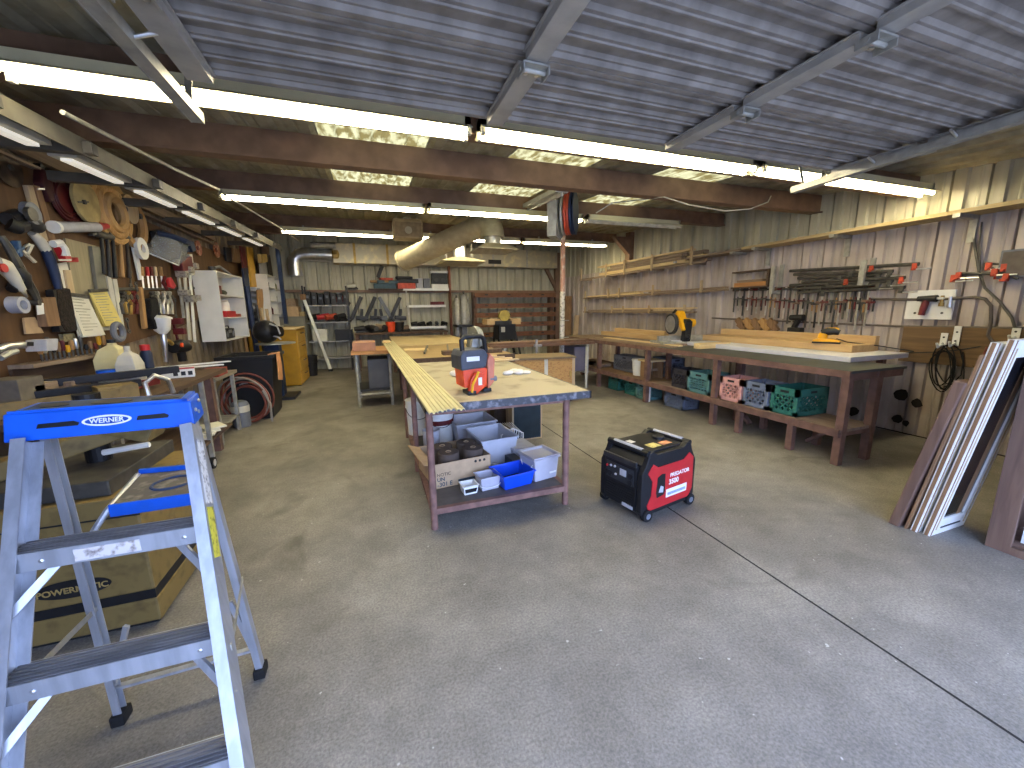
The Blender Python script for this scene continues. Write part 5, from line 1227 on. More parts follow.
# hammers in a row
for k, (px, m_, y0, y1, lab) in enumerate(((101, BLACK, 236, 274, 'black-handled hammer, first from the plywood sheet'), (107, DKSTEEL, 237, 277, 'grey steel-handled hammer, second from the plywood sheet'), (112.5, BLACK, 236, 278, 'black-handled hammer, third from the plywood sheet'),
        (119.5, HANDLE, 234, 277, 'wooden-handled hammer in the hanging row'), (126.5, mat('dark_handle', '3b322a', .6), 238, 278, 'dark-handled hammer left of the white folding rule'))):
    t = thing('hammer', lab, 'hammer', wl(px, y0, .07), 0, 'hammers in a row')
    B().tube([wl(px, y0, .08), wl(px+1.5, (y0+y1)/2, .08), wl(px+3, y1, .08)], [.014,.018,.021], 9).build('handle', m_, t, smooth=True)
    p = wl(px, y0-1, .08); B().cyl(p+V((0,-.10,0)), p+V((0,.07,0)), .032, .036, seg=12).bar(p+V((0,-.10,0)), p+V((0,-.17,-.03)), .04, .02).build('head', IRON, t, .004)
t = thing('tape_ring', 'white round tape ring hanging beside the white rule', 'tape roll', wl(139.5, 248, .08))
R = vr(139, 238, 258); B().lathe([(R*.42,0),(R,0),(R,.035),(R*.42,.035),(R*.42,0)], wl(139.5, 248.5, .10), (1,0,0), 28, False).build('ring', BONE, t, smooth=True); wdisc(B(), 139.5, 245, .02, .03, .12, 8).build('peg', IRON, t)
plate('folding_rule', BONE, [(129,238),(132,238),(142,279),(138,280)], .05, .02, 'white rule hanging diagonally under the tape ring', 'rule')
t = thing('face_shield', 'clear face shield with dark blue headband hanging on the pegboard', 'face shield', wl(165, 245, .15))
vs = P2([(146,252),(152,258),(159,265),(168,259),(175,255),(182,251)], .10); vt = P2([(156,233),(160,236),(164,240),(170,242),(176,243),(180,242)], .14)
bul = (.0, .12, .2, .2, .12, .0)
vs = [p+V((q,0,0)) for p, q in zip(vs, bul)]; vt = [p+V((q,0,0)) for p, q in zip(vt, bul)]
B().loft([vt, vs], cap=False, closed=False).loft([[p+V((-.006,0,0)) for p in vt], [p+V((-.006,0,0)) for p in vs]], cap=False, closed=False).build('visor', mat('clear_visor', '8b9098', .15, 0, .05, 6, alpha=.5), t)
B().tube([p+V((.01,0,.0)) for p in vt] + [wl(187,250,.12)], .035, 8).build('brow_band', NAVY, t, smooth=True)
B().tube([vs[0], vs[2], vs[5]], .008, 6).build('rim', BONE, t)
plate('head_strap', BLACK, [(149,231),(157,229),(163,236),(152,242)], .05, .07, '', '', bevel=.01, parent=t); plate('side_pad', NAVY, [(178,240),(184,241),(187,250),(183,252)], .06, .12, '', '', bevel=.012, parent=t)
# screwdrivers, pliers
for k, (px, m_, lab) in enumerate(((141.5, HANDLE, 'wood'), (147, RED, 'red'), (151, DKRED, 'dark red'), (155, PINEZ, 'pale'), (160.5, HANDLE, 'amber wood'))):
    t = thing('screwdriver', lab+'-handled screwdriver in the small row under the face shield', 'screwdriver', wl(px, 268, .06), 0, 'screwdrivers')
    B().cyl(wl(px, 267, .07), wl(px+.8, 276, .07), .018, .021, seg=10).build('handle', m_, t, .004); B().cyl(wl(px+.8, 276, .07), wl(px+2.2, 288, .07), .01, seg=8).build('shaft', SILVER, t)
t = thing('red_clamp', 'bright red plastic hand tool hanging right of the screwdrivers', 'hand tool', wl(168, 283, .06))
plate('body', RED, [(165,278),(168,277),(173,286),(171,289),(167,287)], .05, .04, '', '', bevel=.012, parent=t); B().tube([wl(165,277,.11), wl(163,283,.12), wl(167,289,.12)], .02, 7).build('trigger', DKRED, t)
for k, (px, m_) in enumerate(((123, IRON), (127, BRASS), (133, DKRED), (152, IRON), (157, GALV), (164, SILVER), (169, GALV))):
    t = thing('pliers', ('steel pliers hanging first from the notes end of the tool rail', 'brass-coloured pliers on the tool rail', 'dark red pliers on the tool rail left of the black brush', 'dark steel pliers just right of the black brush', 'grey pliers second right of the black brush', 'bright pincers on the tool rail above the spray gun', 'grey pincers last on the tool rail above the spray gun')[k], 'pliers', wl(px, 292, .06), 0, 'pliers on the rail')
    for s in (-1, 1): B().tube([wl(px, 292, .08)+V((0,s*.03,0)), wl(px+.5, 297, .08)+V((0,-s*.02,0)), wl(px+1, 304, .08)+V((0,s*.06,0)), wl(px+2, 314, .08)+V((0,s*.035,0))], [.02,.025,.018,.018], 7).build('handle', m_, t, smooth=True)
    wdisc(B(), px+.4, 297, .03, .07, .04, 10).build('pivot', IRON, t)
t = thing('bench_brush', 'black bristle bench brush with a wooden back hanging on the rail', 'brush', wl(142, 305, .08))
plate('wooden_back', HANDLE, [(136.5,287),(139,287),(144,328),(141,329)], .05, .04, '', '', bevel=.008, parent=t)
plate('bristles', mat('black_bristle', '121010', .95, 0, .5, 70, .6), [(141,299),(149,298),(154,326),(147,330),(142,318)], .04, .09, '', '', bevel=.02, parent=t)
t = thing('spray_gun', 'spray gun with a white cup hanging from the pegboard', 'spray gun', wl(163, 330, .1))
p = wl(163, 334, .14); h = 2*vr(163, 320, 334)
B().lathe([(.035,0),(.08,.05),(.10,h),(0,h)], p, seg=20).build('cup', BONE, t, smooth=True); B().lathe([(.115,h),(.115,h+.02),(.05,h+.05),(0,h+.05)], p, seg=20).build('lid', BONE, t, smooth=True); B().cyl(p+V((0,0,h+.05)), p+V((0,0,h+.08)), .015, seg=8).build('cap', BLACK, t)
B().tube([p, wl(164,342,.14), wl(165,350,.13), wl(166,362,.12)], [.03,.035,.028,.022], 9).build('gun_body', SILVER, t, smooth=True); B().tube([wl(164,340,.14), wl(169,341,.16), wl(172,344,.16)], .025, 8).build('nozzle', BRASS, t, smooth=True)
t = thing('impact_driver', 'black drill with orange trim hanging low on the left wall', 'drill', wl(181, 350, .1))
B().tube([wl(173,348,.12), wl(181,346,.14), wl(187,347,.13)], [.07,.09,.06], 10).build('body', BLACK, t, smooth=True); B().tube([wl(180,349,.13), wl(182,356,.12), wl(183,361,.12)], .05, 9).build('handle', BLACK, t, smooth=True); wdisc(B(), 181, 345, .03, .2, .02, 14).build('orange_trim', ORANGE, t)
# hanging clamps and strips before the white cabinet
for k, (px, y0, y1, m_, w, lab) in enumerate(((178, 272, 318, GALV, .09, 'grey bar clamp hanging left of two white ones'), (184, 266, 340, OFFW, .10, 'white bar clamp hanging in the middle of the clamp bundle'), (189, 262, 342, BONE, .08, 'long white bar clamp nearest the white cabinet'), (173, 320, 345, DKRED, .07, 'short dark red strap hanging beside the spray gun'))):
    t = thing('hanging_clamp', lab, 'clamp', wl(px, y0, .08), 0, 'clamps left of the white cabinet')
    a, c = wl(px, y0, .09), wl(px+6, y1, .09); B().bar(a, c, .02, w*.6, (0,1,0)).build('bar', m_, t)
    for s in (.05, .45): B().cbox(a+(c-a)*s+V((.05,-.02,0)), (.12,w*1.3,.08)).build('jaw', mat('speckled_clamp', '9a948a', .6, .2, .2, 40, col2='4a443c') if k < 3 else m_, t, .008)
t = thing('red_vise', 'red and white tool block hanging above the clamp bundle', 'hand tool', wl(178, 264, .1))
plate('body', DKRED, [(171,259),(182,256),(184,270),(173,271)], .05, .12, '', '', bevel=.015, parent=t); plate('side_plate', OFFW, [(182,254),(185,254),(188,275),(184,275)], .06, .09, '', '', bevel=.006, parent=t)
for k, (x, y) in enumerate(((197.5, 248), (216, 250))):
    t = thing('circular_blade', ('round red saw blade on the pegboard above the white cabinet', 'second red saw blade on the pegboard, seen edge-on beyond the first')[k], 'saw blade', wl(x, y, .06), 0, 'red saw blades')
    R = vr(x, y-7, y+7); wdisc(B(), x, y, R, .05, .02, 26).build('disc', mat('red_blade', '9c5a42', .5, .2, .3, 20, col2='c9b29a'), t); wdisc(B(), x, y, R*.3, .07, .01, 16).build('hub', DKRED, t)
for k, (q, m_, lab) in enumerate((([(223,247),(230,248),(231,262),(225,261)], BLACKM, 'small black panel on the wall above the white cabinet'), ([(231,248),(238,249),(239,263),(232,262)], OLDWZ, 'small brown board right of the small black panel'),
        ([(239,246),(243,247),(247,274),(243,274)], DKRED, 'dark red strip hanging beyond the small brown board'), ([(246,247),(251,248),(256,287),(250,287)], mat('yellow_level', 'c79a3a', .5, 0, .1, 9), 'yellow spirit level hanging above the tool strips'),
        ([(241,268),(246,268),(250,300),(245,300)], NAVY, 'navy strip hanging under the dark red strip'))):
    plate('hanging_strip', m_, q, .05+.04*k, .03, lab, 'strip', bevel=.003)

# more small things hung in the gaps of the pegboard
solo(B().tube([wl(1,236,.08), wl(10,250,.09), wl(22,272,.09), wl(33,292,.08), wl(40,305,.08)], [.02,.028,.03,.03,.018], 8), 'pry_bar', IRON, 'long dark pry bar slanting across the left end of the pegboard', 'pry bar', smooth=True)
plate('paper_sheet', PAPER, [(55,264),(66,262),(74,289),(60,290)], .045, .004, 'white paper sheet pinned above the dark broom head', 'paper')
plate('cardboard_piece', CARD, [(22,318),(33,317),(42,333),(24,334)], .04, .012, 'tan cardboard piece below the wooden float', 'card')
t = thing('spring_clamp', 'blue spring clamp hanging left of the white set square', 'clamp', wl(12, 247, .08))
for q in ([(9,241),(12,240),(15,256),(12,257)], [(8,250),(16,246),(17,249),(9,254)]): plate('jaw', mat('dusty_blue','3c5878',.6), q, .07, .05, '', '', bevel=.008, parent=t)
for k, (x0, y0, x1, y1) in enumerate(((118,299,120,312), (130,272,131,286), (136,284,137,289), (127,320,129,331), (147,312,149,322), (175,300,176,316))):
    a, c = wl(x0, y0, .06), wl(x1, y1, .06); t = thing('wrench', ('steel wrench hanging right of the yellow notes', 'steel wrench below the wooden hammer handle', 'short wrench on the tool rail', 'small wrench low on the bare pegboard', 'wrench hanging behind the black brush', 'wrench hanging left of the clamp bundle')[k], 'wrench', a, 0, 'wrenches on the pegboard')
    B().bar(a, c, .018, .010, (1,0,0)).build('shank', IRON, t)
    for p in (a, c): B().ring(p, .022, .008, (1,0,0), 14, 6).build('ring_end', IRON, t)
plate('drill_index', mat('faded_tool_chart','8a8060',.7,0,.2,30,col2='4d4636'), [(58,334),(70,333),(73,341),(60,342)], .04, .03, 'small tan drill index below the white notes', 'drill index', bevel=.004)
t = thing('electric_drill', 'dark electric drill hanging behind the heat gun', 'drill', wl(20, 278, .08))
B().tube([wl(17,268,.09), wl(22,276,.1), wl(27,288,.09)], [.035,.05,.03], 9).build('body', BLACK, t, smooth=True); B().tube([wl(21,275,.1), wl(15,284,.09), wl(12,290,.09)], .032, 8).build('handle', BLACK, t, smooth=True)

# white wall cabinets
def wallcab(y0, y1, z0, z1, xf, label, shelves, loc, div=()):
    t = thing('hanging_cabinet', label, 'cabinet', loc); th = .02
    B().box(XL+.03, xf, y0, y0+th, z0, z1).build('side_panel', WHITE, t); B().box(XL+.03, xf, y1-th, y1, z0, z1).build('side_panel', WHITE, t)
    B().box(XL+.03, xf, y0+th, y1-th, z1-th, z1).build('top_panel', WHITE, t); B().box(XL+.03, xf, y0+th, y1-th, z0, z0+th).build('bottom_panel', WHITE, t)
    B().box(XL+.03, XL+.042, y0+th, y1-th, z0+th, z1-th).build('back_panel', WHITE, t)
    for z in shelves: B().box(XL+.042, xf-.01, y0+th, y1-th, z, z+.018).build('shelf', WHITE, t)
    for y in div: B().box(XL+.042, xf-.005, y-.009, y+.009, z0+th, z1-th).build('divider', WHITE, t)
    return t
CF = -2.2
wallcab(7.42, 8.72, 1.165, 2.25, CF, 'white open-fronted wall cabinet nearest the doorway, on the left wall', (1.52, 1.88), (-2.38, 8.07, 1.165))
def oncab(px): return atx(px, 300, CF-.12).y
Y_ = lambda px: max(7.5, min(8.6, oncab(px)))
solo(B().box(CF-.24, CF-.05, 7.55, 7.72, 1.899, 2.04), 'parts_box', mat('maroon_box', '6b3a34', .6), 'maroon box on the top shelf of the near white cabinet', 'box', bevel=.004)
solo(B().sph((CF-.14, 8.05, 1.945), .055, (1,2.6,.8)), 'tool_roll', mat('dark_green_cloth', '3a3d33', .8), 'dark green rolled cloth on the top shelf of the near white cabinet', 'cloth', smooth=True)
t = thing('jar', 'white jar with a lid on the middle shelf of the near white cabinet', 'jar', (CF-.14, 8.05, 1.64))
solo(B().box(CF-.26, CF-.03, 7.72, 8.2, 1.539, 1.64), 'tool_case', RED, 'red tool case under the white jar in the near white cabinet', 'case', bevel=.008)
B().lathe([(.07,0),(.07,.13),(.055,.15),(0,.15)], (CF-.14, 8.05, 1.641), seg=18).build('jar_body', BONE, t, smooth=True); B().lathe([(.058,.15),(.058,.185),(0,.185)], (CF-.14, 8.05, 1.641), seg=16).build('lid', OFFW, t)
solo(B().box(CF-.2, CF-.05, 8.24, 8.55, 1.539, 1.59), 'tool_case', mat('red_brown_case', '8a4436', .5), 'low red-brown case beside the red case in the near white cabinet', 'case', bevel=.006)
t = thing('radio', 'black and silver radio on the bottom shelf of the near white cabinet', 'radio', (CF-.12, 7.85, 1.186))
B().box(CF-.2, CF-.06, 7.62, 8.1, 1.186, 1.35).build('body', BLACK, t, .01)
for y in (7.72, 8.0): B().cyl((CF-.062, y, 1.26), (CF-.055, y, 1.26), .05, seg=18).build('speaker', GREY, t)
B().box(CF-.06, CF-.055, 7.79, 7.93, 1.28, 1.33).build('dial', SILVER, t); B().tube([(CF-.13,7.66,1.35),(CF-.13,7.68,1.39),(CF-.13,8.04,1.39),(CF-.13,8.06,1.35)], .01, 6).build('handle', BLACK, t)
t = thing('router_hose', 'grey router tool with a short hose lying on top of the near white cabinet', 'power tool', (CF-.15, 7.9, 2.252))
B().cyl((CF-.15, 7.75, 2.252), (CF-.15, 7.75, 2.34), .05, seg=14).build('body', DKSTEEL, t); B().tube([(CF-.12,7.75,2.32),(CF-.1,7.95,2.36),(CF-.1,8.2,2.32),(CF-.1,8.45,2.275)], .022, 8).build('hose', GREY, t, smooth=True)
wallcab(10.35, 11.75, 1.25, 2.45, -2.12, 'white wall cabinet with many small shelves, further back on the left wall', (1.55, 1.85, 2.15), (-2.33, 11.05, 1.25), (11.05,))
for k, (y, z, m_) in enumerate(((10.6,1.868,BLACK),(10.8,1.568,DKRED),(11.3,1.568,TEAL),(11.4,1.868,OFFW),(11.5,2.168,mat('dull_green','6c7250',.6)),(11.3,1.271,DKSTEEL),(10.7,2.168,GREY),(10.7,1.271,BRASS))):
    solo(B().lathe([(.06,0),(.065,.12),(.04,.15),(.04,.17),(0,.17)], (-2.24, y, z), seg=14), 'paint_tin', m_, ('black','dark red','teal','off-white','dull green','dark steel','grey','brass-coloured')[k]+' tin in the far white wall cabinet', 'tin', 'tins in the far cabinet', smooth=True)
# tall pieces between the cabinets
plate('upright_sheet', mat('pale_grey_panel', 'a9a6a6', .6, 0, .06, 6), [(259,264),(266,262),(273,330),(262,333)], .25, .02, 'tall pale grey panel on edge between the two white cabinets', 'panel')
plate('try_square', mat('dark_square', '3a3026', .6), [(265.5,256),(269,255),(273,281),(269.5,283)], .29, .02, 'dark brown bar hanging in front of the pale grey panel', 'bar')
plate('wood_paddle', HANDLE, [(256,290),(261,289),(262,300),(262,330),(259,332),(257,304)], .28, .03, 'yellow-brown wooden paddle beside the pale grey panel', 'paddle', bevel=.006)
plate('rack_strip', mat('yellow_plug_strip', 'b3985a', .6), [(257,254),(263,254),(264,262),(258,263)], .30, .08, 'yellowish block above the pale grey panel', 'block', bevel=.01)
for k in range(6):
    plate('file_tray', LGREY if k < 4 else DKSTEEL, [(249,288+6*k),(254,288+6*k),(254.5,291+6*k),(249.5,291+6*k)], .12, .14, ordw[k]+' small slot of the tray stack right of the near white cabinet, from its top', 'tray', 'small trays')
for k, (px, m_, y0, y1) in enumerate(((243, HANDLE, 300, 356), (247, NAVY, 300, 358), (252, DKSTEEL, 318, 358), (255, PINEZ, 322, 356), (258, PINEZ, 322, 356))):
    a, c = V(((-2.34,-2.2,-2.1,-2.05,-1.98)[k], 8.84+.10*k, (2.15,2.1,1.75,1.7,1.68)[k])), V(((-2.3,-2.16,-2.06,-2.02,-1.95)[k], 8.86+.10*k, .0)); t = thing('broom_handle', ('wooden','navy','dark steel','pale left','pale right')[k]+' pole standing behind the black bin', 'pole', c, 0, 'poles behind the bin')
    B().tube([a, V((c.x, c.y, .03))], .028 if k != 1 else .05, 8).build('shaft', m_, t, smooth=True); B().cbox((c.x, c.y, .03), (.08,.2,.06)).build('foot', BLACK, t, .01)
solo(B().bar((-1.83, 10.2, 1.35), (-1.83, 10.2, 3.0), .07, .10, (0,1,0)), 'steel_upright', NAVY, 'navy steel upright hanging from the far end of the overhead rail', 'post')
# ================================================================== left side: floor-standing things
# black bin with an orange cloth
bb = thing('waste_bin', 'large square black bin tapering to its base, beside the white cabinet', 'bin', (-1.85, 7.0, 0))
T = MX.Translation((-1.79, 7.05, 0))
q = lambda w, d, z: [V((-w,-d,z)), V((w,-d,z)), V((w,d,z)), V((-w,d,z))]
b = B(T); b.loft([q(.26,.30,.03), q(.345,.36,.93), q(.375,.39,.93), q(.375,.39,.98), q(.32,.34,.98), q(.25,.28,.08)]).build('tub', mat('black_bin', '1b1b1c', .5, 0, .15, 6), bb, .006)
B(T).box(-.24,.24,-.28,.28,0,.03).build('base_skid', BLACK, bb)
oc_ = thing('orange_cloth', 'pale orange cloth draped over the rim of the black bin', 'cloth', (-1.43, 6.95, .7))
b = B(); r0 = [(-1.50,6.82,.985),(-1.50,7.05,.985)]
b.loft([[V((-1.52,6.80,.97)),V((-1.52,7.02,.97)),V((-1.52,7.02,.985)),V((-1.52,6.80,.985))], [V((-1.41,6.80,.985)),V((-1.41,7.02,.985)),V((-1.40,7.02,1.0)),V((-1.40,6.80,1.0))],
        [V((-1.405,6.78,.8)),V((-1.405,7.04,.8)),V((-1.39,7.04,.8)),V((-1.39,6.78,.8))], [V((-1.41,6.74,.6)),V((-1.41,7.0,.55)),V((-1.395,7.0,.55)),V((-1.395,6.74,.6))]])
b.build('cloth', mat('orange_cloth', 'c98e62', .9, 0, .1, 14), oc_, .004)
# small steel table, coil and canister
s2 = thing('steel_table', 'small steel table with an under shelf beside the black bin', 'table', (-2.1, 5.9, 0))
B().box(-2.5, -1.80, 5.5, 6.3, .80, .84).build('table_top', mat('dusty_steel_top', '8a8377', .5, .3, .15, 8), s2)
for x, y in ((-1.85,5.56),(-1.85,6.24),(-2.44,5.56),(-2.44,6.24)): B().box(x-.02,x+.02,y-.02,y+.02,0,.80).build('leg', GALV, s2)
B().box(-2.46,-1.83,5.54,6.26,.20,.225).build('under_shelf', GALV, s2)
cl = thing('hose_coil', 'coil of red and grey air hose on the floor under the steel table', 'hose', (-1.62, 6.35, 0))
for k in range(9):
    R = .34-.028*((k*3) % 4); c = V((-1.84+.02*(k % 3), 6.62+.02*(k-4), R+.03+.01*(k % 2)))
    B().ring(c+V((.05*math.sin(k*2.3),0,0)), R, .013, (.25+.22*math.sin(k*2.1), 1, .2*math.cos(k*1.7)), 28, 6, 1+.07*math.sin(k)).build('hose_loop', mat('faded_red_hose', '7f4438', .6, 0, .15, 9) if k % 3 else mat('grey_hose', '86807a', .6), cl, smooth=True)
B().tube([(-1.56,6.42,.5),(-1.48,6.42,.3),(-1.47,6.35,.05)], .016, 6).build('loose_end', mat('grey_hose', '86807a', .6), cl)
cn = thing('canister', 'white and grey canister behind the red hose coil', 'canister', (-1.70, 6.72, 0))
B().lathe([(.10,0),(.11,.02),(.11,.32),(.09,.36),(.05,.38),(0,.38)], (-1.86, 6.42, .0), seg=20).build('can', GREY, cn, smooth=True); B().lathe([(.111,.22),(.113,.23),(.113,.30),(.111,.31)], (-1.86,6.42,0), seg=20).build('label_band', OFFW, cn)
# pedestal machine with a round black head
pg = thing('pedestal_grinder', 'navy pedestal machine with a round black head on a thin table plate', 'machine', (-1.75, 8.35, 0))
B().box(-1.95,-1.45,8.1,8.75,0,.05).build('base_plate', DKSTEEL, pg, .006); B().box(-1.9,-1.66,8.3,8.55,.05,1.02).build('column', NAVY, pg, .01)
B().cyl((-1.72,8.4,1.03), (-1.72,8.4,1.05), .33, seg=28).build('table_plate', GALV, pg)
B().sph((-1.85,8.38,1.26), .22, (1.0,.9,.95), 20, 12).build('head', BLACK, pg, smooth=True)
B().cyl((-1.70,8.3,1.26), (-1.58,8.25,1.26), .12, .09, seg=18).build('guard', BLACKM, pg)
for a in (0, 1): B().tube([(-1.75,8.25,1.40-.2*a),(-1.62,8.18,1.36-.2*a),(-1.58,8.15,1.22-.1*a)], .014, 6).build('strap', LGREY, pg)
# ochre cabinet with drawers
yc = thing('ochre_cabinet', 'tall ochre yellow steel cabinet with drawers facing the aisle', 'cabinet', (-1.98, 10.1, 0))
B().box(-2.46,-1.56,9.6,10.75,0.02,1.24).build('body', OCHRE, yc, .006)
for k, (z0, z1) in enumerate(((.95,1.2),(.62,.92),(.32,.59),(.05,.29))):
    d_ = B().box(-1.56,-1.545,9.65,10.70,z0,z1).build('drawer', mat('ochre_front', 'b8923a', .5, 0, .06, 6), yc, .003); B().tube([(-1.545,10.05,z1-.06),(-1.515,10.05,z1-.06),(-1.515,10.3,z1-.06),(-1.545,10.3,z1-.06)], .01, 6).build('handle', DKSTEEL, d_)
B().box(-2.48,-1.54,9.58,10.77,1.24,1.27).build('top_board', PINEX, yc)
for x in (-2.4,-1.64): B().box(x,x+.06,9.65,10.7,0,.02).build('skid', BLACK, yc)
tb = thing('trash_can', 'small black trash can on the floor beyond the ochre cabinet', 'bin', (-1.5, 11.1, 0))
B().lathe([(.13,0),(.17,.5),(.18,.5),(.18,.52),(.16,.52),(.12,.02),(0,.02)], (-1.55,11.12,0), seg=18).build('tub', BLACK, tb, smooth=True); B().ring((-1.55,11.12,.35), .168, .008, (0,0,1), 20, 6).build('rib', BLACKM, tb)
gl = thing('grey_locker', 'grey steel locker standing behind the black trash can', 'locker', (-1.8, 11.7, 0))
B().box(-2.25,-1.62,11.45,12.1,0.03,1.5).build('body', mat('grey_locker', '77756a', .6, .1, .1, 6), gl, .006); B().box(-2.2,-1.66,11.43,11.45,.06,1.45).build('door', mat('grey_locker_door', '807d70', .6, .1, .1, 6), gl); B().box(-1.76,-1.72,11.41,11.43,.7,.85).build('handle', DKSTEEL, gl)
for x in (-2.2,-1.7): B().box(x,x+.05,11.5,12.05,0,.03).build('foot', BLACK, gl)
for k, (x0,x1,y0,y1,z0,z1,m_,lab) in enumerate(((-2.1,-1.75,11.5,11.9,1.5,1.75,CARD,'cardboard carton standing on the grey locker'),(-2.05,-1.8,11.5,11.85,1.75,1.95,OLDW,'brown wooden crate on top of the carton on the grey locker'),(-1.74,-1.63,11.5,11.8,1.5,1.62,mat('tan_box','a08a60',.8),'low tan box right of the carton on the grey locker'))):
    solo(B().box(x0,x1,y0,y1,z0,z1), 'storage_box', m_, lab, 'box', bevel=.006)
pl_ = thing('leaning_pole', 'long white pole leaning against the grey locker with its foot on the floor', 'pole', aty(332,370,11.4))
p0, p1 = atz(331, 371, .02), aty(303, 297, 11.4)
B().bar(p0, p1, .05, .07).build('pole', BONE, pl_); B().cbox(p0+V((0,0,.03)), (.10,.12,.06)).build('foot', BLACK, pl_, .01); B().cbox(p1, (.12,.1,.14)).build('top_clamp', OLDWZ, pl_, .01)

# ---- gold machine behind the ladder
pm_ = thing('woodworking_machine', 'gold-painted cast woodworking machine with black stripe behind the stepladder', 'machine', (-1.7, 2.8, 0))
GX0, GX1, GY0, GY1 = -2.42, -1.16, 2.32, 3.05
B().box(GX0, GX1, GY0, GY1, .02, .15).build('plinth', GOLD, pm_, .01)
B().box(GX0+.005, GX1-.005, GY0+.005, GY1-.005, .15, .20).build('black_stripe', BLACK, pm_)
B().box(GX0, GX1, GY0, GY1, .20, .72).build('cabinet', GOLD, pm_, .014)
B().box(GX0+.02, GX1-.02, GY0+.02, GY1-.02, 0, .02).build('base_pad', BLACK, pm_)
B().box(GX0, GX1, GY0-.003, GY0, .62, .628).build('seam', BLACK, pm_)
lc = aty(73, 588.5, GY0-.003)
B().prism([lc+V((.148*math.cos(t),0,.047*math.sin(t))) for t in [2*PI*i/32 for i in range(32)]], (0,-.003,0)).build('logo_oval', BLACK, pm_, label='black oval name badge')
LGOLD = mat('badge_gold', 'a78f55', .5)
text('POWERMATIC', 'lettering', LGOLD, pm_, lc+V((0,-.0035,-.006)), (1,0,0), (0,0,1), .042, bold=.001)
text('WOODWORKING', 'lettering', LGOLD, pm_, lc+V((0,-.0035,.026)), (1,0,0), (0,0,1), .016) if False else None
B().box(GX0-.02, GX1-.12, GY0+.05, GY1, .72, .80).build('bed_table', IRON, pm_, .008)
B().cyl((-1.50, 2.75, .80), (-1.50, 2.75, 1.18), .055, seg=18).build('column', BLACKM, pm_); B().cyl((-1.50,2.75,.93), (-1.50,2.75,1.02), .075, seg=18).build('column_collar', SILVER, pm_)
B().hexa([(-2.05,2.50,.74),(-1.98,2.46,.74),(-1.33,2.68,.93),(-1.40,2.74,.93)], [(-2.05,2.50,.83),(-1.98,2.46,.83),(-1.33,2.68,1.03),(-1.40,2.74,1.03)]).build('tilt_arm', GOLD, pm_, .01)
B().prism([(-1.42,2.62,.98),(-1.22,2.62,.90),(-1.16,2.62,1.02),(-1.24,2.62,1.14),(-1.38,2.62,1.12)], (0,.2,0)).build('head_casting', mat('dusty_casting', '75653f', .6, .1, .2, 16), pm_, .012)
B().cyl((-1.40,2.6,.88), (-1.2,2.6,.90), .016, seg=8).build('spindle', BONE, pm_)
# rear bench with jugs, black rails
wb_ = thing('tool_bench', 'cluttered bench along the left wall under the pegboard', 'workbench', (-2.1, 4.2, 0))
B().box(-2.5,-1.65,3.1,5.42,.93,.97).build('bench_top', DARKW, wb_)
for x, y in ((-1.83,3.15),(-1.83,5.36),(-2.45,3.15),(-2.45,5.36)): B().box(x-.04,x+.04,y-.04,y+.04,0,.93).build('leg', BENCHP, wb_)
B().box(-2.48,-1.67,3.12,5.4,.28,.31).build('under_shelf', DARKW, wb_)
bk_ = thing('back_shelf', 'low weathered shelf board above the wall bench, carrying small tools', 'shelf', (-2.45, 4.6, 1.2))
a, c = wl(20, 365, .1), wl(110, 352, .1)
B().box(XL+.03, XL+.17, a.y, c.y, 1.22, 1.25).build('board', OLDW, bk_)
B().box(XL+.03, XL+.05, a.y, c.y, 1.0, 1.22).build('back_board', DARKW, bk_)
random.seed(11)
for k in range(15):
    px = 40+70*k/15; y = wl(px, 350, .1).y; hh = .07+.09*random.random(); m_ = (HANDLE, BLACK, YELLOW, IRON, DKRED, SILVER, OLDWZ)[(k*5) % 7]
    t = thing('chisel', ordw[k]+' small upright tool from the picture edge in the rack above the wall bench', 'chisel', (XL+.1, y, 1.25), 0, 'upright tools in the rack')
    B().cyl((XL+.1,y,1.25), (XL+.1,y,1.25+hh*.5), .008, seg=8).build('shaft', IRON, t); B().lathe([(.010,0),(.017,.02),(.016,hh*.6),(.012,hh*.7)], (XL+.1,y,1.25+hh*.5), seg=10).build('handle', m_, t, smooth=True)
bz = .97
def yb(px, x): return atx(px, 370, x).y
def jug(px, x, w, h, m_, label, cap):
    y = yb(px, x); t = thing('jug', label, 'jug', (x, y, bz))
    b = B(); b.loft([[V((x+sx*w*q, y+sy*w*q*1.15, bz+z)) for sx, sy in ((-1,-1),(1,-1),(1,1),(-1,1))] for q, z in ((.96,0),(1,.02),(1,h*.62),(.72,h*.85),(.25,h*.95),(.25,h))]).build('bottle', m_, t, .01)
    B().cyl((x,y,bz+h), (x,y,bz+h+.03), w*.32, seg=14).build('cap', cap, t); B().tube([(x,y+w*.35,bz+h*.95),(x,y+w*.95,bz+h*.86),(x,y+w*1.0,bz+h*.62)], .014, 8).build('handle', m_, t, smooth=True)
jug(117, -2.25, .10, .38, CREAM, 'cream plastic jug with black cap on the wall bench', BLACK)
solo(B().ring((-2.3, yb(118,-2.36), bz+.47), .075, .025, (1,0,0), 22, 8), 'grinding_ring', GREY, 'grey ring standing behind the cream jug', 'ring', smooth=True)
jug(131, -2.02, .07, .33, OFFW, 'squat white jug in front of the cream jug on the wall bench', OFFW)
t = thing('paint_can', 'white tin with a blue lid left of the jugs on the wall bench', 'tin', (-2.15, yb(106,-2.15), bz)); y = yb(106,-2.15)
B().lathe([(.06,0),(.06,.15),(0,.15)], (-2.15,y,bz), seg=18).build('can', OFFW, t, smooth=True); B().lathe([(.063,.15),(.063,.175),(0,.175)], (-2.15,y,bz), seg=18).build('lid', BLUE, t)
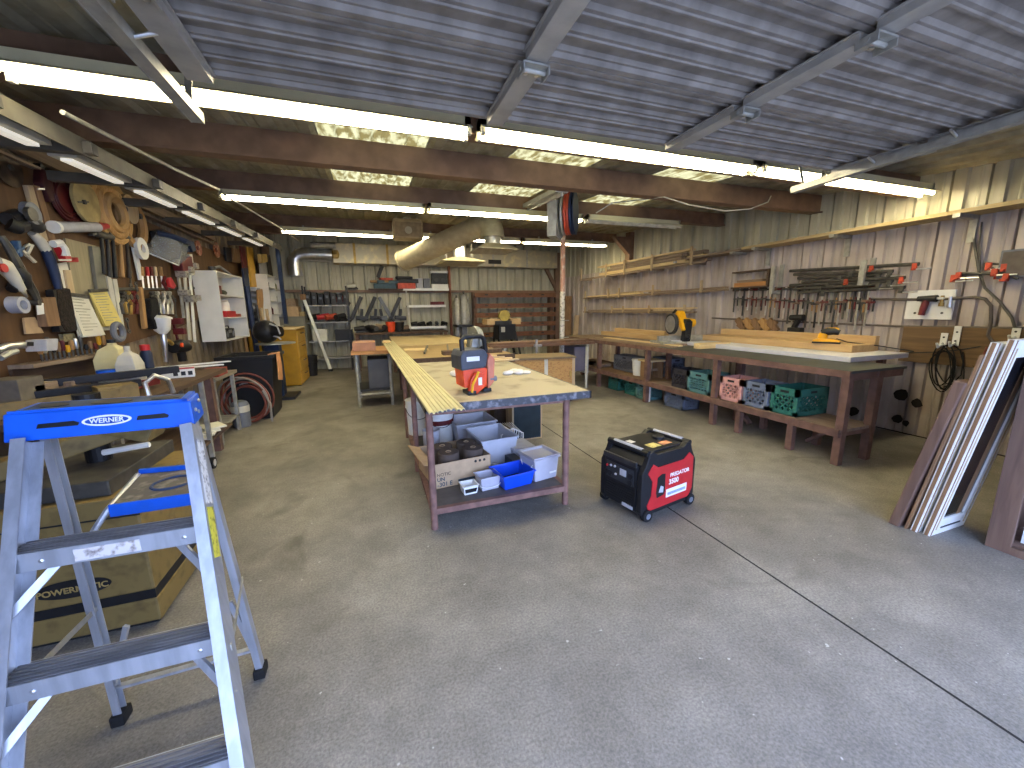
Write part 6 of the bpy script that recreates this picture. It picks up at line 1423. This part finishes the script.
t = thing('spray_can', 'dark blue spray can with a red cap on the wall bench', 'spray can', (-2.15, yb(149,-2.15), bz)); y = yb(149,-2.15)
B().lathe([(.048,0),(.048,.25),(.035,.28),(0,.28)], (-2.15,y,bz), seg=18).build('can', NAVY, t, smooth=True); B().lathe([(.040,.28),(.040,.335),(0,.34)], (-2.15,y,bz), seg=14).build('cap', RED, t); B().lathe([(.0495,.04),(.0495,.10)], (-2.15,y,bz), seg=18, cap=False).build('label_band', BONE, t)
for k, (px, h, m_, lab) in enumerate(((96,.10,GREY,'grey'),(62,.13,OLDW,'brown wooden'),(8,.22,mat('grey_crate_box','6b6459',.7),'large grey-brown'),(24,.16,OLDW,'weathered'))):
    y = yb(px,-2.32); solo(B().box(-2.42,-2.22,y-.11,y+.11,bz,bz+h), 'storage_box', m_, lab+' box at the back of the wall bench', 'box', bevel=.006)
t = thing('bench_vise', 'steel clamp tool with bright levers at the left edge of the wall bench', 'clamp tool', wl(12,348,.2))
B().tube([wl(-4,350,.25), wl(8,346,.25), wl(24,345,.25)], .024, 9).build('lever', SILVER, t, smooth=True); B().tube([wl(0,358,.28), wl(9,353,.28), wl(16,351,.28)], .02, 8).build('lever', GALV, t, smooth=True); plate('gauge_box', LGREY, [(25,340),(38,339),(37,351),(25,352)], .15, .12, '', '', bevel=.008, parent=t); plate('gauge_window', BLACK, [(27,342),(33,342),(33,346),(27,346)], .275, .004, '', '', parent=t)
sb_ = thing('power_strip_box', 'white box with dark sockets lying at the near end of the wall bench', 'socket box', (-1.85, 5.1, bz))
y = 5.12; T = MX.Translation((-1.88, 4.82, bz)) @ rotz(.3)
B(T).box(-.13,.13,-.05,.05,0,.085).build('case', BONE, sb_, .006); B(T).box(-.13,.13,-.05,.05,.085,.09).build('top_panel', RED, sb_)
for u in (-.02,.04,.095): B(T).box(u-.018,u+.018,-.054,-.049,.022,.062).build('socket', BLACK, sb_)
solo(B().box(-2.0,-1.80,5.62,5.95,.842,.93), 'red_box', mat('worn_red_box','8a3a30',.6,0,.2,14), 'worn red box on the small steel table', 'box', bevel=.006)
for k in range(2): solo(B().bar((-2.2,5.05+.12*k,1.03+.01*k), (-1.72,5.55+.25*k,1.0+.01*k), .05, .015), 'white_trim', BONE, ('nearer','farther')[k]+' white trim strip sticking out past the wall bench end', 'strip')
fr2 = thing('fence_rails', 'black steel rails with a red board between them across the wall bench', 'rail frame', (-2.0, 3.8, 1.05))
for (xa, ya, xb_, yb_, z) in ((-2.42,3.45,-1.80,3.95,1.06),(-2.42,3.85,-1.72,4.42,1.10)): B().bar((xa,ya,z), (xb_,yb_,z), .05, .06).build('rail', BLACKM, fr2, .004)
B().hexa([(-2.3,3.62,1.0),(-1.85,3.98,1.0),(-1.80,4.25,1.0),(-2.25,3.9,1.0)], [(-2.3,3.62,1.05),(-1.85,3.98,1.05),(-1.80,4.25,1.05),(-2.25,3.9,1.05)]).build('red_board', DKRED, fr2)
for p in ((-2.3,3.56),(-1.9,3.88)): B().cbox((p[0],p[1],1.015), (.06,.06,.09)).build('foot', GOLD, fr2)
gb_ = thing('gold_fence', 'gold-painted guide fence in front of the black rails', 'machine part', (-2.0, 3.4, .97))
B().bar((-2.45,3.10,1.02), (-1.78,3.62,1.02), .03, .10).build('fence_face', GOLD, gb_, .004); B().cbox((-1.84,3.70,1.03), (.22,.16,.12), (0,0,.66)).build('fence_block', GOLD, gb_, .008)
B().tube([(-1.66,3.72,.97),(-1.68,3.74,1.08),(-1.64,3.80,1.13),(-1.58,3.86,1.08),(-1.57,3.88,.97)], .018, 8).build('loop_handle', SILVER, gb_, smooth=True)
for x, y in ((-1.68, 4.74), (-1.68, 3.3)):
    B().box(x-.018, x+.018, y-.018, y+.018, .12, .93).build('steel_leg', GALV, wb_)
    w = B().cyl((x-.016,y-.02,.062), (x+.016,y-.02,.062), .062, seg=20).build('castor_wheel', RUBBER, wb_); B().cyl((x-.019,y-.02,.062), (x+.019,y-.02,.062), .036, seg=14).build('hub', LGREY, w)
for k in range(4): solo(B().cbox((-1.80+.02*k, 4.86+.05*k, .322+.022*k), (.2,.26,.018), (0,0,.2*k)), 'paper_stack', PAPER, ('lowest','second','third','topmost')[k]+' bundle of white paper on the under shelf of the left wall bench', 'paper', 'papers under the bench')
# ================================================================== back of the room
def bbox(px0, px1, py0, py1, yf, dep):
    a, c = aty(px0, py0, yf), aty(px1, py1, yf)
    return (min(a.x,c.x), max(a.x,c.x), yf, yf+dep, min(a.z,c.z), max(a.z,c.z))
def bb_(b, *a): return b.box(*bbox(*a))
# steel shelving at the left end
YS = 11.75
sh = thing('steel_shelving', 'grey steel shelving unit against the back wall, left of the hanging nail guns', 'shelving', (-.9, 12, 0))
zs = [aty(330, y, YS).z for y in (305, 322, 341, 358)]
sx0, sx1 = aty(303, 305, YS).x, aty(348, 305, YS).x
for z in zs: B().box(sx0, sx1, YS, 12.2, z-.03, z).build('shelf', GALV, sh)
for x in (sx0, sx1-.04):
    for y in (YS, 12.16): B().box(x, x+.04, y, y+.04, 0, zs[0]+.5).build('post', DKSTEEL, sh)
for k in range(7):
    x = sx0+.12+.155*k; h = .36-.03*(k % 3)
    t = thing('tool_case', ordw[k]+' upright dark case from the left end on the top shelf of the steel shelving', 'case', (x, YS+.2, zs[0]), 0, 'dark cases on the steel shelving')
    B().box(x-.065, x+.065, YS+.03, YS+.38, zs[0], zs[0]+h).build('case', (BLACK, DKSTEEL, BLACKM)[k % 3], t, .012); B().box(x-.03, x+.03, YS+.02, YS+.03, zs[0]+h*.5, zs[0]+h*.7).build('label_plate', GREY, t)
def little_tool(x, y, z, s, m_, label, g=None, rz=.4):
    t = thing('power_tool', label, 'power tool', (x, y, z), 0, g); T = MX.Translation((x,y,z)) @ rotz(rz)
    B(T).cyl((-.16*s,0,.10*s), (.10*s,0,.13*s), .06*s, .07*s, seg=12).build('body', m_, t); B(T).bar((.08*s,0,.10*s), (.17*s,0,.02*s), .07*s, .05*s).build('handle', BLACK, t, .006)
    B(T).cbox((0,0,.03*s), (.22*s,.13*s,.05*s)).build('base', DKSTEEL, t, .005)
    return t
for k, (u, m_, lab) in enumerate(((.22, BLACK, 'black power tool at the left on the second shelf'), (.42, RED, 'red power tool on the second shelf'), (.60, CLAMPR, 'orange-red power tool on the second shelf'), (.8, DKSTEEL, 'dark steel power tool at the right on the second shelf'))):
    little_tool(sx0+(sx1-sx0)*u, YS+.2, zs[1], 1.2, m_, lab+' of the steel shelving', 'tools on the second shelf', .3*k)
solo(B().box(sx0+.15, sx0+.5, YS+.02, YS+.35, zs[2], zs[2]+.32), 'carton', PAPER, 'pale carton on a low shelf of the steel shelving', 'box', bevel=.006)
solo(B().box(sx0+.7, sx0+1.15, YS+.02, YS+.35, zs[2], zs[2]+.3), 'dark_case', BLACK, 'dark case on the low shelf of the steel shelving, right of the pale carton', 'case', bevel=.01)
little_tool(sx0+(sx1-sx0)*.85, YS+.15, zs[0], 1.3, DKRED, 'dark red saw at the right end of the top shelf of the steel shelving', None, .1)
# nail guns hung on the wall
for k, (px, py) in enumerate(((357, 309), (371, 309), (385, 309), (396, 309))):
    p = wb(px, py, .12); t = thing('nail_gun', ('first','second','third','fourth')[k]+' nail gun from the left, hanging on the back wall under the brown girt', 'nail gun', p, 0, 'hanging nail guns'); m_ = (DKSTEEL, BLACK, GREY, DKSTEEL)[k]
    s = -1 if k == 2 else 1
    B().bar(p+V((-.17*s,0,-.28)), p+V((.14*s,0,.34)), .10, .09, (0,1,0)).build('magazine', m_, t, .012); B().bar(p+V((-.05*s,0,-.24)), p+V((.28*s,0,-.27)), .10, .11, (0,0,1)).build('body', m_, t, .016)
    B().bar(p+V((.10*s,0,-.22)), p+V((.13*s,0,.0)), .08, .07, (0,1,0)).build('handle', BLACK, t, .012); B().cyl(p+V((-.17*s,0,-.27)), p+V((-.24*s,0,-.36)), .04, seg=10).build('nose', IRON, t)
# back bench and what stands on it
YBF = 11.3
bnch = thing('back_bench', 'cluttered bench along the back wall behind the plywood-topped table', 'workbench', (1, 11.7, 0))
B().box(-.45, 2.05, YBF, 12.2, .98, 1.03).build('bench_top', DARKW, bnch)
for x in (-.4, 1.98):
    for y in (YBF+.05, 12.1): B().box(x-.04, x+.04, y-.04, y+.04, 0, .98).build('leg', BENCHP, bnch)
random.seed(5)
for k in range(8):
    little_tool(-.3+.17*k, YBF+.2+.15*(k % 2), 1.03, .7+.5*random.random(), (DKSTEEL, BLACK, IRON, OLDW)[k % 4], ordw[k]+' small dark tool from the left in the row on the back bench', 'tools on the back bench', k)
def bucket(x, y, z, r, h, m_, lab):
    t = thing('bucket', lab, 'bucket', (x,y,z)); B().lathe([(r*.8,0),(r,h*.94),(r*1.07,h*.94),(r*1.07,h),(r*.95,h),(r*.76,.02),(0,.02)], (x,y,z), seg=18).build('tub', m_, t, smooth=True)
    B().tube([V((x+r*math.cos(a), y-.02, z+h*.9+r*.8*math.sin(a))) for a in [PI+PI*i/8 for i in range(9)]], .006, 5).build('bail_handle', IRON, t)
p = aty(391.5, 334, YBF+.1); bucket(p.x, YBF+.2, 1.03, .13, .28, ORANGE, 'bright orange bucket on the back bench')
p = aty(400, 334, YBF+.1); bucket(p.x, YBF+.25, 1.03, .14, .27, BLACK, 'black bucket right of the orange one on the back bench')
# white-edged shelf unit
wsh = thing('pale_shelves', 'shelves with pale front edges on the back wall left of the red-brown post', 'shelving', wb(427, 310, .3))
for k, (py, x0) in enumerate(((289.5, 403), (306.5, 407), (328, 408))):
    a, c = aty(x0, py, 12.0), aty(449 if k == 0 else 446, py, 12.0)
    B().box(a.x, c.x, 12.0, 12.24, a.z-.025, a.z+.025).build('shelf', DARKW, wsh); B().box(a.x, c.x, 11.985, 12.0, a.z-.03, a.z+.04).build('front_edge', BONE, wsh)
a, c = aty(406, 290, 12.0), aty(408, 330, 12.0); B().bar(a, (a.x+.06, 12.0, c.z), .04, .04, (0,1,0)).build('upright', OFFW, wsh)
zt_ = aty(427, 289.5, 12.0).z+.04
zz = [aty(427, y, 12.0).z+.04 for y in (306.5, 328)]
a, c = aty(432, 288, 12.0), aty(448, 271, 12.0)
t = thing('stereo', 'white and black boxy stereo standing on the pale-edged top shelf', 'stereo', ((a.x+c.x)/2, 12.1, zt_)); zm = c.z
B().box(a.x, c.x, 12.02, 12.24, zt_, zt_+.12).build('base', BONE, t, .006); B().box(a.x+.02, c.x-.02, 12.03, 12.24, zt_+.12, zm-.06).build('body', BLACK, t, .006); B().box(a.x-.01, c.x+.01, 12.02, 12.24, zm-.06, zm).build('top_panel', BONE, t, .006)
for u in (.3, .7): B().cyl((a.x+(c.x-a.x)*u, 12.028, zt_+.24), (a.x+(c.x-a.x)*u, 12.02, zt_+.24), .06, seg=16).build('speaker', DKSTEEL, t)
for k, (u, m_) in enumerate(((.36, LGREY), (.52, GREY))): 
    x = aty(403, 289, 12).x + (aty(449, 289, 12).x-aty(403, 289, 12).x)*u; solo(B().box(x-.09, x+.09, 12.03, 12.2, zt_, zt_+.28), 'tin_box', m_, ('pale','mid')[k]+' grey tin box on the pale-edged top shelf left of the stereo', 'box', bevel=.008)
x = aty(438, 305, 12).x; solo(B().box(x-.2, x+.2, 12.02, 12.2, zz[0], zz[0]+.10), 'red_case', DKRED, 'flat dark red case on the middle pale-edged shelf', 'case', bevel=.006)
for k in range(5): 
    x = aty(415, 327, 12).x+.22*k; little_tool(x, 12.1, zz[1], .8, (BLACK, DKSTEEL)[k % 2], ordw[k]+' black tool from the left on the lowest pale-edged shelf', 'tools on the lowest shelf', .5*k)
# heap of tools on the girt
zg = 2.2
lg = thing('ledge_board', 'dark board shelf on the brown girt of the back wall', 'shelf', wb(395, 288, .2))
a, c = aty(372, 288, 12.0), aty(403, 288, 12.0); B().box(a.x-.1, c.x, 11.95, 12.24, zg, zg+.03).build('board', DARKW, lg)
x0 = a.x
for k, (dx, dy, z, L, hh, m_, rz, lab) in enumerate(((.35,0,.03,.6,.14,mat('teal_blue_case','2f4a58',.6),0,'blue-grey flat case under the heap'),(.45,0,.17,.62,.09,mat('slate_case','445a66',.6),.1,'slate tool case in the middle of the heap'),(.22,.0,.20,.5,.06,HANDLE,-.08,'wooden-handled tool'),(.40,.02,.27,.35,.06,CLAMPR,.12,'orange clamp on top of the heap'),
        (.95,0,.03,.5,.16,CLAMPR,0,'orange-red case at the right of the heap'),(1.0,.0,.19,.6,.11,BLACK,-.1,'black tool roll at the right of the heap'),(.9,.02,.31,.45,.07,BLACKM,.15,'black tool topmost at the right of the heap'))):
    solo(B().cbox((x0+dx, 12.08+dy, zg+z+hh/2), (L,.22,hh), (0,0,rz)), 'tool_case', m_, lab+' on the ledge above the nail guns', 'tool case', 'heap on the ledge', bevel=.012)
solo(B().bar((x0+.18, 12.05, zg+.34), (x0+.32, 12.05, zg+.66), .10, .08, (0,1,0)), 'dark_tool', BLACK, 'dark tool standing up at the left end of the ledge heap', 'tool', bevel=.01)
p = wb(352, 288, .2); little_tool(p.x, 12.08, zg+.005, .9, OFFW, 'small pale tool alone on the girt left of the ledge heap', None, .3)
# red-brown post, silver cylinders, little press
solo(bb_(B(), 448, 453, 262, 337, 11.95, .14), 'wooden_post', mat('red_brown_post', '7c4a33', .7, 0, .15, 8), 'red-brown post standing before the back wall right of the pale shelves', 'post')
for k, (px, r, y0, y1) in enumerate(((456.5, .10, 298, 336), (463.5, .11, 294, 325), (467, .08, 302, 321))):
    a, c = aty(px, y0, 11.7), aty(px, y1, 11.7); zb_ = c.z
    t = thing('steel_cylinder', ('slim silver cylinder next to the red-brown post', 'tallest silver cylinder, right of the slim one', 'short silver cylinder right of the tallest one')[k], 'cylinder', (a.x, 11.7, zb_)); B().lathe([(r,0),(r,a.z-zb_-.1),(r*.6,a.z-zb_-.03),(.03,a.z-zb_)], (a.x, 11.7, zb_), seg=16).build('body', GALV, t, smooth=True); B().cyl((a.x,11.7,a.z), (a.x,11.7,a.z+.08), .03, seg=8).build('valve', IRON, t)
pt = thing('press_stand', 'dark narrow machine stand before the steel rack', 'stand', (2.6, 11.3, 0))
a, c = aty(457, 325, 11.3), aty(473, 338, 11.3); B().box(a.x, c.x, 11.2, 11.9, a.z-.06, a.z).build('table_top', DKSTEEL, pt); B().box(a.x+.15, c.x-.15, 11.35, 11.7, .04, a.z-.06).build('pedestal', GREY, pt, .01); B().box(a.x+.05, c.x-.05, 11.25, 11.85, 0, .04).build('base', DKSTEEL, pt)
# cantilever rack with steel lengths
rk = thing('steel_rack', 'red-brown rack of long steel lengths on the back wall', 'rack', (4.3, 11.9, 1.0))
rx0, rx1 = aty(477, 315, 11.75).x, 5.62
for x in (rx0, rx1): B().box(x-.05, x+.05, 11.95, 12.2, 0, 2.13).build('upright', BROWN, rk)
for k, py in enumerate((295, 305.5, 314.5, 324, 333.5)):
    z = aty(525, py, 11.75).z
    B().box(rx0-.05, rx1+.05, 11.75, 11.80, z-.07, z+.07).build('cross_bar', mat('rust_bar', '6f4a36', .7, .1, .2, 8), rk)
    for x in (rx0, rx1): B().box(x-.03, x+.03, 11.80, 12.0, z-.05, z-.01).build('arm', BROWN, rk)
    for j in range(4):
        xx = rx0 + (rx1-rx0)*(.12+.24*j+.04*((k*3+j) % 3)); B().box(xx-.05, xx+.05, 11.742, 11.75, z-.01, z+.03).build('slot_hole', BLACK, rk)
    for j in range(2):
        solo(B().cyl((rx0+.1+.2*j, 11.87+.07*j, z+.035), (rx1-.1-.3*(k % 2), 11.87+.07*j, z+.035), .028, seg=8), 'steel_pipe', (GALV, BROWN, DKSTEEL)[(k+j) % 3], ('front','rear')[j]+' pipe on the '+('top','second','third','fourth','lowest')[k]+' level of the red-brown steel rack', 'pipe', 'pipes on the steel rack')
# second table with plywood sheet
t2 = thing('assembly_table', 'large low-detailed work table beyond the first one, under a plywood sheet', 'table', (1.2, 8.6, 0))
t2['label'] = 'large wooden work table beyond the first one, carrying a plywood sheet'
B().box(.42, 2.05, 5.75, 10.9, .87, .92).build('table_top', wood('table2_wood', '8a7452', 'a68e66', .7, 'X'), t2)
B().box(.40, 2.07, 5.73, 5.76, .80, .925).build('front_rail', DARKW, t2)
for x in (.5, 1.98):
    for y in (5.85, 8.3, 10.8): B().box(x-.04, x+.04, y-.04, y+.04, 0, .87).build('leg', BENCHP, t2)
solo(B().box(.40, 1.98, 7.9, 10.9, .925, .945), 'plywood_sheet', mat('pale_plywood', 'b9a67e', .7, 0, .06, 4), 'pale yellow plywood sheet lying on the far work table', 'sheet')
for k, (px) in enumerate((418, 430, 441)): 
    x = .75+.38*k; solo(B().bar((x, 6.3, .94), (x+.22, 7.6, .94), .03, .03), 'bar_clamp', IRON, ('left','middle','right')[k]+' dark steel bar lying on the far work table before the plywood', 'bar', 'bars on the far table')
solo(B().box(1.0, 1.95, 6.0, 6.2, .922, .98), 'long_block', DARKW, 'dark wooden length lying at the front of the far work table', 'timber')
solo(B().box(.5, .9, 6.9, 7.2, .922, .945), 'scrap_board', PINEX, 'pale scrap board on the far work table near the siding strips', 'board')
# metal stand at left with box and grey case
sl = thing('metal_stand', 'small pipe-legged stand with a wooden top left of the siding strips', 'stand', (0, 7.2, 0))
for x, y in ((-.29,6.95),(.24,6.95),(-.29,7.75),(.24,7.75)): B().cyl((x,y,0), (x,y,.90), .028, seg=10).build('leg', GALV, sl, smooth=True)
B().box(-.36,.30,6.88,7.85,.90,.955).build('top', wood('orange_wood_top', '9a6c3f', 'b48552', .6, 'X'), sl); B().cyl((-.29,6.95,.22), (.24,6.95,.22), .02, seg=8).build('cross_bar', GALV, sl); B().box(-.29,.24,6.95,7.75,.27,.30).build('under_shelf', DKSTEEL, sl)
B().cyl((-.29,7.75,.22), (.24,7.75,.22), .02, seg=8).build('cross_bar', GALV, sl)
solo(B().box(-.33,.03,6.95,7.4,.957,1.10), 'carton', mat('pink_brown_carton', 'a87c64', .7, 0, .1, 8), 'pinkish brown carton on the metal stand left of the siding strips', 'box', bevel=.004)
solo(B().box(-.12,.215,7.0,7.6,.302,.80), 'grey_case', mat('grey_case', '54555a', .6, 0, .08, 6), 'big grey case on the lower shelf of the metal stand', 'case', bevel=.01)
# OSB cabinet
oc2 = thing('base_cabinet', 'low brown chipboard cabinet with two doors beyond the work table', 'cabinet', (2.5, 6.4, 0), -.12)
T = MX.Translation((2.5, 6.35, 0)) @ rotz(-.12)
B(T).box(-.78,.78,-.28,.30,.04,.77).build('carcass', OSB, oc2); B(T).box(-.80,.80,-.32,.32,.77,.80).build('top', mat('dusty_cab_top','7b6950',.8,0,.1,6), oc2); B(T).box(-.75,.75,-.25,.28,0,.04).build('plinth', DARKW, oc2)
for x0, x1 in ((-.74,-.27),(-.25,.24),(.30,.74)): 
    d_ = B(T).box(x0,x1,-.30,-.28,.07,.74).build('door', OSB, oc2, .003); B(T).box(x1-.05,x1-.02,-.315,-.30,.45,.55).build('pull', BRASS, d_)
B(T).box(.24,.30,-.305,-.28,.05,.76).build('pale_strip', OFFW, oc2); B(T).box(.74,.79,-.30,-.27,.04,.77).build('corner_post', PINEZ, oc2)
# trestle with steel lengths
tr = thing('trestle', 'steel trestle carrying a stack of long rusty steel lengths', 'trestle', (3.2, 7.3, 0))
for x in (2.3, 4.05):
    for y in (6.95, 7.75): B().cyl((x,y,0), (x,y,.85), .025, seg=10).build('leg', OFFW if x > 3 and y < 7 else GALV, tr, smooth=True)
    B().box(x-.03,x+.03,6.9,7.8,.85,.89).build('cross_beam', GALV, tr)
for k in range(9):
    y = 6.97+.12*(k % 6); z = .895+.052*(k//6); x0_, x1_ = 2.0+.07*(k % 3), 4.22-.1*(k % 4)
    solo(B().box(x0_, x1_, y-.045, y+.045, z, z+.048), 'steel_length', (mat('rusty_length','6f5340',.7,.2,.2,8), OLDW, mat('rusty_length','6f5340',.7,.2,.2,8))[k % 3], ordw[k]+' long brown bar from the front of the stack on the trestle', 'bar', 'bars on the trestle')
p = aty(537, 341, 6.85); t = thing('g_clamp', 'silver clamp gripping the front of the steel lengths', 'clamp', p); B().box(p.x-.02,p.x+.02,6.86,6.90,.80,1.04).build('frame', SILVER, t); B().box(p.x-.05,p.x+.10,6.84,6.90,.90,.94).build('jaw', SILVER, t); B().cyl((p.x,6.88,.72), (p.x,6.88,.82), .012, seg=8).build('screw', SILVER, t)
gb2 = thing('grey_tarp_box', 'purple-grey fabric-sided box hanging under the end of the trestle', 'box', (3.9, 7.2, .4)); a, c = aty(572, 371, 7.1), aty(585, 346, 7.1)
B().box(a.x, c.x-.03, 7.0, 7.6, a.z, c.z).build('side', mat('purple_grey', '5d5a6b', .7, 0, .06, 6), gb2, .02); B().box(c.x-.03, c.x+.03, 7.0, 7.6, a.z-.05, c.z+.02).build('frame', LGREY, gb2)
# router table / bench machine with yellow wheel
p = aty(502, 338, 9.6)
mc = thing('bench_machine', 'black bench machine with orange wooden wings and a yellow wheel', 'machine', (p.x, 9.6, 0))
x = p.x; zt2 = aty(502, 322, 9.6).z
B().box(x-.10, x+.34, 9.5, 10.0, zt2-.45, zt2-.05).build('body', BLACK, mc, .01); B().box(x-.40, x-.05, 9.55, 10.0, zt2-.06, zt2+.08).build('left_wing', MDF, mc); B().box(x+.22, x+.50, 9.55, 10.0, zt2-.06, zt2+.08).build('right_wing', MDF, mc)
B().box(x-.2, x+.22, 9.45, 10.0, zt2-.06, zt2+.03).build('table', DKSTEEL, mc); B().cyl((x+.05,9.5,zt2+.16), (x+.05,9.62,zt2+.16), .14, seg=22).build('wheel', mat('ochre_wheel','a9964a',.5), mc); B().box(x-.05, x+.05, 9.49, 9.5, zt2-.25, zt2-.12).build('switch_plate', OFFW, mc)
for s in (-.08, .30): B().bar((x+s,9.55,zt2-.1), (x+s*1.9,9.5,.0), .05, .05).bar((x+s,9.95,zt2-.1), (x+s*1.9,10.0,.0), .05, .05).build('leg_pair', BLACKM, mc)
for s in (-.08, .30): B().bar((x+s*1.45,9.52,.45), (x+s*1.45,9.98,.45), .03, .03).build('spreader', BLACKM, mc)
# things hung in the far right corner
for k, (px, y0, y1) in enumerate(((577, 280, 318), (583, 272, 300), (588, 268, 298))):
    a, c = aty(px, y0, 12.15), aty(px, y1, 12.15); solo(B().box(a.x-.03, a.x+.03, 12.2, 12.27, c.z, a.z), 'wood_strip', (BONE, PINEZ, PINEZ)[k], ('white','pale long','pale short')[k]+' upright strip in the far right corner', 'strip', 'strips in the corner')
